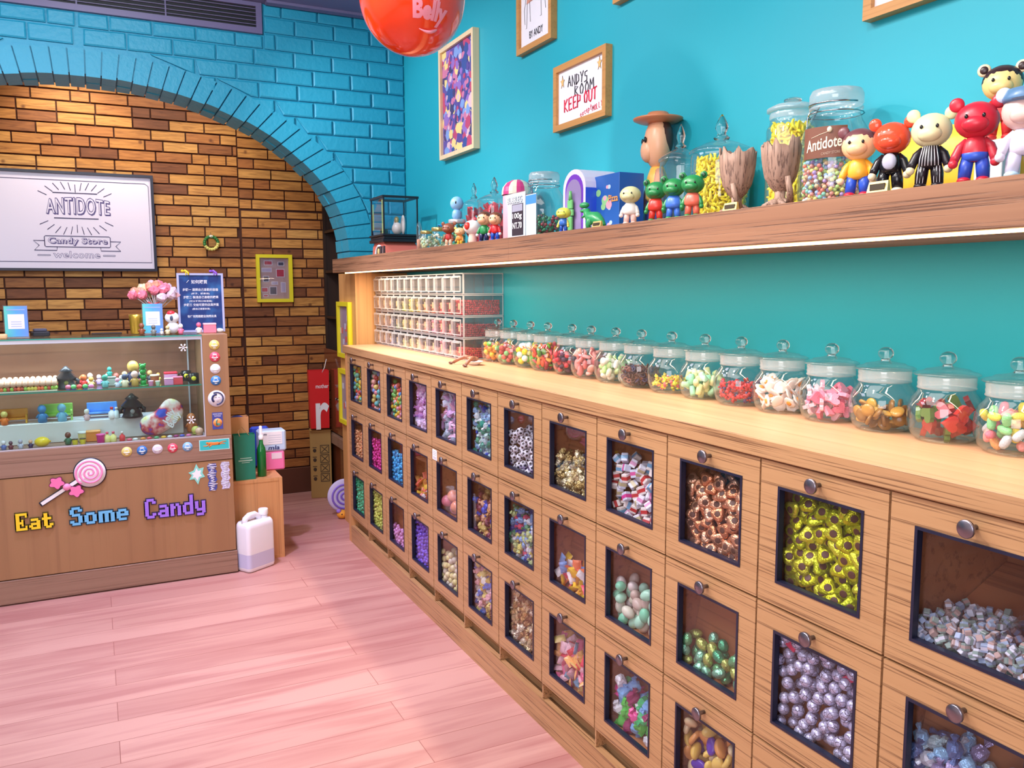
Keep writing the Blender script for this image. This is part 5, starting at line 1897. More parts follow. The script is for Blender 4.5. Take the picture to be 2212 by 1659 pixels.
# dinosaur
t2 = thing('dinosaur_toy', 'green rubber dinosaur toy with an open mouth and long tail', 'toy', (1.15, 1.85, SZ))
DG = pt((50, 150, 90), .35)
b = B()
b.tube([(0, .035, .052), (0, .030, .040), (0, .012, .030), (0, -.012, .026), (0, -.032, .018), (0, -.052, .008)], [.009, .010, .016, .018, .012, .004], 12)
b.build('body', DG, t2)
b = B()
b.ball((-.002, .042, .064), (.011, .018, .008), 14, 8)
b.ball((-.002, .044, .050), (.009, .014, .005), 12, 7)
b.build('head', DG, t2)
for s_ in (1, -1):
    B().tube([(s_ * .012, -.008, .024), (s_ * .014, .004, .012), (s_ * .014, .0, .003)], [.011, .007, .006], 8).build('leg', DG, t2)
    B().tube([(s_ * .010, .024, .038), (s_ * .012, .036, .032)], [.004, .003], 6).build('arm', DG, t2)
figurine('toy_figurine', 'white robed figurine with pale green head before the blue box', (1.15, 1.687, SZ), .093, FC, pt((206, 200, 150)), pt((236, 230, 224)), pt((230, 220, 214)), pt((240, 200, 190)), build=1.3, wide=1.15)
GRN = pt((40, 130, 70))
for (y, tc, lab) in ((1.585, (224, 60, 50), 'red shirt, the farthest of the three green bears'), (1.520, (70, 120, 220), 'blue shirt, the middle of the three green bears'), (1.455, (230, 110, 90), 'coral shirt, the nearest of the three green bears')):
    figurine('bear_figurine', 'green toy bear in a ' + lab, (1.15, y, SZ), .094, FC, GRN, pt(tc), GRN, pt(tc), hand=GRN, ear=GRN, foot=GRN, inner=pt((20, 70, 40)), wide=1.1, build=1.35)
# hatted doll
t, to = figurine('hat_doll', 'tall plain doll with a wide flat brown hat standing behind the empty jar', (1.392, 1.915, SZ), .315, (-1, .45), pt((236, 178, 140)), pt((236, 190, 90)), pt((232, 170, 140)), pt((70, 90, 170)), cat='doll', wide=.62, build=.85)
hz = .315 * .76
b = B()
b.lathe([(.001, hz + .052), (.030, hz + .052), (.052, hz + .056), (.066, hz + .062), (.067, hz + .066), (.052, hz + .063), (.034, hz + .062), (.032, hz + .074), (.026, hz + .082), (.001, hz + .082)], n=28)
b.build('hat', pt((206, 130, 90)), t)
b = B()
b.ball((-.012, 0, hz + .010), (.030, .044, .056), 14, 9)
b.build('hair', pt((70, 46, 40)), t)
t = lidjar('apothecary_jar', 'empty clear apothecary jar behind the green bears', (1.355, 1.765, SZ), .263, .053)
t = lidjar('apothecary_jar', 'wide apothecary jar of yellow banana sweets behind the first brown planter', (1.362, 1.618, SZ), .261, .072)
fillcyl('banana_sweet', 'small yellow banana sweet in the apothecary jar', 'sweet', 'banana sweets in the apothecary jar', 'banana', YEL, (1.362, 1.618), .063, .067, SZ + .003, SZ + .160, .0085, 5, 150, 2200, prm=.47, stuff='pile of yellow banana sweets in the apothecary jar')
t = lidjar('glass_jar', 'tall straight glass jar of yellow banana sweets behind the second brown planter', (1.388, 1.418, SZ), .262, .054, shape='tall')
fillcyl('banana_sweet', 'small yellow banana sweet in the tall straight jar', 'sweet', 'banana sweets in the tall straight jar', 'banana', YEL, (1.388, 1.418), .051, .051, SZ + .003, SZ + .206, .0085, 6, 150, 2200, prm=.47, stuff='pile of yellow banana sweets in the tall straight jar')
t = lidjar('clip_jar', 'large wire clip jar of pastel bead sweets with a brown lettered label', (1.362, 1.272, SZ), .248, .070, shape='clip')
lb = B()
n = 14
am = math.atan2(-1.255, -1.362) - .30
vs = []
for i in range(n + 1):
    a = am - .62 + 1.24 * i / n
    for z in (.105, .165):
        vs.append((.0712 * math.cos(a), .0712 * math.sin(a), z))
lb.add(vs, [(2 * i, 2 * i + 2, 2 * i + 3, 2 * i + 1) for i in range(n)], True)
lo = lb.build('paper_label', pm('brown_label', (120, 70, 50), 0.5), t)


def onjar(z0, h_, a0, wa, sl=0.0):
    return lambda a, c: (.0718 * math.cos(am + a0 + wa * a), .0718 * math.sin(am + a0 + wa * a), z0 + c * h_ + sl * a)


lettering('lettering', 'Antidote', (0, 0, 0), UF, VF, 1, 1, pm('cream_print', (245, 230, 205), 0.5), lo, fn=onjar(.118, .022, -.5, .98, .008), offset=.015)
lettering('lettering', 'CANDY STORE', (0, 0, 0), UF, VF, 1, 1, pm('dim_print', (190, 160, 140), 0.5), lo, fn=onjar(.110, .005, -.05, .5, .003))
b = B()
f1 = onjar(.145, .0, -.35, .5, .010)
b.tube([f1(0, 0), f1(.5, 0), f1(1, 0)], .0006, 5)
f2 = onjar(.158, 0, .16, .01)
b.ball(f2(0, 0), (.005, .005, .006), 10, 7)
b.build('printed_lollipop', MATS['cream_print'], lo)
PB = palette('pastel_bead', [(252, 160, 150), (250, 236, 140), (160, 232, 206), (180, 204, 250), (252, 204, 160), (204, 166, 236), (214, 242, 150), (246, 130, 116), (250, 250, 244)], 0.25, coat=.4)
fillcyl('pastel_bead', 'small shiny pastel bead sweet in the labelled clip jar', 'sweet', 'pastel beads in the labelled clip jar', 'smallball', PB, (1.362, 1.272), .056, .069, SZ + .003, SZ + .110, .0046, 7, 180, 1300, stuff='pile of small pastel bead sweets in the labelled clip jar')

# carved planters
for k, (x, y, lab) in enumerate(((1.165, 1.335, 'brown wood look planter with a ragged rim, before the wide banana jar'), (1.165, 1.215, 'brown wood look planter with a ragged rim, before the tall banana jar'))):
    t = thing('carved_planter', lab, 'planter', (x, y, SZ), k * .5)
    g = random.Random(20 + k)
    WB = wood('planter_bark', (168, 136, 118), (146, 112, 96), (84, 58, 52), 'Z', .6, 4.0, .8, .6)
    tops = [g.uniform(0, .022) for _ in range(28)]
    b = B()
    b.lathe([(.010, .030), (.018, .038), (.028, .056), (.032, .075), (.0345, .095), (.036, .108), (.031, .108), (.028, .09), (.02, .07), (.001, .066)], n=28,
            jit=lambda kk, i, x_, y_, z_: (x_ * (1 + .05 * math.sin(i * 2.3)), y_ * (1 + .05 * math.sin(i * 2.3)), z_ + (tops[i] if kk in (5, 6) else 0)), cap=False)
    b.build('cup', WB, t)
    b = B()
    b.lathe([(.012, .0), (.014, .01), (.010, .022), (.011, .036)], n=14, jit=lambda kk, i, x_, y_, z_: (x_ * (1 + .1 * math.sin(i * 3)), y_ * (1 + .1 * math.cos(i * 2)), z_))
    b.build('neck', WB, t)
    b = B()
    for i in range(9):
        a = 6.283 * i / 9
        b.tube([(0, 0, .012), (.014 * math.cos(a), .014 * math.sin(a), .010), (.030 * math.cos(a + .2), .034 * math.sin(a + .2), .003)], [.009, .007, .004], 7)
    b.build('root', WB, t)
    b = B()
    b.tube([(-.010, -.022, .008), (-.026, -.026, .03), (-.030, -.022, .055)], [.007, .006, .005], 7)
    b.build('side_branch', WB, t)

for k, (y, lab, hh) in enumerate(((1.296, 'small gold name plate at the foot of the first brown planter', .016), (.952, 'small gold name plate before the orange headed bear', .018), (1.780, 'small dark gold name plate behind the green dinosaur tail', .015))):
    t = thing('name_plate', lab, 'name plate', (1.113, y, SZ))
    B().add([(0, -.020, 0), (0, .020, 0), (.008, .020, 0), (.008, -.020, 0), (.004, -.018, hh), (.004, .018, hh), (.007, .018, hh), (.007, -.018, hh)], [(0, 4, 5, 1), (1, 5, 6, 2), (2, 6, 7, 3), (3, 7, 4, 0), (4, 7, 6, 5), (0, 1, 2, 3)], False).build('plate', pm('gold_plate', (220, 190, 120), 0.35, 0.6), t)
    B().bbox(.0, .0035, -.014, .014, .004, hh - .004, .0005).build('dark_inset', pm('plate_inset', (70, 60, 46), .4), t)

# toy bears at the near end
PALE = pt((244, 214, 170))
FB = (-1, -.55)
t, to = figurine('bear_figurine', 'toy bear with brown ears, yellow sleeves, blue trousers and red boots', (1.152, 1.024, SZ), .116, FB, pt((246, 200, 150)), pt((246, 180, 60)), pt((246, 176, 50)), pt((50, 90, 210)), hand=PALE, ear=pt((120, 70, 76)), foot=pt((214, 40, 60)), hair=pt((110, 66, 70)))
t, to = figurine('bear_figurine', 'toy bear with a shiny orange head, black suit and white hands', (1.152, .960, SZ), .118, FB, pt((240, 84, 54), .15), pt((24, 22, 28), .2), pt((30, 28, 34), .2), pt((26, 24, 30), .2), hand=pt((244, 226, 190)), ear=pt((240, 84, 54), .15), foot=pt((236, 222, 196)), eyes=False)
B().ball((.0125, 0, .050), (.005, .011, .013), 12, 8).build('grey_bib', pt((190, 190, 210)), to)
t, to = figurine('bear_figurine', 'toy bear with a cream head and black white striped suit', (1.152, .889, SZ), .119, FB, pt((232, 226, 176)), pt((30, 22, 30)), pt((30, 22, 30)), pt((30, 22, 30)), hand=pt((240, 226, 180)), ear=pt((232, 226, 176)))
b = B()
h = .119
for s_ in range(-3, 4):
    b.tube([(.0175 - .0011 * abs(s_) ** 1.6, s_ * .0045, .034), (.0178 - .0011 * abs(s_) ** 1.6, s_ * .0042, .046), (.0130 - .0008 * abs(s_) ** 1.6, s_ * .003, .064)], .0006, 5)
b.build('white_stripe', WHITE, to)
for s_ in (1, -1):
    b = B()
    for q in (-1, 0, 1):
        b.tube([(.0088 - .001 * abs(q), s_ * h * .09 + q * .004, .034), (.0092 - .001 * abs(q), s_ * h * .10 + q * .004, .008)], .0006, 5)
    b.build('white_stripe', WHITE, to)
t, to = figurine('bear_figurine', 'toy bear with a matt red head and red and blue suit', (1.152, .816, SZ), .122, FB, pt((206, 40, 60)), pt((200, 44, 60)), pt((196, 50, 66)), pt((50, 80, 190)), ear=pt((200, 40, 60)), foot=pt((210, 36, 56)), hand=pt((220, 50, 66)))
B().lathe([(.0125, .032), (.0165, .036), (.0168, .044), (.015, .046)], n=16, jit=lambda k, i, x, y, z: (x * .86, y * 1.06, z)).build('blue_belt', pt((50, 90, 200)), to)
t, to = figurine('bear_figurine', 'toy bear with a grey blue helmet and pale lilac suit at the photo edge', (1.152, .745, SZ), .122, FB, pt((236, 200, 190)), pt((222, 216, 236)), pt((226, 220, 238)), pt((220, 216, 238)), ear=pt((200, 210, 240)), foot=pt((190, 220, 236)), hat=pt((90, 130, 170)), eyes=False)
t, to = figurine('bear_figurine', 'tall toy bear with spiral ears and a red suit standing behind the others', (1.335, .905, SZ + .088), .122, FB, pt((246, 214, 140)), pt((220, 50, 50)), pt((220, 50, 50)), pt((210, 50, 50)), ear=pt((246, 220, 180)), inner=pt((60, 40, 40)), hair=pt((50, 30, 36)))
t = thing('toy_riser', 'plain white block lifting the spiral eared toy bear', 'riser', (1.335, .905, SZ))
B().bbox(-.024, .024, -.024, .024, 0, .0875, .001).build('riser_block', WHITE, t)
# yellow soft bag against the wall
t = thing('yellow_pouch', 'plump yellow leather pouch leaning on the wall behind the bears', 'pouch', (1.405, 1.03, SZ))
b = B()
nu, nv = 20, 10
vs, fs = [], []
for sgn in (1, -1):
    for i in range(nu + 1):
        for j in range(nv + 1):
            u, v = i / nu * 2 - 1, j / nv * 2 - 1
            th = .040 * (max(0, 1 - abs(u) ** 4) * max(0, 1 - abs(v) ** 3)) ** .6 * (1 + .1 * math.sin(7 * u) * (v + 1) / 2)
            vs.append((-sgn * th, u * .145, .068 + v * .068 + .008 * math.sin(3 * u + 1)))
m_ = (nu + 1) * (nv + 1)
for s_ in range(2):
    for i in range(nu):
        for j in range(nv):
            a = s_ * m_ + i * (nv + 1) + j
            q = (a, a + 1, a + nv + 2, a + nv + 1)
            fs.append(q if s_ == 0 else q[::-1])
b.add(vs, fs, True)
b.build('pouch_body', pm('yellow_leather', (240, 196, 60), .45, bump=.2, bscale=60), t)
b = B()
b.tube([(-.030, -.06, .128), (-.040, -.05, .145), (-.036, -.03, .150), (-.030, -.02, .128)], .003, 6)
b.build('handle_loop', MATS['yellow_leather'], t)

# ------------------------------------------------------------------ display counter on the left
DY = 3.826
DYB = 4.14
DX0, DX1 = -1.05, 0.515
case = thing('display_counter', 'wooden shop counter with a glass showcase of toys and stickers on its front', 'counter', (0, DY, 0))
def cb(x0, x1, y0, y1, z0, z1): return B().bbox(x0, x1, y0, y1, z0, z1, 0.0015)
cb(DX0, DX1 + .004, -.004, .31, 0.006, 0.103).build('base_board', CASEH, case)
cb(DX0, DX1, 0, .31, 0.106, 0.518).build('front_panel', CASEW, case)
cb(DX0, DX1, -.002, .31, 0.521, 0.628).build('upper_rail', CASEH, case)
cb(0.410, DX1, 0, .31, 0.629, 1.072).build('side_column', CASEW, case)
cb(DX0, DX0 + .03, 0, .31, 0.629, 1.072).build('side_column', CASEW, case)
STEEL = pm('pale_aluminium', (206, 208, 220), 0.3, 0.4)
b = B()
b.ring(DX0 + .03, 0.409, 0.629, 1.066, DX0 + .034, 0.404, 0.634, 1.052, 0.0, .006, 'XZ')
b.box(0.400, 0.409, .02, .29, 0.629, 0.634)
b.box(0.372, 0.378, .285, .29, 0.629, 1.06)
b.build('metal_trim', STEEL, case)
B().box(DX0 + .034, .404, .002, .005, .634, 1.052).build('front_glass', CASEG, case)
b = B()
b.box(DX0 + .03, .409, -.002, .31, 1.0665, 1.0715)
b.build('top_glass', CASEG, case)
B().box(DX0 + .03, .409, -.003, -.002, 1.0665, 1.0715).build('glass_edge', GREENEDGE, case)
b = B()
b.box(DX0 + .034, .400, .008, .26, .853, .858)
b.build('glass_shelf', CASEG, case)
B().box(DX0 + .034, .400, .007, .008, .853, .858).build('glass_edge', GREENEDGE, case)
B().box(DX0 + .03, .409, .300, .309, .629, 1.066).build('back_panel', wood('case_back_wood', (150, 104, 80), (120, 80, 66), (90, 58, 48), 'X', .2, .6, .4), case)
# white stepped riser inside
t = thing('riser_shelf', 'white step riser along the floor of the glass showcase', 'riser', (0, DY, 0.6295))
B().bbox(DX0 + .05, .33, .13, .28, 0, .085, .002).build('riser_step', pm('riser_white', (226, 226, 234), .4), t)


def cx(px, y=3.90):
    return -.355 + px * (.001755 + (y - 3.826) * .00042) - (y - 3.826) * .09


# stickers and sign letters on the front --------------------------------
def disc(name, label, x, z, r, c, seed, ring=None):
    t = thing(name, label, 'sticker', (x, DY - (.0025 if z < .7 else .0005), z))
    B().lathe([(r, 0), (r, -.0008)], n=28, axis='Y').build('sticker_disc', pt(c, .5), t)
    b = B()
    g = random.Random(seed)
    w1, w2 = r * .62, r * .5
    b.box(-w1 * .6, w1 * .6, -.0013, -.0009, r * .38, r * .62)
    b.tube([(-w1, -.0013, -r * .10), (-w1 * .5, -.0013, -r * .22), (0, -.0013, -r * .26), (w1 * .5, -.0013, -r * .22), (w1, -.0013, -r * .10)], [r * .06, r * .11, r * .13, r * .11, r * .06], 6)
    b.ball((-w2 * .7, -.001, r * .12), (r * .1, .0006, r * .1), 8, 5)
    b.ball((w2 * .7, -.001, r * .12), (r * .1, .0006, r * .1), 8, 5)
    b.box(-w1 * .4, w1 * .4, -.0013, -.0009, -r * .66, -r * .52)
    b.build('printed_mark', WHITE if c[0] < 235 or c[1] < 225 else pt((150, 160, 200)), t)
    return t


for z, c, nm in ((1.026, (232, 206, 110), 'yellow'), (.974, (226, 76, 100), 'red'), (.922, (232, 232, 246), 'white'), (.871, (64, 130, 200), 'blue')):
    disc('round_sticker', '%s round smiling sticker in the column right of the showcase glass' % nm, .459, z, .0215, c, int(z * 100))
for x, c, nm in ((.092, (226, 206, 120), 'yellow'), (.151, (60, 120, 196), 'deep blue'), (.211, (220, 214, 234), 'white'), (.271, (224, 76, 100), 'red'), (.331, (130, 180, 226), 'pale blue')):
    disc('round_sticker', '%s round smiling sticker in the row under the showcase glass' % nm, x, .590, .0205, c, int(x * 1000))
t = thing('portrait_sticker', 'large round white sticker with a dark half ring and drawn face', 'sticker', (.459, DY - .0005, .792))
B().lathe([(.036, 0), (.036, -.0008)], n=32, axis='Y').build('sticker_disc', pt((236, 234, 246), .5), t)
b = B()
b.tube([(.027 * math.cos(a), -.0010, .027 * math.sin(a)) for a in [i * math.pi / 12 - 1.6 for i in range(15)]], .0028, 6)
b.tube([(.018 * math.cos(a), -.0010, .018 * math.sin(a)) for a in [i * math.pi / 10 + 1.5 for i in range(9)]], .0045, 6)
for a in range(40):
    q = a * 6.283 / 40
    b.box(.033 * math.cos(q) - .0006, .033 * math.cos(q) + .0006, -.0012, -.0008, .033 * math.sin(q) - .0006, .033 * math.sin(q) + .0006)
b.tube([(-.008, -.001, .004), (-.004, -.001, .006), (0, -.001, .004)], .0007, 5)
b.tube([(.006, -.001, .004), (.010, -.001, .006), (.014, -.001, .004)], .0007, 5)
b.tube([(.0, -.001, -.012), (.004, -.001, -.014), (.008, -.001, -.011)], .0008, 5)
b.build('dark_print', pt((34, 40, 90), .5), t)
t = thing('poster_sticker', 'small upright dark blue sticker with an orange disc', 'sticker', (.459, DY - .0005, .694))
B().box(-.022, .022, -.0008, 0, -.037, .037).build('sticker_sheet', pt((60, 70, 150), .5), t)
B().lathe([(.019, -.0009), (.019, -.0013)], (0, 0, -.008), 24, 'Y').build('orange_disc', pt((236, 150, 80), .5), t)
b = B()
b.ball((.004, -.0014, -.016), (.008, .0006, .006), 10, 6)
b.tube([(-.004, -.0014, -.02), (-.005, -.0014, .0), (.0, -.0014, .006)], .003, 6)
b.build('green_mark', pt((90, 150, 130), .5), t)
lettering('lettering', 'GOOD GOOD', (-.019, -.0014, .027), UF, VF, .038, .006, WHITE, t, .0002)
lettering('lettering', 'TATTOO', (-.014, -.0014, .018), UF, VF, .028, .006, WHITE, t, .0002)
t = thing('tiger_sticker', 'turquoise rectangular sticker with a leaping orange tiger', 'sticker', (.4415, DY - .0025, .590))
B().box(-.063, .063, -.0008, 0, -.024, .024).build('sticker_border', pt((190, 226, 226), .5), t)
B().box(-.060, .060, -.0011, -.0009, -.021, .021).build('turquoise_field', pt((50, 186, 190), .5), t)
b = B()
b.tube([(-.028, -.0016, .004), (-.018, -.0016, .006), (0, -.0016, .004), (.014, -.0016, .005), (.022, -.0016, .002)], [.005, .007, .0065, .0065, .004], 8, 1)
for p in ([(-.018, -.0016, .002), (-.034, -.0016, -.004), (-.046, -.0016, -.003)], [(-.012, -.0016, 0), (-.022, -.0016, -.009)], [(.016, -.0016, 0), (.032, -.0016, .004), (.044, -.0016, .001)], [(.02, -.0016, .006), (.036, -.0016, .012), (.05, -.0016, .012)]):
    b.tube(p, [.0028, .0022, .0014][:len(p)], 6)
b.ball((-.030, -.0016, .009), (.005, .001, .005), 10, 6)
b.v = [(x, max(y, -.0020) if y < -.0012 else y, z) for x, y, z in b.v]
b.build('tiger_print', pt((224, 130, 60), .5), t)

# lollipop plaque
LX, LZ = -.050, .516
t = thing('lollipop_plaque', 'wooden plaque shaped as a pink swirl lollipop with a bow', 'wall plaque', (0, DY - .001, 0))
b = B()
b.lathe([(.062, 0), (.062, -.008)], (LX, 0, LZ), 40, 'Y')
def bar(b, p, q, w_, y0, y1):
    p, q = Vector(p), Vector(q)
    d = (q - p).normalized()
    n = Vector((-d.y, d.x)) * w_
    pts = [p - n, q - n, q + n, p + n]
    b.poly([tuple(v) for v in pts], (0, y0, 0), (1, 0, 0), (0, 0, 1), (0, -1, 0), y0 - y1)
bar(b, (LX, LZ), (-.236, .402), .0095, 0, -.008)
b.build('dark_outline', NAVY, t)
b = B()
b.lathe([(.0585, -.008), (.0585, -.010)], (LX, 0, LZ), 40, 'Y')
bar(b, (LX, LZ), (-.231, .405), .0068, -.008, -.0102)
b.build('white_face', WHITE, t)
b = B()
pts, rs = [], []
for i in range(110):
    a = i * .19
    r = .003 + .0525 * i / 110
    pts.append((LX + r * math.cos(a + 2.2), -.0105, LZ + r * math.sin(a + 2.2)))
    rs.append(.0036 + .0008 * (i / 110))
b.tube(pts, rs, 6)
b.v = [(x, max(y, -.0125), z) for x, y, z in b.v]
b.build('pink_swirl', pt((246, 150, 200), .4), t)
for k, (ox, oz) in enumerate(((-.172, .487), (-.104, .446))):
    b = B()
    g = random.Random(k)
    for q in range(2):
        n = 40
        rr_ = [.033 * (1 + .16 * math.cos(5 * 6.283 * i / n + 1)) - .004 * q for i in range(n)]
        b.m = q
        b.poly([(ox + rr_[i] * .82 * math.cos(6.283 * i / n), oz + rr_[i] * .72 * math.sin(6.283 * i / n)) for i in range(n)], (0, -.010 - q * .004, 0), (1, 0, 0), (0, 0, 1), (0, -1, 0), .004)
    b.build('bow_loop', [pt((110, 30, 80), .4), pt((240, 120, 180), .4)], t)
B().lathe([(.015, -.014), (.013, -.020), (.001, -.021)], (-.137, 0, .4665), 18, 'Y').build('bow_knot', pt((246, 150, 200), .4), t)

GLY = {
    'C': ['.####.', '##..##', '##....', '##....', '##....', '##....', '##..##', '.####.', ''],
    'a': ['', '', '', '.####.', '....##', '.#####', '##..##', '.#####', ''],
    'n': ['', '', '', '##.##.', '###.##', '##..##', '##..##', '##..##', ''],
    'd': ['....##', '....##', '....##', '.#####', '##..##', '##..##', '##..##', '.#####', ''],
    'y': ['', '', '', '##..##', '##..##', '##..##', '.#####', '....##', '.####.'],
    'E': ['######', '##...#', '##....', '##.#..', '####..', '##.#..', '##...#', '######', ''],
    't': ['', '.##...', '.##...', '#####.', '.##...', '.##...', '.##.##', '..###.', ''],
    'S': ['.####.', '##..##', '##....', '.####.', '....##', '....##', '##..##', '.####.', ''],
    'o': ['', '', '', '.####.', '##..##', '##..##', '##..##', '.####.', ''],
    'm': ['', '', '', '#######.', '##.##.##', '##.##.##', '##.##.##', '##.##.##', ''],
    'e': ['', '', '', '.####.', '##..##', '######', '##....', '.####.', ''],
}


def pixel_rows(s_):
    rows = []
    for r in range(9):
        rows.append('.'.join((GLY[ch][r] or '').ljust(8 if ch == 'm' else 6, '.') for ch in s_))
    return rows


WORDS = {'Eat': ((-.325, -.194, .296, .374), (250, 214, 40)), 'Some': ((-.133, .085, .292, .376), (110, 190, 240)), 'Candy': ((.150, .392, .284, .378), (160, 120, 240))}
for wname, ((x0, x1, z0, z1), c) in WORDS.items():
    rows = pixel_rows(wname)
    H_, W_ = len(rows), max(len(r) for r in rows)
    cw, ch = (x1 - x0) / W_, (z1 - z0) / H_
    t = thing('pixel_word', '%s pixel art word %s mounted on the counter front' % ({'Eat': 'yellow', 'Some': 'light blue', 'Candy': 'violet'}[wname], wname), 'sign lettering', (0, DY - .001, 0))
    b, d = B(), B()
    tilt = .02
    for j, r in enumerate(rows):
        i = 0
        while i < len(r):
            if r[i] == '#':
                e = i
                while e < len(r) and r[e] == '#': e += 1
                xa, xb = x0 + i * cw, x0 + e * cw
                zb_, zt = z1 - (j + 1) * ch, z1 - j * ch
                b.box(xa - .0001, xb + .0001, -.0075, -.003, zb_ - .0002, zt + .0002)
                d.box(xa - .0042, xb + .0042, -.0045, 0, zb_ - .0045, zt + .0045)
                i = e
            else:
                i += 1
    d.build('dark_backing', pt(tuple(int(v * .28) for v in c), .5), t)
    b.build('coloured_face', pt(c, .45), t)
# winter stickers
t = thing('snow_sticker', 'mint and white leaf shaped window sticker', 'sticker', (.363, DY - .0005, .463))
b = B()
pp = [(.0, .048), (.010, .026), (.030, .030), (.024, .006), (.034, -.012), (.014, -.016), (.004, -.044), (-.010, -.018), (-.032, -.020), (-.020, .0), (-.034, .012), (-.012, .020)]
b.poly(pp, (0, 0, 0), (1, 0, 0), (0, 0, 1), (0, -1, 0), .001)
b.m = 1
b.poly([(x * .62, z * .62) for x, z in pp], (0, -.001, 0), (1, 0, 0), (0, 0, 1), (0, -1, 0), .0006)
b.build('cutout', [pt((140, 220, 210), .4), WHITE], t)
for k, (x, zc, c, lab) in enumerate(((.427, .446, (70, 80, 160), 'narrow scribbled dark blue and silver glitter sticker'), (.482, .448, (200, 196, 236), 'narrow scribbled lilac silver glitter sticker at the counter edge'))):
    t = thing('glitter_sticker', lab, 'sticker', (x, DY - .0005, zc))
    g = random.Random(k + 5)
    b = B()
    pts = []
    for i in range(26):
        a = i / 25
        w_ = .014 + .006 * math.sin(a * 19)
        pts.append((w_ * (1 if i % 2 else -1) * g.uniform(.7, 1.1), .060 - .12 * a))
    for i in range(25):
        p, q = pts[i], pts[i + 1]
        b.tube([(p[0], -.001, p[1]), (q[0] * .3, -.001, (p[1] + q[1]) / 2 + g.uniform(-.003, .003)), (q[0], -.001, q[1])], .0018, 5)
    b.build('glitter_line', pm('glitter_silver', (214, 214, 236), .3, .3), t)
    b = B()
    b.poly([(-.017 + .004 * math.sin(i * 2), -.06 + i * .012) for i in range(11)] + [(.017 + .004 * math.sin(i * 2.4), .06 - i * .012) for i in range(11)], (0, 0, 0), (1, 0, 0), (0, 0, 1), (0, -1, 0), .0006)
    b.build('backing', pt(c, .5), t)
for k, (x, z, r) in enumerate(((.333, 1.018, .016), (.352, .705, .017))):
    t = thing('snowflake_sticker', 'white six armed snowflake sticker on the showcase glass, ' + ('upper' if k == 0 else 'lower'), 'sticker', (x, DY + .0015, z))
    b = B()
    for i in range(6):
        a = i * math.pi / 3
        b.tube([(0, 0, 0), (r * math.cos(a), 0, r * math.sin(a))], .0016, 5)
        b.ball((r * .85 * math.cos(a), 0, r * .85 * math.sin(a)), (.004, .0009, .004), 8, 5)
    b.v = [(x_, max(min(y_, .0004), -.0008), z_) for x_, y_, z_ in b.v]
    b.build('snowflake', WHITE, t)

# goods inside the showcase ---------------------------------------------
GS = .8583      # glass shelf
GF = .6297      # showcase floor
GR = .7148      # riser top


def mini(name, label, x, y, z, h, c1, c2, kind='doll', cat='toy', group=None):
    t = thing(name, label, cat, (x, y, z))
    if kind == 'doll':
        B().lathe([(h * .18, 0), (h * .24, h * .08), (h * .2, h * .4), (h * .12, h * .55)], n=14).build('body', pt(c1), t)
        B().ball((0, 0, h * .76), (h * .22, h * .22, h * .24), 14, 9).build('head', pt(c2), t)
        b = B()
        for s_ in (1, -1):
            b.tube([(s_ * h * .14, -h * .02, h * .48), (s_ * h * .28, -h * .05, h * .28)], h * .06, 7)
        b.build('arm', pt(c1), t)
    elif kind == 'bottle':
        B().lathe([(h * .26, 0), (h * .28, h * .04), (h * .28, h * .55), (h * .1, h * .72), (h * .1, h * .8)], n=14).build('body', pt(c1), t)
        B().lathe([(h * .13, h * .8), (h * .13, h * .97), (h * .1, h)], n=12).build('cap', pt(c2), t)
    elif kind == 'cup':
        B().lathe([(h * .38, 0), (h * .40, h * .04), (h * .46, h * .9), (h * .47, h)], n=18).build('cup_body', pt(c1), t)
        B().lathe([(h * .47, h * .86), (h * .50, h * .90), (h * .50, h * 1.0), (h * .4, h * 1.03)], n=18).build('cup_rim', pt(c2), t)
    elif kind == 'ball':
        B().ball((0, 0, h / 2), h / 2, 16, 10).build('upper_ball', pt(c1, .2), t)
        B().lathe([(h * .36, h * .02), (h * .42, h * .1), (h * .36, h * .22)], n=14).build('lower_band', pt(c2), t)
    elif kind == 'box':
        B().bbox(-h * .6, h * .6, -h * .4, h * .4, 0, h * .8, .002).build('box_body', pt(c1), t)
        B().bbox(-h * .62, h * .62, -h * .42, h * .42, h * .8, h, .002).build('box_lid', pt(c2), t)
    elif kind == 'lantern':
        B().lathe([(h * .34, 0), (h * .40, h * .06), (h * .36, h * .12), (h * .30, h * .42), (h * .42, h * .5), (h * .20, h * .74), (h * .28, h * .78), (h * .12, h * .92), (h * .04, h)], n=10).build('lantern_body', pt(c1, .3), t)
        B().ball((0, -h * .24, h * .27), (h * .11, h * .12, h * .13), 10, 7).build('window', pt(c2), t)
        for s_ in (1, -1):
            B().tube([(s_ * h * .3, 0, h * .45), (s_ * h * .46, -.004, h * .35), (s_ * h * .42, -.004, h * .2)], h * .08, 7).build('arm', pt(c1, .3), t)
    elif kind == 'bench':
        B().bbox(-h * .9, h * .9, -h * .25, h * .3, h * .28, h * .4, .002).build('seat', pt(c1), t)
        B().bbox(-h * .9, h * .9, h * .24, h * .34, h * .4, h, .002).build('backrest', pt(c1), t)
        for s_ in (1, -1):
            B().bbox(s_ * h * .82 - h * .06, s_ * h * .82 + h * .06, -h * .25, h * .3, 0, h * .62, .002).build('side_frame', pt(c2), t)
    elif kind == 'tower':
        z_ = 0
        B().lathe([(h * .2, 0), (h * .2, h * .04)], n=18).build('base', pt(c2), t)
        for q in range(4):
            b = B()
            b.ball((0, 0, h * (.13 + q * .235)), (h * .13, h * .12, h * .125), 12, 8)
            for s_ in (1, -1):
                b.ball((s_ * h * .1, 0, h * (.22 + q * .235)), h * .05, 8, 6)
            b.build('bear_block', pt(c1, .3), t)
    return t


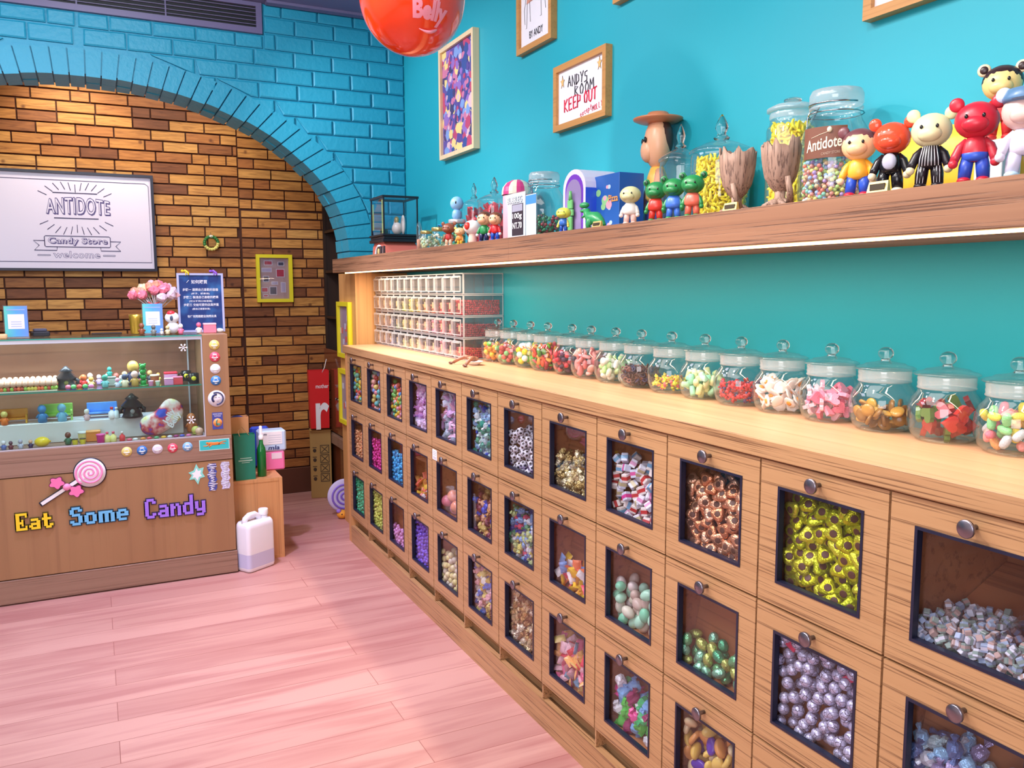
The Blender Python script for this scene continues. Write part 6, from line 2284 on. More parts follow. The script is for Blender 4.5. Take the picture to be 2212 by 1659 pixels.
# rolls in trays at the left of the glass shelf
for k, (y, lab) in enumerate(((3.872, 'front tray of wafer rolls with coloured sweets under a scalloped edge'), (3.975, 'rear tray of wafer rolls under a scalloped edge'))):
    t = thing('wafer_tray', lab, 'sweet tray', (-.42, y, GS))
    B().bbox(-.20, .27, -.035, .035, 0, .006, .001).build('tray', pt((226, 214, 190)), t)
    b = B()
    g = random.Random(k)
    for i in range(40):
        for j in range(3):
            b.ball((-.195 + i * .0118, -.024 + j * .022, .014), .0085, 7, 5)
    o = b.build('coloured_sweets', palette('tray_sweets', [(240, 120, 70), (230, 210, 90), (160, 200, 80), (200, 80, 60)], .4), t)
    o['kind'] = 'stuff'
    b = B()
    for i in range(23):
        b.tube([(-.19 + i * .0205, -.032, .030), (-.19 + i * .0205, 0, .042), (-.19 + i * .0205, .032, .030)], .0105, 8)
    b.build('wafer_cover', pt((232, 190, 164), .6), t)
mini('lantern_toy', 'dark grey toy lantern on the upper glass shelf', cx(137), 3.90, GS, .095, (64, 66, 76), (130, 130, 60), 'lantern')
for k, (px, c1, c2, n1) in enumerate(((140, (236, 120, 150), (90, 110, 220), 'pink and blue'), (151, (110, 200, 120), (40, 60, 190), 'green and blue'), (163, (232, 70, 70), (240, 220, 90), 'red and yellow'), (175, (90, 190, 110), (50, 70, 210), 'emerald and blue'), (187, (240, 130, 190), (240, 240, 240), 'pink and white'))):
    mini('capsule_ball', '%s small capsule ball at the front of the glass shelf' % n1, cx(px, 3.86), 3.855, GS, .022, c1, c2, 'ball')
mini('toy_doll', 'orange red toy crab figure on the upper glass shelf', cx(172), 3.93, GS, .055, (226, 60, 60), (240, 120, 70))
mini('toy_doll', 'yellow topped small toy on the upper glass shelf', cx(188), 3.92, GS, .045, (240, 210, 130), (240, 180, 90))
mini('stand_block', 'grey block carrying a small teal toy', cx(228), 3.95, GS, .040, (150, 160, 150), (140, 146, 140), 'box', 'stand')
mini('toy_doll', 'teal toy sitting on the grey block', cx(228), 3.95, GS + .0405, .040, (40, 150, 140), (60, 170, 160))
mini('toy_doll', 'teal toy standing below the grey block', cx(217), 3.88, GS, .055, (110, 190, 190), (50, 150, 130))
for k, (px, c1, c2, lab) in enumerate(((243, (220, 226, 246), (240, 170, 200), 'pale toy with a pink head'), (253, (130, 210, 220), (230, 240, 246), 'aqua toy with a white head'), (259, (240, 226, 190), (60, 70, 100), 'cream toy with a navy head'), (262, (226, 230, 240), (226, 190, 110), 'white toy with a gold head'))):
    mini('toy_doll', lab + ' on the upper glass shelf', cx(px), 3.87 + .03 * (k % 2), GS, .040 + .008 * (k % 3), c1, c2)
mini('toy_doll', 'tall toy with gold crown and dark blue shoulders', cx(279), 3.93, GS, .105, (40, 46, 80), (206, 170, 90))
mini('toy_doll', 'gold and pink toy on a gold foot', cx(281), 3.875, GS, .066, (200, 160, 80), (240, 200, 190))
mini('bear_tower', 'green tower of stacked little bears on the glass shelf', cx(299), 3.88, GS, .098, (20, 150, 60), (40, 170, 80), 'tower')
mini('burger_toy', 'tiny layered toy burger on the glass shelf', cx(326), 3.93, GS, .040, (196, 110, 70), (240, 226, 190), 'cup')
mini('sweet_pot', 'pink small pot beside the green bear tower', cx(316, 3.86), 3.86, GS, .022, (240, 150, 200), (250, 200, 230), 'cup')
mini('sweet_pot', 'mint small pot at the front of the glass shelf', cx(331, 3.86), 3.857, GS, .020, (190, 230, 200), (240, 246, 240), 'cup')
mini('sweet_box', 'flat clear red sweet box on the glass shelf', cx(376, 3.87), 3.87, GS, .034, (240, 80, 90), (246, 130, 160), 'box', 'box')
mini('sweet_box', 'lilac pink sweet box on the glass shelf', cx(356, 3.86), 3.86, GS, .030, (226, 150, 200), (236, 190, 220), 'box', 'box')
mini('sweet_box', 'red topped sweet box at the back of the glass shelf', cx(362, 3.97), 3.985, GS, .045, (210, 150, 190), (226, 50, 70), 'box', 'box')
for k, (px, y, z, lab) in enumerate(((420, 3.872, GS, 'black mug with a yellow oval at the right front of the glass shelf'), (397, 4.0, GS, 'black mug with a yellow oval at the right rear of the glass shelf'))):
    t = thing('mug', lab, 'mug', (cx(px, y) - (.012 if k == 0 else 0), y, z))
    B().lathe([(.018, 0), (.021, .002), (.0215, .044), (.0195, .045), (.019, .006), (.001, .005)], n=24).build('mug_body', pt((30, 26, 30), .2), t)
    B().lathe([(.010, -.0205), (.009, -.0222)], (-.002, 0, .024), 18, 'Y').build('yellow_oval', pt((230, 220, 50), .4), t)
    B().tube([(-.019, 0, .036), (-.030, 0, .034), (-.031, 0, .016), (-.019, 0, .010)], .003, 8).build('handle', pt((30, 26, 30), .2), t)
g = random.Random(77)
for k, (n1, c1, c2) in enumerate((('scarlet', (214, 50, 50), (240, 180, 120)), ('snow white', (240, 240, 246), (226, 200, 190)), ('lavender', (190, 160, 226), (240, 220, 240)), ('sky blue', (120, 180, 236), (236, 226, 210)), ('peach', (244, 180, 150), (226, 120, 110)),
                                  ('olive', (140, 140, 80), (220, 200, 150)), ('turquoise', (60, 180, 180), (230, 240, 240)), ('cherry pink', (236, 90, 140), (250, 210, 220)), ('charcoal', (60, 60, 70), (210, 170, 110)), ('lemon', (240, 226, 110), (240, 170, 90)))):
    mini('toy_doll', 'tiny %s toy in the back row of the glass shelf' % n1, cx(168 + k * 18.5, 4.0), 4.03 + g.uniform(-.008, .008), GS, g.uniform(.032, .056), c1, c2)
# lower level
mini('toy_bench', 'orange yellow toy bench at the left of the riser', cx(25, 3.99), 4.0, GR, .060, (236, 160, 50), (240, 180, 60), 'bench')
mini('toy_doll', 'orange toy animal with cream head before the orange bench', cx(10, 3.99), 3.968, GR, .058, (230, 120, 50), (226, 206, 120))
mini('toy_bench', 'light green toy bench on the riser', cx(112, 4.0), 4.01, GR, .070, (150, 200, 90), (170, 214, 110), 'bench')
mini('round_head_toy', 'deeper blue round headed toy on the green bench', cx(84, 3.98), 3.975, GR, .075, (60, 130, 190), (70, 150, 220))
mini('round_head_toy', 'pale blue round headed toy on the green bench', cx(124, 3.98), 3.975, GR, .075, (120, 190, 230), (130, 200, 240))
mini('toy_bench', 'blue toy bench on the riser beside red topped bottles', cx(208, 4.0), 4.01, GR, .066, (90, 150, 230), (110, 170, 240), 'bench')
mini('toy_bottle', 'white and red toy bottle on the blue bench', cx(228, 3.96), 3.965, GR, .050, (240, 236, 240), (220, 50, 60), 'bottle')
mini('toy_bottle', 'all white toy bottle on the blue bench', cx(238, 3.96), 3.967, GR, .048, (226, 236, 246), (240, 240, 246), 'bottle')
mini('toy_doll', 'small pink white toy before the blue bench', cx(175, 3.96), 3.962, GR, .048, (226, 190, 200), (246, 240, 240))
mini('lantern_toy', 'black toy lantern with a silver top in the lower showcase', cx(272, 3.97), 3.955, GF + .0856, .105, (36, 34, 40), (150, 150, 156), 'lantern')
mini('cookie_jar', 'orange biscuit box on the showcase floor', cx(186, 3.93), 3.925, GF, .045, (230, 140, 60), (240, 160, 80), 'box', 'box')
mini('sweet_pot', 'clear pot of yellow sweets on the showcase floor', cx(164, 3.92), 3.925, GF, .042, (236, 222, 150), (226, 226, 230), 'cup')
t = thing('bean_cushion', 'bean shaped splashed cushion with white lettering', 'cushion', (cx(336, 3.91), 3.905, GF + .001))
b = B()
pts2 = []
nu = 40
prof = []
for i in range(nu):
    a = 2 * math.pi * i / nu
    x = .098 * math.cos(a)
    z = .068 * math.sin(a) * (1 + .05 * math.cos(a))
    z -= .030 * math.cos(math.pi * x / .17) ** 2 * (1 if math.sin(a) > 0 else -.25)
    c_, s_ = math.cos(.62), math.sin(.62)
    prof.append((x * c_ - z * s_, x * s_ + z * c_ + .083))
cen = (sum(p[0] for p in prof) / nu, sum(p[1] for p in prof) / nu)
vs = []
lay = [(-.022, .35), (-.020, .7), (-.012, .93), (0, 1.0), (.012, .93), (.018, .6)]
for (yy, s_) in lay:
    for (x, z) in prof:
        vs.append((cen[0] + (x - cen[0]) * s_, yy, cen[1] + (z - cen[1]) * s_))
fs = []
for k in range(len(lay) - 1):
    for i in range(nu):
        j = (i + 1) % nu
        fs.append((k * nu + i, k * nu + j, (k + 1) * nu + j, (k + 1) * nu + i))
fs.append(tuple(range(nu))[::-1])
fs.append(tuple(range((len(lay) - 1) * nu, len(lay) * nu)))
b.add(vs, fs, True)
m, nt, bs = _mat('splashed_cushion')
tc = nt.nodes.new('ShaderNodeTexCoord')
nz = nt.nodes.new('ShaderNodeTexNoise')
nz.inputs['Scale'].default_value = 13
nz.inputs['Detail'].default_value = 3
nt.links.new(tc.outputs['Object'], nz.inputs['Vector'])
rp = ramp(nt, [(60, 80, 200), (60, 80, 200), (210, 60, 80), (240, 170, 170), (244, 226, 226), (244, 238, 200), (240, 214, 110), (226, 90, 90)])
for i, e in enumerate(rp.color_ramp.elements):
    e.position = [0, .36, .41, .46, .52, .58, .63, .7][i]
nt.links.new(nz.outputs[0], rp.inputs[0])
nt.links.new(rp.outputs[0], bs.inputs['Base Color'])
b.build('cushion_body', m, t)
uu = Vector((math.cos(1.0), 0, math.sin(1.0)))
vv = Vector((-math.sin(1.0), 0, math.cos(1.0)))
lettering('lettering', 'Jelly', (.022, -.0222, .052), uu, vv, .068, .028, WHITE, t, .0008, offset=.03)
lettering('lettering', 'Belly', (.046, -.0222, .034), uu, vv, .068, .028, WHITE, t, .0008, offset=.03)
mini('toy_doll', 'brown orange fringed toy at the right of the showcase floor', cx(403, 3.98), 3.975, GF, .085, (196, 110, 60), (206, 120, 70))
mini('toy_ball', 'peach furry ball toy at the right front of the showcase', cx(421, 3.86), 3.872, GF, .034, (246, 196, 170), (236, 180, 150), 'ball')
mini('toy_ball', 'yellow green ball toy at the far right of the showcase', .375, 3.905, GF, .036, (226, 220, 120), (190, 200, 90), 'ball')
t = thing('lemon_toy', 'bright yellow lemon shaped toy on the showcase floor', 'toy', (cx(80, 3.87), 3.868, GF + .0005))
B().ball((0, 0, .021), (.028, .022, .0205), 18, 11).build('lemon_body', pt((246, 214, 40), .3), t)
B().lathe([(.006, .024), (.003, .032)], (0, 0, .021), 10, 'X').build('lemon_tip', pt((226, 180, 40), .3), t)
for k, px in enumerate((147, 163)):
    mini('yellow_cup', 'small yellow printed cup on the showcase floor, ' + ('farther from' if k == 0 else 'nearer to') + ' the magenta pot', cx(px, 3.87), 3.866, GF, .024, (236, 220, 60), (60, 60, 40), 'cup', 'cup')
mini('sweet_pot', 'magenta pot with a pink lid on the showcase floor', cx(201, 3.87), 3.866, GF, .036, (220, 40, 150), (236, 90, 170), 'cup')
for k, px in enumerate((215, 228)):
    mini('toy_bottle', ('left' if k == 0 else 'right') + ' one of the twin pale yellow bottles with pink caps', cx(px, 3.87), 3.866, GF, .044, (240, 232, 150), (236, 100, 130), 'bottle')
mini('toy_bottle', 'red bottle toy beside the twin yellow bottles', cx(247, 3.87), 3.868, GF, .040, (226, 60, 70), (240, 230, 230), 'bottle')
mini('toy_doll', 'green and brown hatted toy on the showcase floor', cx(133, 3.88), 3.88, GF, .052, (40, 110, 80), (110, 60, 44))
for k, (px, c1, c2, lab) in enumerate(((18, (110, 40, 60), (90, 60, 80), 'maroon toy'), (37, (196, 200, 226), (180, 180, 200), 'silver lilac toy'), (57, (30, 36, 90), (230, 180, 150), 'navy toy'), (4, (90, 120, 190), (240, 240, 246), 'blue and white toy'))):
    mini('toy_doll', lab + ' at the left front of the showcase floor', cx(px, 3.87), 3.866, GF, .034 + .004 * (k % 2), c1, c2)
g = random.Random(31)
for k, px in enumerate((262, 275, 292, 306, 322, 338, 352, 366, 380, 395)):
    c = [(236, 90, 120), (240, 240, 240), (240, 150, 70), (230, 70, 90), (90, 170, 120), (246, 190, 60), (226, 226, 240), (160, 40, 120), (70, 90, 200), (240, 120, 180)][k]
    nmc = ['pink', 'white', 'orange', 'red', 'green', 'amber', 'pearl', 'purple', 'blue', 'rose'][k]
    t = thing('loose_sweet', '%s small sweet lying along the front of the showcase floor' % nmc, 'sweet', (cx(px, 3.85), 3.846, GF))
    B().ball((0, 0, .0065), (.011, .006, .0065), 12, 7).build('sweet_body', pt(c, .3), t)

# on top of the counter ---------------------------------------------------
TT = 1.0723
t = thing('guide_board', 'dark blue framed board of white written steps on the counter', 'sign board', (.438, 4.062, TT))
b = B()
b.ring(-.099, .099, 0, .265, -.090, .090, .009, .256, -.008, .004, 'XZ')
b.build('board_frame', pm('board_frame_silver', (196, 200, 236), .35, .2), t)
m, nt, bs = _mat('watercolour_blue')
tc = nt.nodes.new('ShaderNodeTexCoord')
nz = nt.nodes.new('ShaderNodeTexNoise')
nz.inputs['Scale'].default_value = 13
nt.links.new(tc.outputs['Object'], nz.inputs['Vector'])
rp = ramp(nt, [(34, 44, 96), (40, 70, 130), (38, 60, 120), (60, 120, 180), (70, 60, 130)])
rp.color_ramp.elements[0].position = .3
rp.color_ramp.elements[4].position = .75
nt.links.new(nz.outputs[0], rp.inputs[0])
nt.links.new(rp.outputs[0], bs.inputs['Base Color'])
bs.inputs['Roughness'].default_value = .3
B().box(-.090, .090, -.003, 0, .009, .256).build('board_face', m, t)
TXT = [('如何購買', -.038, .218, .068, .017), ('步驟一 選擇自己喜歡的容器', -.076, .185, .152, .0125), ('(杯子、糖果袋)', -.040, .168, .078, .010),
       ('步驟二 裝滿自己喜歡的糖果', -.074, .151, .150, .0125), ('(可以不同口味混裝)', -.050, .134, .098, .010),
       ('步驟三 交給可愛的店員秤重', -.074, .117, .150, .0125), ('(照自己需要計算)', -.038, .099, .076, .010), ('有任何問題歡迎詢問店員', -.060, .065, .124, .012)]
for s_, x, z, w_, h_ in TXT:
    lettering('lettering', s_, (x, -.0031, z), UF, VF, w_, h_, WHITE, t, .0005, offset=.01)
B().tube([(-.058, -.0036, .222), (-.048, -.0036, .234)], .0012, 5).build('drawn_stick', WHITE, t)
for k, (x, c, n1) in enumerate(((-.062, (240, 210, 40), 'yellow'), (.058, (150, 90, 210), 'violet'))):
    t = thing('clip_toy', '%s plastic clip perched on the top edge of the written board' % n1, 'clip', (.438 + x, 4.060, TT + .265))
    b = B()
    b.tube([(-.010, 0, .008), (0, -.004, .012), (.012, -.006, .002), (.014, -.010, -.008)], [.004, .005, .005, .003], 8)
    b.ball((-.012, 0, .010), .006, 10, 7)
    b.tube([(.002, -.009, .004), (.002, -.0105, -.010)], .002, 6)
    b.tube([(.0, .0, .006), (.0, .0065, .001)], .0022, 6)
    b.build('clip_body', pt(c, .3), t)


def acr_stand(name, label, x, y, w_, h_, lab2):
    t = thing(name, label, 'sign stand', (x, y, TT), .0)
    B().box(-w_ / 2, w_ / 2, 0, .002, 0, h_).build('acrylic_sheet', ACR, t)
    B().box(-w_ / 2, w_ / 2, -.012, .025, 0, .002).build('stand_base', ACRE, t)
    m, nt, bs = _mat('leaflet_gradient_' + str(int(x * 1000)))
    tc = nt.nodes.new('ShaderNodeTexCoord')
    sp = nt.nodes.new('ShaderNodeSeparateXYZ')
    nt.links.new(tc.outputs['Generated'], sp.inputs[0])
    rp = ramp(nt, [(100, 210, 200), (90, 170, 230), (110, 150, 236)])
    nt.links.new(sp.outputs[0], rp.inputs[0])
    nt.links.new(rp.outputs[0], bs.inputs['Base Color'])
    B().box(-w_ / 2 + .004, w_ / 2 - .002, -.0012, -.0002, .004, h_ - .004).build('leaflet', m, t)
    B().box(-w_ * .32, w_ * .34, -.0018, -.0013, h_ * .27, h_ * .72).build('white_field', PAPER, t)
    b = B()
    for q in range(3):
        b.box(-w_ * .2, w_ * .22, -.0022, -.0019, h_ * (.34 + q * .07), h_ * (.355 + q * .07))
    b.box(-w_ * .36, w_ * .38, -.0018, -.0013, h_ * .84, h_ * .87)
    b.build('print_line', pt((160, 180, 230), .5), t)
    return t


acr_stand('leaflet_stand', 'blue green leaflet in an acrylic stand before the lollipop bouquet', .228, 3.99, .086, .135, '')
acr_stand('leaflet_stand', 'blue green leaflet in an acrylic stand at the far left of the counter', -.285, 3.95, .088, .132, '')
t = thing('cream_biscuit', 'pale orange biscuit lying on the counter glass at the left', 'biscuit', (-.345, 3.90, TT))
B().bbox(-.03, .03, -.02, .02, 0, .018, .004).build('biscuit_body', pt((240, 200, 150), .6), t)
t = thing('card_terminal', 'small black card machine on the counter beside the left leaflet', 'card machine', (-.205, 4.02, TT), .2)
B().bbox(-.032, .032, -.03, .03, 0, .020, .004).build('machine_body', pt((44, 44, 52), .4), t)
B().bbox(-.024, .024, -.012, .028, .020, .032, .003).build('raised_part', pt((90, 90, 110), .3), t)
t = thing('folder', 'flat black folder lying on the counter glass', 'folder', (.045, 4.07, TT))
B().bbox(-.060, .060, -.018, .018, 0, .006, .001).build('cover', pt((40, 26, 24), .4), t)

# lollipop bouquet in a jar
t = thing('bouquet_jar', 'clear square jar holding the bouquet of wrapped lollipops', 'jar', (.250, 4.065, TT))
B().lathe([(.03, 0), (.033, .003), (.033, .085), (.03, .09)], n=20, cap=False).build('jar_body', JARG, t)
tag(B().tube([(.215 + .0, 4.03, TT + .138), (.235, 4.026, TT + .126), (.262, 4.026, TT + .137)], [.003, .004, .003], 6).build('red_ribbon', pt((240, 80, 80), .4)), 'small coral ribbon bow at the neck of the lollipop bouquet', 'ribbon')
LPM = [pt((240, 130, 150), .3), pt((246, 190, 196), .3), pt((240, 160, 130), .3), pt((226, 200, 210), .25), pt((240, 226, 180), .3)]
g = random.Random(12)
LPB, LPT = [], []
for q in range(5):
    b = B()
    g2 = random.Random(q)
    b.lathe([(.002, -.010), (.010, -.012), (.019, .0), (.021, .012), (.014, .024), (.003, .030)], n=9, jit=lambda k, i, x, y, z: (x * g2.uniform(.7, 1.25), y * g2.uniform(.7, 1.25), z + g2.uniform(-.003, .003)))
    b.sm = [False] * len(b.f)
    LPB.append(b.mesh('wrapper', LPM[q]))
LST = B().tube([(0, 0, -.105), (0, 0, -.010)], .0022, 6).mesh('stick', WHITE)
NL = 26
for k in range(NL):
    a = k * 2.4
    rr_ = math.sqrt((k + .5) / NL)
    tx, ty = .092 * rr_ * math.cos(a), .050 * rr_ * math.sin(a)
    top = Vector((.250 + tx, 4.065 + ty, TT + .205 - .05 * rr_ ** 2 + g.uniform(-.008, .008)))
    bot = Vector((.250 + tx * .12, 4.065 + ty * .12, TT + .10))
    d = (top - bot).normalized()
    o = thing('wrapped_lollipop', 'pink wrapped lollipop in the bouquet beside the written board', 'lollipop', top, 0, 'wrapped lollipops in the counter bouquet')
    o.rotation_mode = 'QUATERNION'
    o.rotation_quaternion = d.to_track_quat('Z', 'Y')
    link('wrapper', LPB[k % 5], o)
    link('stick', LST, o)
# small figures on the counter top
t = thing('gold_cup', 'gold foil cup beside the leaflet stand', 'cup', (.165, 4.03, TT))
B().lathe([(.024, 0), (.026, .003), (.030, .07), (.031, .085), (.028, .085), (.024, .005)], n=20).build('cup_body', pm('gold_cup', (214, 176, 70), .3, .7), t)
mini('animal_figurine', 'brown toy animal standing before the gold cup', .180, 3.95, TT, .050, (140, 80, 50), (150, 90, 60), 'doll', 'figurine')
mini('animal_figurine', 'grey toy animal before the leaflet stand', .226, 3.93, TT, .042, (130, 134, 126), (110, 112, 108), 'doll', 'figurine')
mini('animal_figurine', 'tiny white toy animal right of the grey one', .258, 3.93, TT, .026, (236, 232, 226), (244, 240, 236), 'doll', 'figurine')
mini('animal_figurine', 'tiny pale yellow toy animal right of the white one', .282, 3.93, TT, .038, (226, 214, 170), (220, 200, 140), 'doll', 'figurine')
t = thing('snowman_toy', 'white toy with a red cap and grey scarf left of the board', 'toy', (.308, 3.975, TT))
B().ball((0, 0, .026), (.026, .022, .026), 16, 10).build('body', pt((240, 240, 246)), t)
hd = B().ball((-.002, 0, .070), (.030, .024, .025), 16, 10).build('head', pt((244, 244, 248)), t)
B().ball((-.006, -.004, .088), (.018, .016, .013), 12, 8).build('red_cap', pt((220, 50, 60)), hd)
B().ball((-.006, -.022, .068), (.007, .004, .012), 10, 7).build('dark_patch', pt((70, 80, 100)), hd)
mini('animal_figurine', 'small white and pink toy in front of the snowy toy', .335, 3.925, TT, .045, (240, 120, 150), (244, 240, 240), 'doll', 'figurine')
mini('animal_figurine', 'small pink headed white toy before the board', .412, 3.95, TT, .048, (240, 236, 240), (236, 110, 140), 'doll', 'figurine')
mini('animal_figurine', 'pink and white toy lying before the board', .458, 3.955, TT, .044, (236, 130, 150), (240, 190, 200), 'box', 'figurine')
t = thing('shell_ornament', 'small white shell on the counter corner by the board', 'ornament', (.500, 3.96, TT))
B().ball((0, 0, .010), (.018, .013, .010), 14, 8).build('shell_body', pt((236, 238, 246)), t)

# ------------------------------------------------------------------ back wall pieces
SIGY = BY - .016
t = thing('shop_sign', 'large white framed shop sign with outlined lettering on the wooden bricks', 'sign', (0, SIGY, 0))
SX0, SX1, SZ0, SZ1 = -.80, .334, 1.366, 1.895
B().ring(SX0, SX1, SZ0, SZ1, SX0 + .014, SX1 - .014, SZ0 + .014, SZ1 - .014, -.032, 0, 'XZ').build('sign_frame', NAVY, t)
sf = B().box(SX0 + .014, SX1 - .014, -.018, -.002, SZ0 + .014, SZ1 - .014).build('sign_face', pm('sign_white', (226, 218, 240), .25), t)
LN = pt((60, 50, 96), .5)
OUT = pt((84, 72, 128), .5)
FACE = MATS['sign_white']


def line2(b, pts, r=.0024):
    b.tube([(x, -.0186, z) for x, z in pts], r, 5)


b = B()
line2(b, [(-.76, 1.848), (.292, 1.848), (.308, 1.835), (.308, 1.415), (-.76, 1.415)], .0016)
SCX = -.056
for k in range(11):
    a = R_(90 + (k - 5) * 12.5)
    cxx, czz = SCX, 1.700
    r0, r1 = .086 + .022 * abs(k - 5) * .55, .128 + .020 * abs(k - 5) * .62
    line2(b, [(cxx + r0 * math.cos(a) * 1.05, czz + .0 + r0 * math.sin(a)), (cxx + r1 * math.cos(a) * 1.05, czz + r1 * math.sin(a))], .0018)
    czz = 1.728
    line2(b, [(cxx + r0 * math.cos(a) * 1.05, czz - r0 * math.sin(a) - .028), (cxx + r1 * math.cos(a) * 1.05, czz - r1 * math.sin(a) - .028)], .0018)
line2(b, [(SCX - .108, 1.782), (SCX + .106, 1.782)])
line2(b, [(SCX - .108, 1.618 + .03), (SCX + .106, 1.618 + .03)])
X0, X1, Z0, Z1 = -.216, .102, 1.495, 1.553
line2(b, [(X0, Z0 + .005), (X0, Z1 - .005), (X0 + .006, Z1), (X1 - .006, Z1), (X1, Z1 - .005), (X1, Z0 + .005), (X1 - .006, Z0), (X0 + .006, Z0), (X0, Z0 + .005)], .002)
line2(b, [(X0, 1.527), (X0 - .052, 1.527), (X0 - .026, 1.502), (X0 - .050, 1.476), (X0 + .056, 1.476), (X0 + .058, Z0)], .002)
line2(b, [(X1, 1.527), (X1 + .052, 1.527), (X1 + .026, 1.502), (X1 + .050, 1.476), (X1 - .048, 1.476), (X1 - .050, Z0)], .002)
for x in (-.251, .064):
    line2(b, [(x, 1.447), (x + .058, 1.447), (x + .060, 1.450), (x + .058, 1.453), (x, 1.453), (x - .002, 1.450), (x, 1.447)], .0009)
b.build('printed_line', LN, sf)
def arcfn(x0, w_, z0, h_, sag, off):
    def f(a, c):
        bow = 1 - (2 * a - 1) ** 2
        return (x0 + a * w_, -.0184 - off, z0 + c * h_ * (1 + .22 * bow) - sag * (1 - bow) * 0 + sag * bow * .0 + (.0 if True else 0))
    return f
for (s_, x0, w_, z0, h_, sl) in (('ANTIDOTE', -.198, .304, 1.672, .072, 1), ('Candy Store', -.198, .282, 1.505, .040, 0), ('welcome', -.176, .222, 1.437, .034, 0)):
    fnA = lambda a, c, x0=x0, w_=w_, z0=z0, h_=h_: (x0 + .004 + a * w_, -.0184, z0 - .004 + c * h_ * (1 + (.2 * (1 - (2 * a - 1) ** 2) if h_ > .06 else 0)))
    fnB = lambda a, c, x0=x0, w_=w_, z0=z0, h_=h_: (x0 + a * w_, -.0190, z0 + c * h_ * (1 + (.2 * (1 - (2 * a - 1) ** 2) if h_ > .06 else 0)))
    if h_ > .035:
        lettering('lettering', s_, (0, 0, 0), UF, VF, 1, 1, OUT, sf, fn=fnA, offset=.035, spacing=1.1)
    fnC = lambda a, c, fn=fnB: (fn(a, c)[0], -.0187, fn(a, c)[2])
    lettering('lettering', s_, (0, 0, 0), UF, VF, 1, 1, OUT, sf, fn=fnC, offset=.035, spacing=1.1)
    lettering('lettering', s_, (0, 0, 0), UF, VF, 1, 1, FACE, sf, fn=fnB, offset=-.004 if h_ > .035 else .0, spacing=1.1)

YF = pm('yellow_frame', (226, 214, 40), .4)
t = thing('framed_stickers', 'yellow framed clear panel of small stickers on the brick wall', 'framed picture', (0, BY - .016, 0))
B().ring(.878, 1.090, 1.186, 1.470, .898, 1.068, 1.206, 1.450, -.022, 0, 'XZ').build('frame', YF, t)
B().box(.898, 1.068, -.004, -.001, 1.206, 1.450).build('backing_sheet', pt((190, 160, 160), .4), t)
b = B()
for k, (x, z, w_, h_) in enumerate(((.95, 1.42, .05, .028), (1.025, 1.415, .038, .026), (.94, 1.378, .06, .026), (1.02, 1.36, .05, .05), (.935, 1.325, .036, .036), (.985, 1.30, .04, .02), (.925, 1.26, .04, .03), (.975, 1.255, .044, .05), (1.035, 1.275, .030, .062), (.93, 1.225, .03, .015))):
    b.m = 0
    b.box(x - w_ / 2, x + w_ / 2, -.0048, -.0041, z - h_ / 2, z + h_ / 2)
    b.m = 1 + k % 3
    b.box(x - w_ / 2 + .004, x + w_ / 2 - .004, -.0052, -.0049, z - h_ / 2 + .004, z + h_ / 2 - .004)
b.build('small_sticker', [pt((220, 214, 226), .4), pt((196, 70, 90), .4), pt((90, 90, 110), .4), pt((190, 180, 210), .4)], t)
B().box(.898, 1.068, -.013, -.011, 1.206, 1.450).build('cover_pane', PANE, t)
t = thing('ribbon_wreath', 'small green and cream twisted wreath hung on the brick wall', 'wreath', (.630, BY - .030, 1.530))
b = B()
for i in range(18):
    a, a2 = 6.283 * i / 18, 6.283 * (i + 1.3) / 18
    b.m = 0 if (i < 10) else 1
    b.tube([(.036 * math.cos(a), -.004 * (i % 2), .034 * math.sin(a)), (.038 * math.cos((a + a2) / 2), -.010, .038 * math.sin((a + a2) / 2)), (.036 * math.cos(a2), -.004, .034 * math.sin(a2))], .0095, 7)
b.build('twisted_ring', [pt((50, 120, 60), .6), pt((220, 210, 120), .6)], t)
B().ball((.0, -.012, .038), (.012, .006, .008), 10, 7).build('white_bow', pt((240, 236, 226)), t)
B().tube([(0, .0, .04), (0, .012, .062)], .0012, 5).build('hook', METAL, t)

# yellow frames on the pier
for k, (z0, z1, lab) in enumerate(((.905, 1.197, 'upper yellow framed picture seen edge on at the wooden pier'), (.550, .842, 'lower yellow framed picture on the pier, mostly behind the cabinet end'))):
    t = thing('framed_picture', lab, 'framed picture', (1.18, 0, 0))
    B().ring(4.215, 4.445, z0, z1, 4.237, 4.423, z0 + .022, z1 - .022, -.022, 0).build('frame', YF, t)
    B().box(-.008, -.001, 4.237, 4.423, z0 + .022, z1 - .022).build('picture', pt((150, 130, 160), .4), t)
    b = B()
    g = random.Random(k + 3)
    for q in range(8):
        b.m = q % 2
        y, z = g.uniform(4.26, 4.39), g.uniform(z0 + .04, z1 - .07)
        b.box(-.0087 - q * .0001, -.0082, y, y + .03, z, z + .03)
    b.build('small_sticker', [pt((200, 90, 100), .4), pt((190, 190, 220), .4)], t)

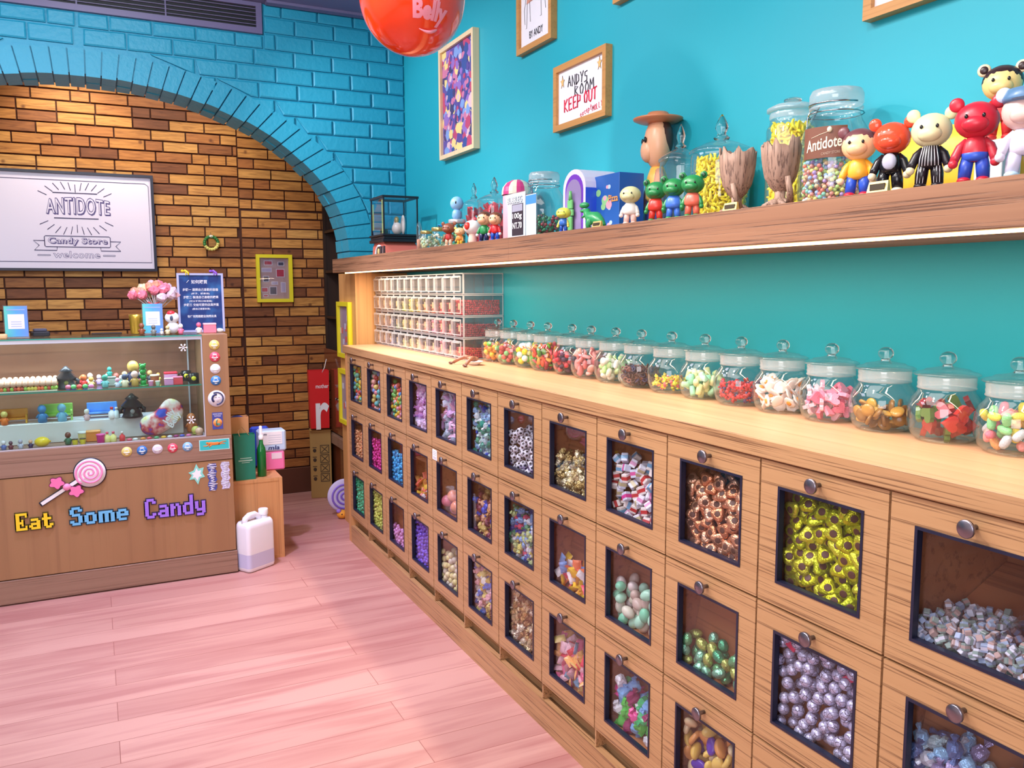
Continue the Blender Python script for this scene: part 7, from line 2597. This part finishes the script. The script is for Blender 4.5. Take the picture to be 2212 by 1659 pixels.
# dark shelving in the back room
t = thing('storage_cabinet', 'tall dark storage cabinet with open shelves above glossy brown doors', 'cabinet', (1.28, 4.47, 0))
b = B()
b.box(0, .34, 0, .02, 0, 1.85)
b.box(0, .34, .70, .72, 0, 1.85)
b.box(.32, .34, .02, .70, 0, 1.85)
b.box(0, .34, .0, .72, 1.85, 1.87)
b.build('carcass', DARKW, t)
for z in (1.085, 1.36, 1.60):
    B().box(.004, .32, .02, .70, z, z + .015).build('shelf', DARKW, t)
for k in range(2):
    dd = B().bbox(-.012, 0, .005 + k * .358, .355 + k * .358, .40, .90, .002).build('door', GLOSSB, t)
    B().lathe([(.005, -.012), (.006, -.03), (.010, -.034), (.001, -.036)], (0, .33 + k * .05, .62), 12, 'X').build('handle', METAL, dd)
cb(-.03, .0, .0, .72, .335, .392).build('ledge', CASEH, t)
B().bbox(-.006, 0, .005, .715, .02, .33, .002).build('lower_door', GLOSSB, t)
tag(B().bbox(1.30, 1.42, 4.52, 4.70, 1.3755, 1.388, .002).build('paper_stack', PAPER), 'white papers lying on a dark cabinet shelf', 'papers')

# ------------------------------------------------------------------ things on the floor at the back
t = thing('wooden_stand', 'low light wooden box stand between the counter and the brick wall', 'stand', (.63, 3.955, 0))
b = B()
b.ring(-.110, .122, 0, .386, -.095, .107, .015, .371, .0, .30, 'XZ')
b.box(-.095, .107, .002, .012, .015, .371)
b.build('box_body', LAMV, t)
t = thing('jerrycan', 'white translucent plastic jerrycan half full, standing against the wooden stand', 'jerrycan', (.603, 3.855, 0), R_(32))
m, nt, bs = _mat('milky_plastic')
bs.inputs['Base Color'].default_value = (*lin((236, 236, 250)), 1)
bs.inputs['Roughness'].default_value = .35
bs.inputs['Subsurface Weight'].default_value = .2
bs.inputs['Subsurface Radius'].default_value = (.02, .02, .02)
JM = m
HW, HD = .078, .046
def rr_rect(w_, d_, r, n=5):
    o = []
    for (sx, sy, a0) in ((1, 1, 0), (-1, 1, 90), (-1, -1, 180), (1, -1, 270)):
        for i in range(n + 1):
            a = R_(a0 + 90 * i / n)
            o.append((sx * (w_ - r) + r * math.cos(a), sy * (d_ - r) + r * math.sin(a)))
    return o
secs = [(.88, .82, 0), (.97, .96, .006), (1, 1, .016), (1, 1, .11), (1, 1, .2), (.98, .96, .214), (.90, .80, .226)]
vs = []
for (a, c, z) in secs:
    for (x, y) in rr_rect(HW * a, HD * c, .018):
        vs.append((x, y, z))
n = len(vs) // len(secs)
fs = [tuple(range(n))[::-1]]
for k in range(len(secs) - 1):
    for i in range(n):
        j = (i + 1) % n
        fs.append((k * n + i, k * n + j, (k + 1) * n + j, (k + 1) * n + i))
fs.append(tuple(range((len(secs) - 1) * n, len(secs) * n)))
b = B()
b.add(vs, fs, True)
b.build('can_body', JM, t)
B().tube([(-.060, 0, .218), (-.052, 0, .240), (-.030, 0, .252), (.0, 0, .252), (.018, 0, .240), (.026, 0, .220)], [.014, .013, .013, .013, .013, .014], 10).build('handle', JM, t)
B().lathe([(.019, .222), (.018, .238)], (.052, 0, 0), 20).build('neck', JM, t)
B().lathe([(.021, .238), (.022, .242), (.022, .262), (.020, .266)], (.052, 0, 0), 20).build('screw_cap', WHITE, t)
b = B()
o_ = [(x * 1.004, y * 1.006) for x, y in rr_rect(HW, HD, .018)]
n = len(o_)
b.add([(x, y, .020) for x, y in o_] + [(x, y, .083) for x, y in o_], [(i, (i + 1) % n, n + (i + 1) % n, n + i) for i in range(n)], True)
b.build('liquid_band', pt((198, 198, 232), .35), t)

ST = .3865
def bag(name, label, cat, loc, w_, d_, h_, mat, rz=0, flare=1.08):
    t = thing(name, label, cat, loc, rz)
    b = B()
    A = [(-w_ / 2, -d_ / 2), (w_ / 2, -d_ / 2), (w_ / 2, d_ / 2), (-w_ / 2, d_ / 2)]
    vs = [(x, y, 0) for x, y in A] + [(x * flare, y, h_) for x, y in A] + [(x * flare * .98, y * .94, h_) for x, y in A] + [(x * .96, y * .9, .004) for x, y in A]
    fs = [(0, 3, 2, 1), (12, 13, 14, 15)]
    for i in range(4):
        j = (i + 1) % 4
        fs += [(i, j, 4 + j, 4 + i), (4 + i, 4 + j, 8 + j, 8 + i), (8 + i, 8 + j, 12 + j, 12 + i)]
    b.add(vs, fs, False)
    b.build('bag_body', mat, t)
    return t


t = bag('paper_bag', 'dark green paper bag with pale print on the wooden stand', 'paper bag', (.590, 3.995, ST), .088, .05, .212, pt((20, 120, 96), .45))
lettering('lettering', 'THE MACALLAN', (-.020, -.0262, .100), UF, VF, .046, .006, pt((150, 180, 160), .5), t, .0004) if False else None
b = B()
b.box(-.022, .028, -.0262, -.0256, .100, .104)
b.box(-.030, .032, -.0262, -.0256, .088, .094)
b.box(-.016, .020, -.0262, -.0256, .080, .083)
b.build('pale_print', pt((150, 186, 168), .5), t)
b = B()
b.tube([(-.02, -.026, .205), (-.028, -.03, .23), (-.01, -.03, .25), (.02, -.027, .21)], .0016, 6)
b.build('handle_cord', pt((220, 190, 150), .6), t)
t = bag('brown_bag', 'open brown paper bag with navy cloth inside, behind the green bag', 'paper bag', (.575, 4.075, ST), .090, .06, .285, pt((206, 150, 100), .6))
B().ball((0, 0, .262), (.040, .026, .028), 14, 8).build('navy_cloth', pt((40, 56, 140), .7), t)
t = thing('glass_bottle', 'green glass bottle with a white pourer top beside the green bag', 'bottle', (.672, 4.02, ST))
B().lathe([(.018, 0), (.021, .003), (.0215, .11), (.019, .135), (.010, .155), (.009, .175)], n=24).build('bottle_body', pm('green_glass', (20, 110, 50), .08), t)
B().lathe([(.011, .175), (.012, .178), (.012, .192), (.009, .195), (.0075, .20), (.0075, .235), (.005, .24)], n=16).build('white_pourer', WHITE, t)
t = thing('plastic_tub', 'pink storage tub under the lettered blue white box', 'tub', (.742, 4.165, ST))
B().bbox(-.058, .058, -.04, .04, 0, .092, .006).build('tub_body', pt((240, 120, 176), .35), t)
B().bbox(-.005, .045, -.0412, -.0402, .055, .085, .001).build('white_label', pt((236, 214, 230), .4), t)
t = thing('lettered_box', 'pale blue and white lettered box on the pink tub', 'box', (.745, 4.165, ST + .0925))
B().bbox(-.065, .065, -.042, .042, 0, .104, .008).build('box_body', pt((190, 214, 244), .35), t)
B().bbox(-.060, .045, -.0432, -.0422, .036, .098, .001).build('white_label', PAPER, t)
lettering('lettering', 'mla', (-.022, -.0436, .010), UF, VF, .052, .020, pt((40, 50, 110)), t, .0005, offset=.02, slant=.2)
lettering('lettering', 'm', (-.042, -.0436, .082), UF, VF, .014, .008, pt((60, 60, 100)), t, .0005, offset=.02)
b = B()
for q in range(4):
    b.box(-.02, .04, -.0436, -.0433, .046 + q * .011, .0475 + q * .011)
b.build('print_line', pt((160, 170, 200)), t)
t = thing('blue_cloth', 'crumpled royal blue cloth lying behind the lettered box', 'cloth', (.705, 4.231, ST + .0))
B().bbox(-.05, .04, -.012, .012, 0, .205, .01).build('cloth_bundle', pt((40, 70, 190), .7), t)

t = thing('cardboard_carton', 'tall narrow brown cardboard carton with printed symbols, under the red bag', 'carton', (1.198, 5.06, 0), R_(-12))
CB_ = pt((176, 140, 80), .7)
B().bbox(-.062, .062, -.062, .062, 0, .412, .002).build('carton_body', CB_, t)
cf = B().add([(-.062, -.062, .4122), (.062, -.062, .4122), (.070, -.095, .424), (-.066, -.09, .420)], [(0, 1, 2, 3), (3, 2, 1, 0)], False).build('open_flap', CB_, t)
b = B()
for q in range(4):
    z = .10 + q * .058
    b.m = 0
    b.ring(-.004, .050, z, z + .052, 0.0, .046, z + .004, z + .048, -.0632, -.0625, 'XZ')
    bar(b, (.004, z + .008), (.042, z + .044), .002, -.0625, -.0632)
    bar(b, (.004, z + .044), (.042, z + .008), .002, -.0625, -.0632)
    b.ball((-.036, -.0628, z + .02), (.010, .0006, .012), 8, 5)
    b.box(-.048, -.024, -.0632, -.0625, z + .036, z + .040)
b.build('printed_symbol', pt((60, 46, 34), .6), t)
t = bag('red_bag', 'red lettered shopping bag with a large white r, on the cardboard carton', 'shopping bag', (1.196, 5.06, .4245), .110, .075, .352, pt((214, 28, 34), .4), R_(-6), 1.10)
lettering('lettering', 'mother', (-.020, -.0385, .245), UF, VF, .075, .024, WHITE, t, .0006, offset=.01)
lettering('lettering', 'r', (-.020, -.0385, .0), UF, VF, .070, .150, WHITE, t, .0006, offset=.02)
b = B()
b.tube([(.02, -.036, .340), (.035, -.04, .37), (.048, -.036, .42)], .0022, 6)
b.build('cord_handle', WHITE, t)
t = thing('swirl_cushion', 'round lilac and white swirl cushion leaning beside the cabinet end', 'cushion', (1.205, 4.56, .112))
b = B()
b.lathe([(.060, -.010), (.088, -.006), (.095, 0), (.088, .010), (.05, .014)], n=32, axis='Y')
b.build('cushion_body', pt((214, 204, 244), .6), t)
b = B()
pts = []
for i in range(90):
    a = i * .22
    r = .006 + .078 * i / 90
    pts.append((r * math.cos(a), -.0095 + .004 * (i / 90) ** 3, r * math.sin(a)))
b.tube(pts, .0065, 6)
b.v = [(x, max(y, -.0135), z) for x, y, z in b.v]
b.build('violet_swirl', pt((140, 110, 220), .6), t)
t = thing('orange_plush', 'small orange plush toy under the swirl cushion', 'plush toy', (1.175, 4.49, 0))
B().ball((0, 0, .024), (.032, .028, .024), 16, 10).build('plush_body', pt((240, 160, 50), .7), t)
B().ball((-.022, -.006, .045), (.014, .012, .012), 12, 8).build('violet_ear', pt((160, 120, 220), .7), t)
b = B()
for s_ in (1, -1):
    b.ball((s_ * .010, -.026, .030), (.004, .003, .004), 8, 5)
b.build('eye', pt((60, 30, 20)), t)
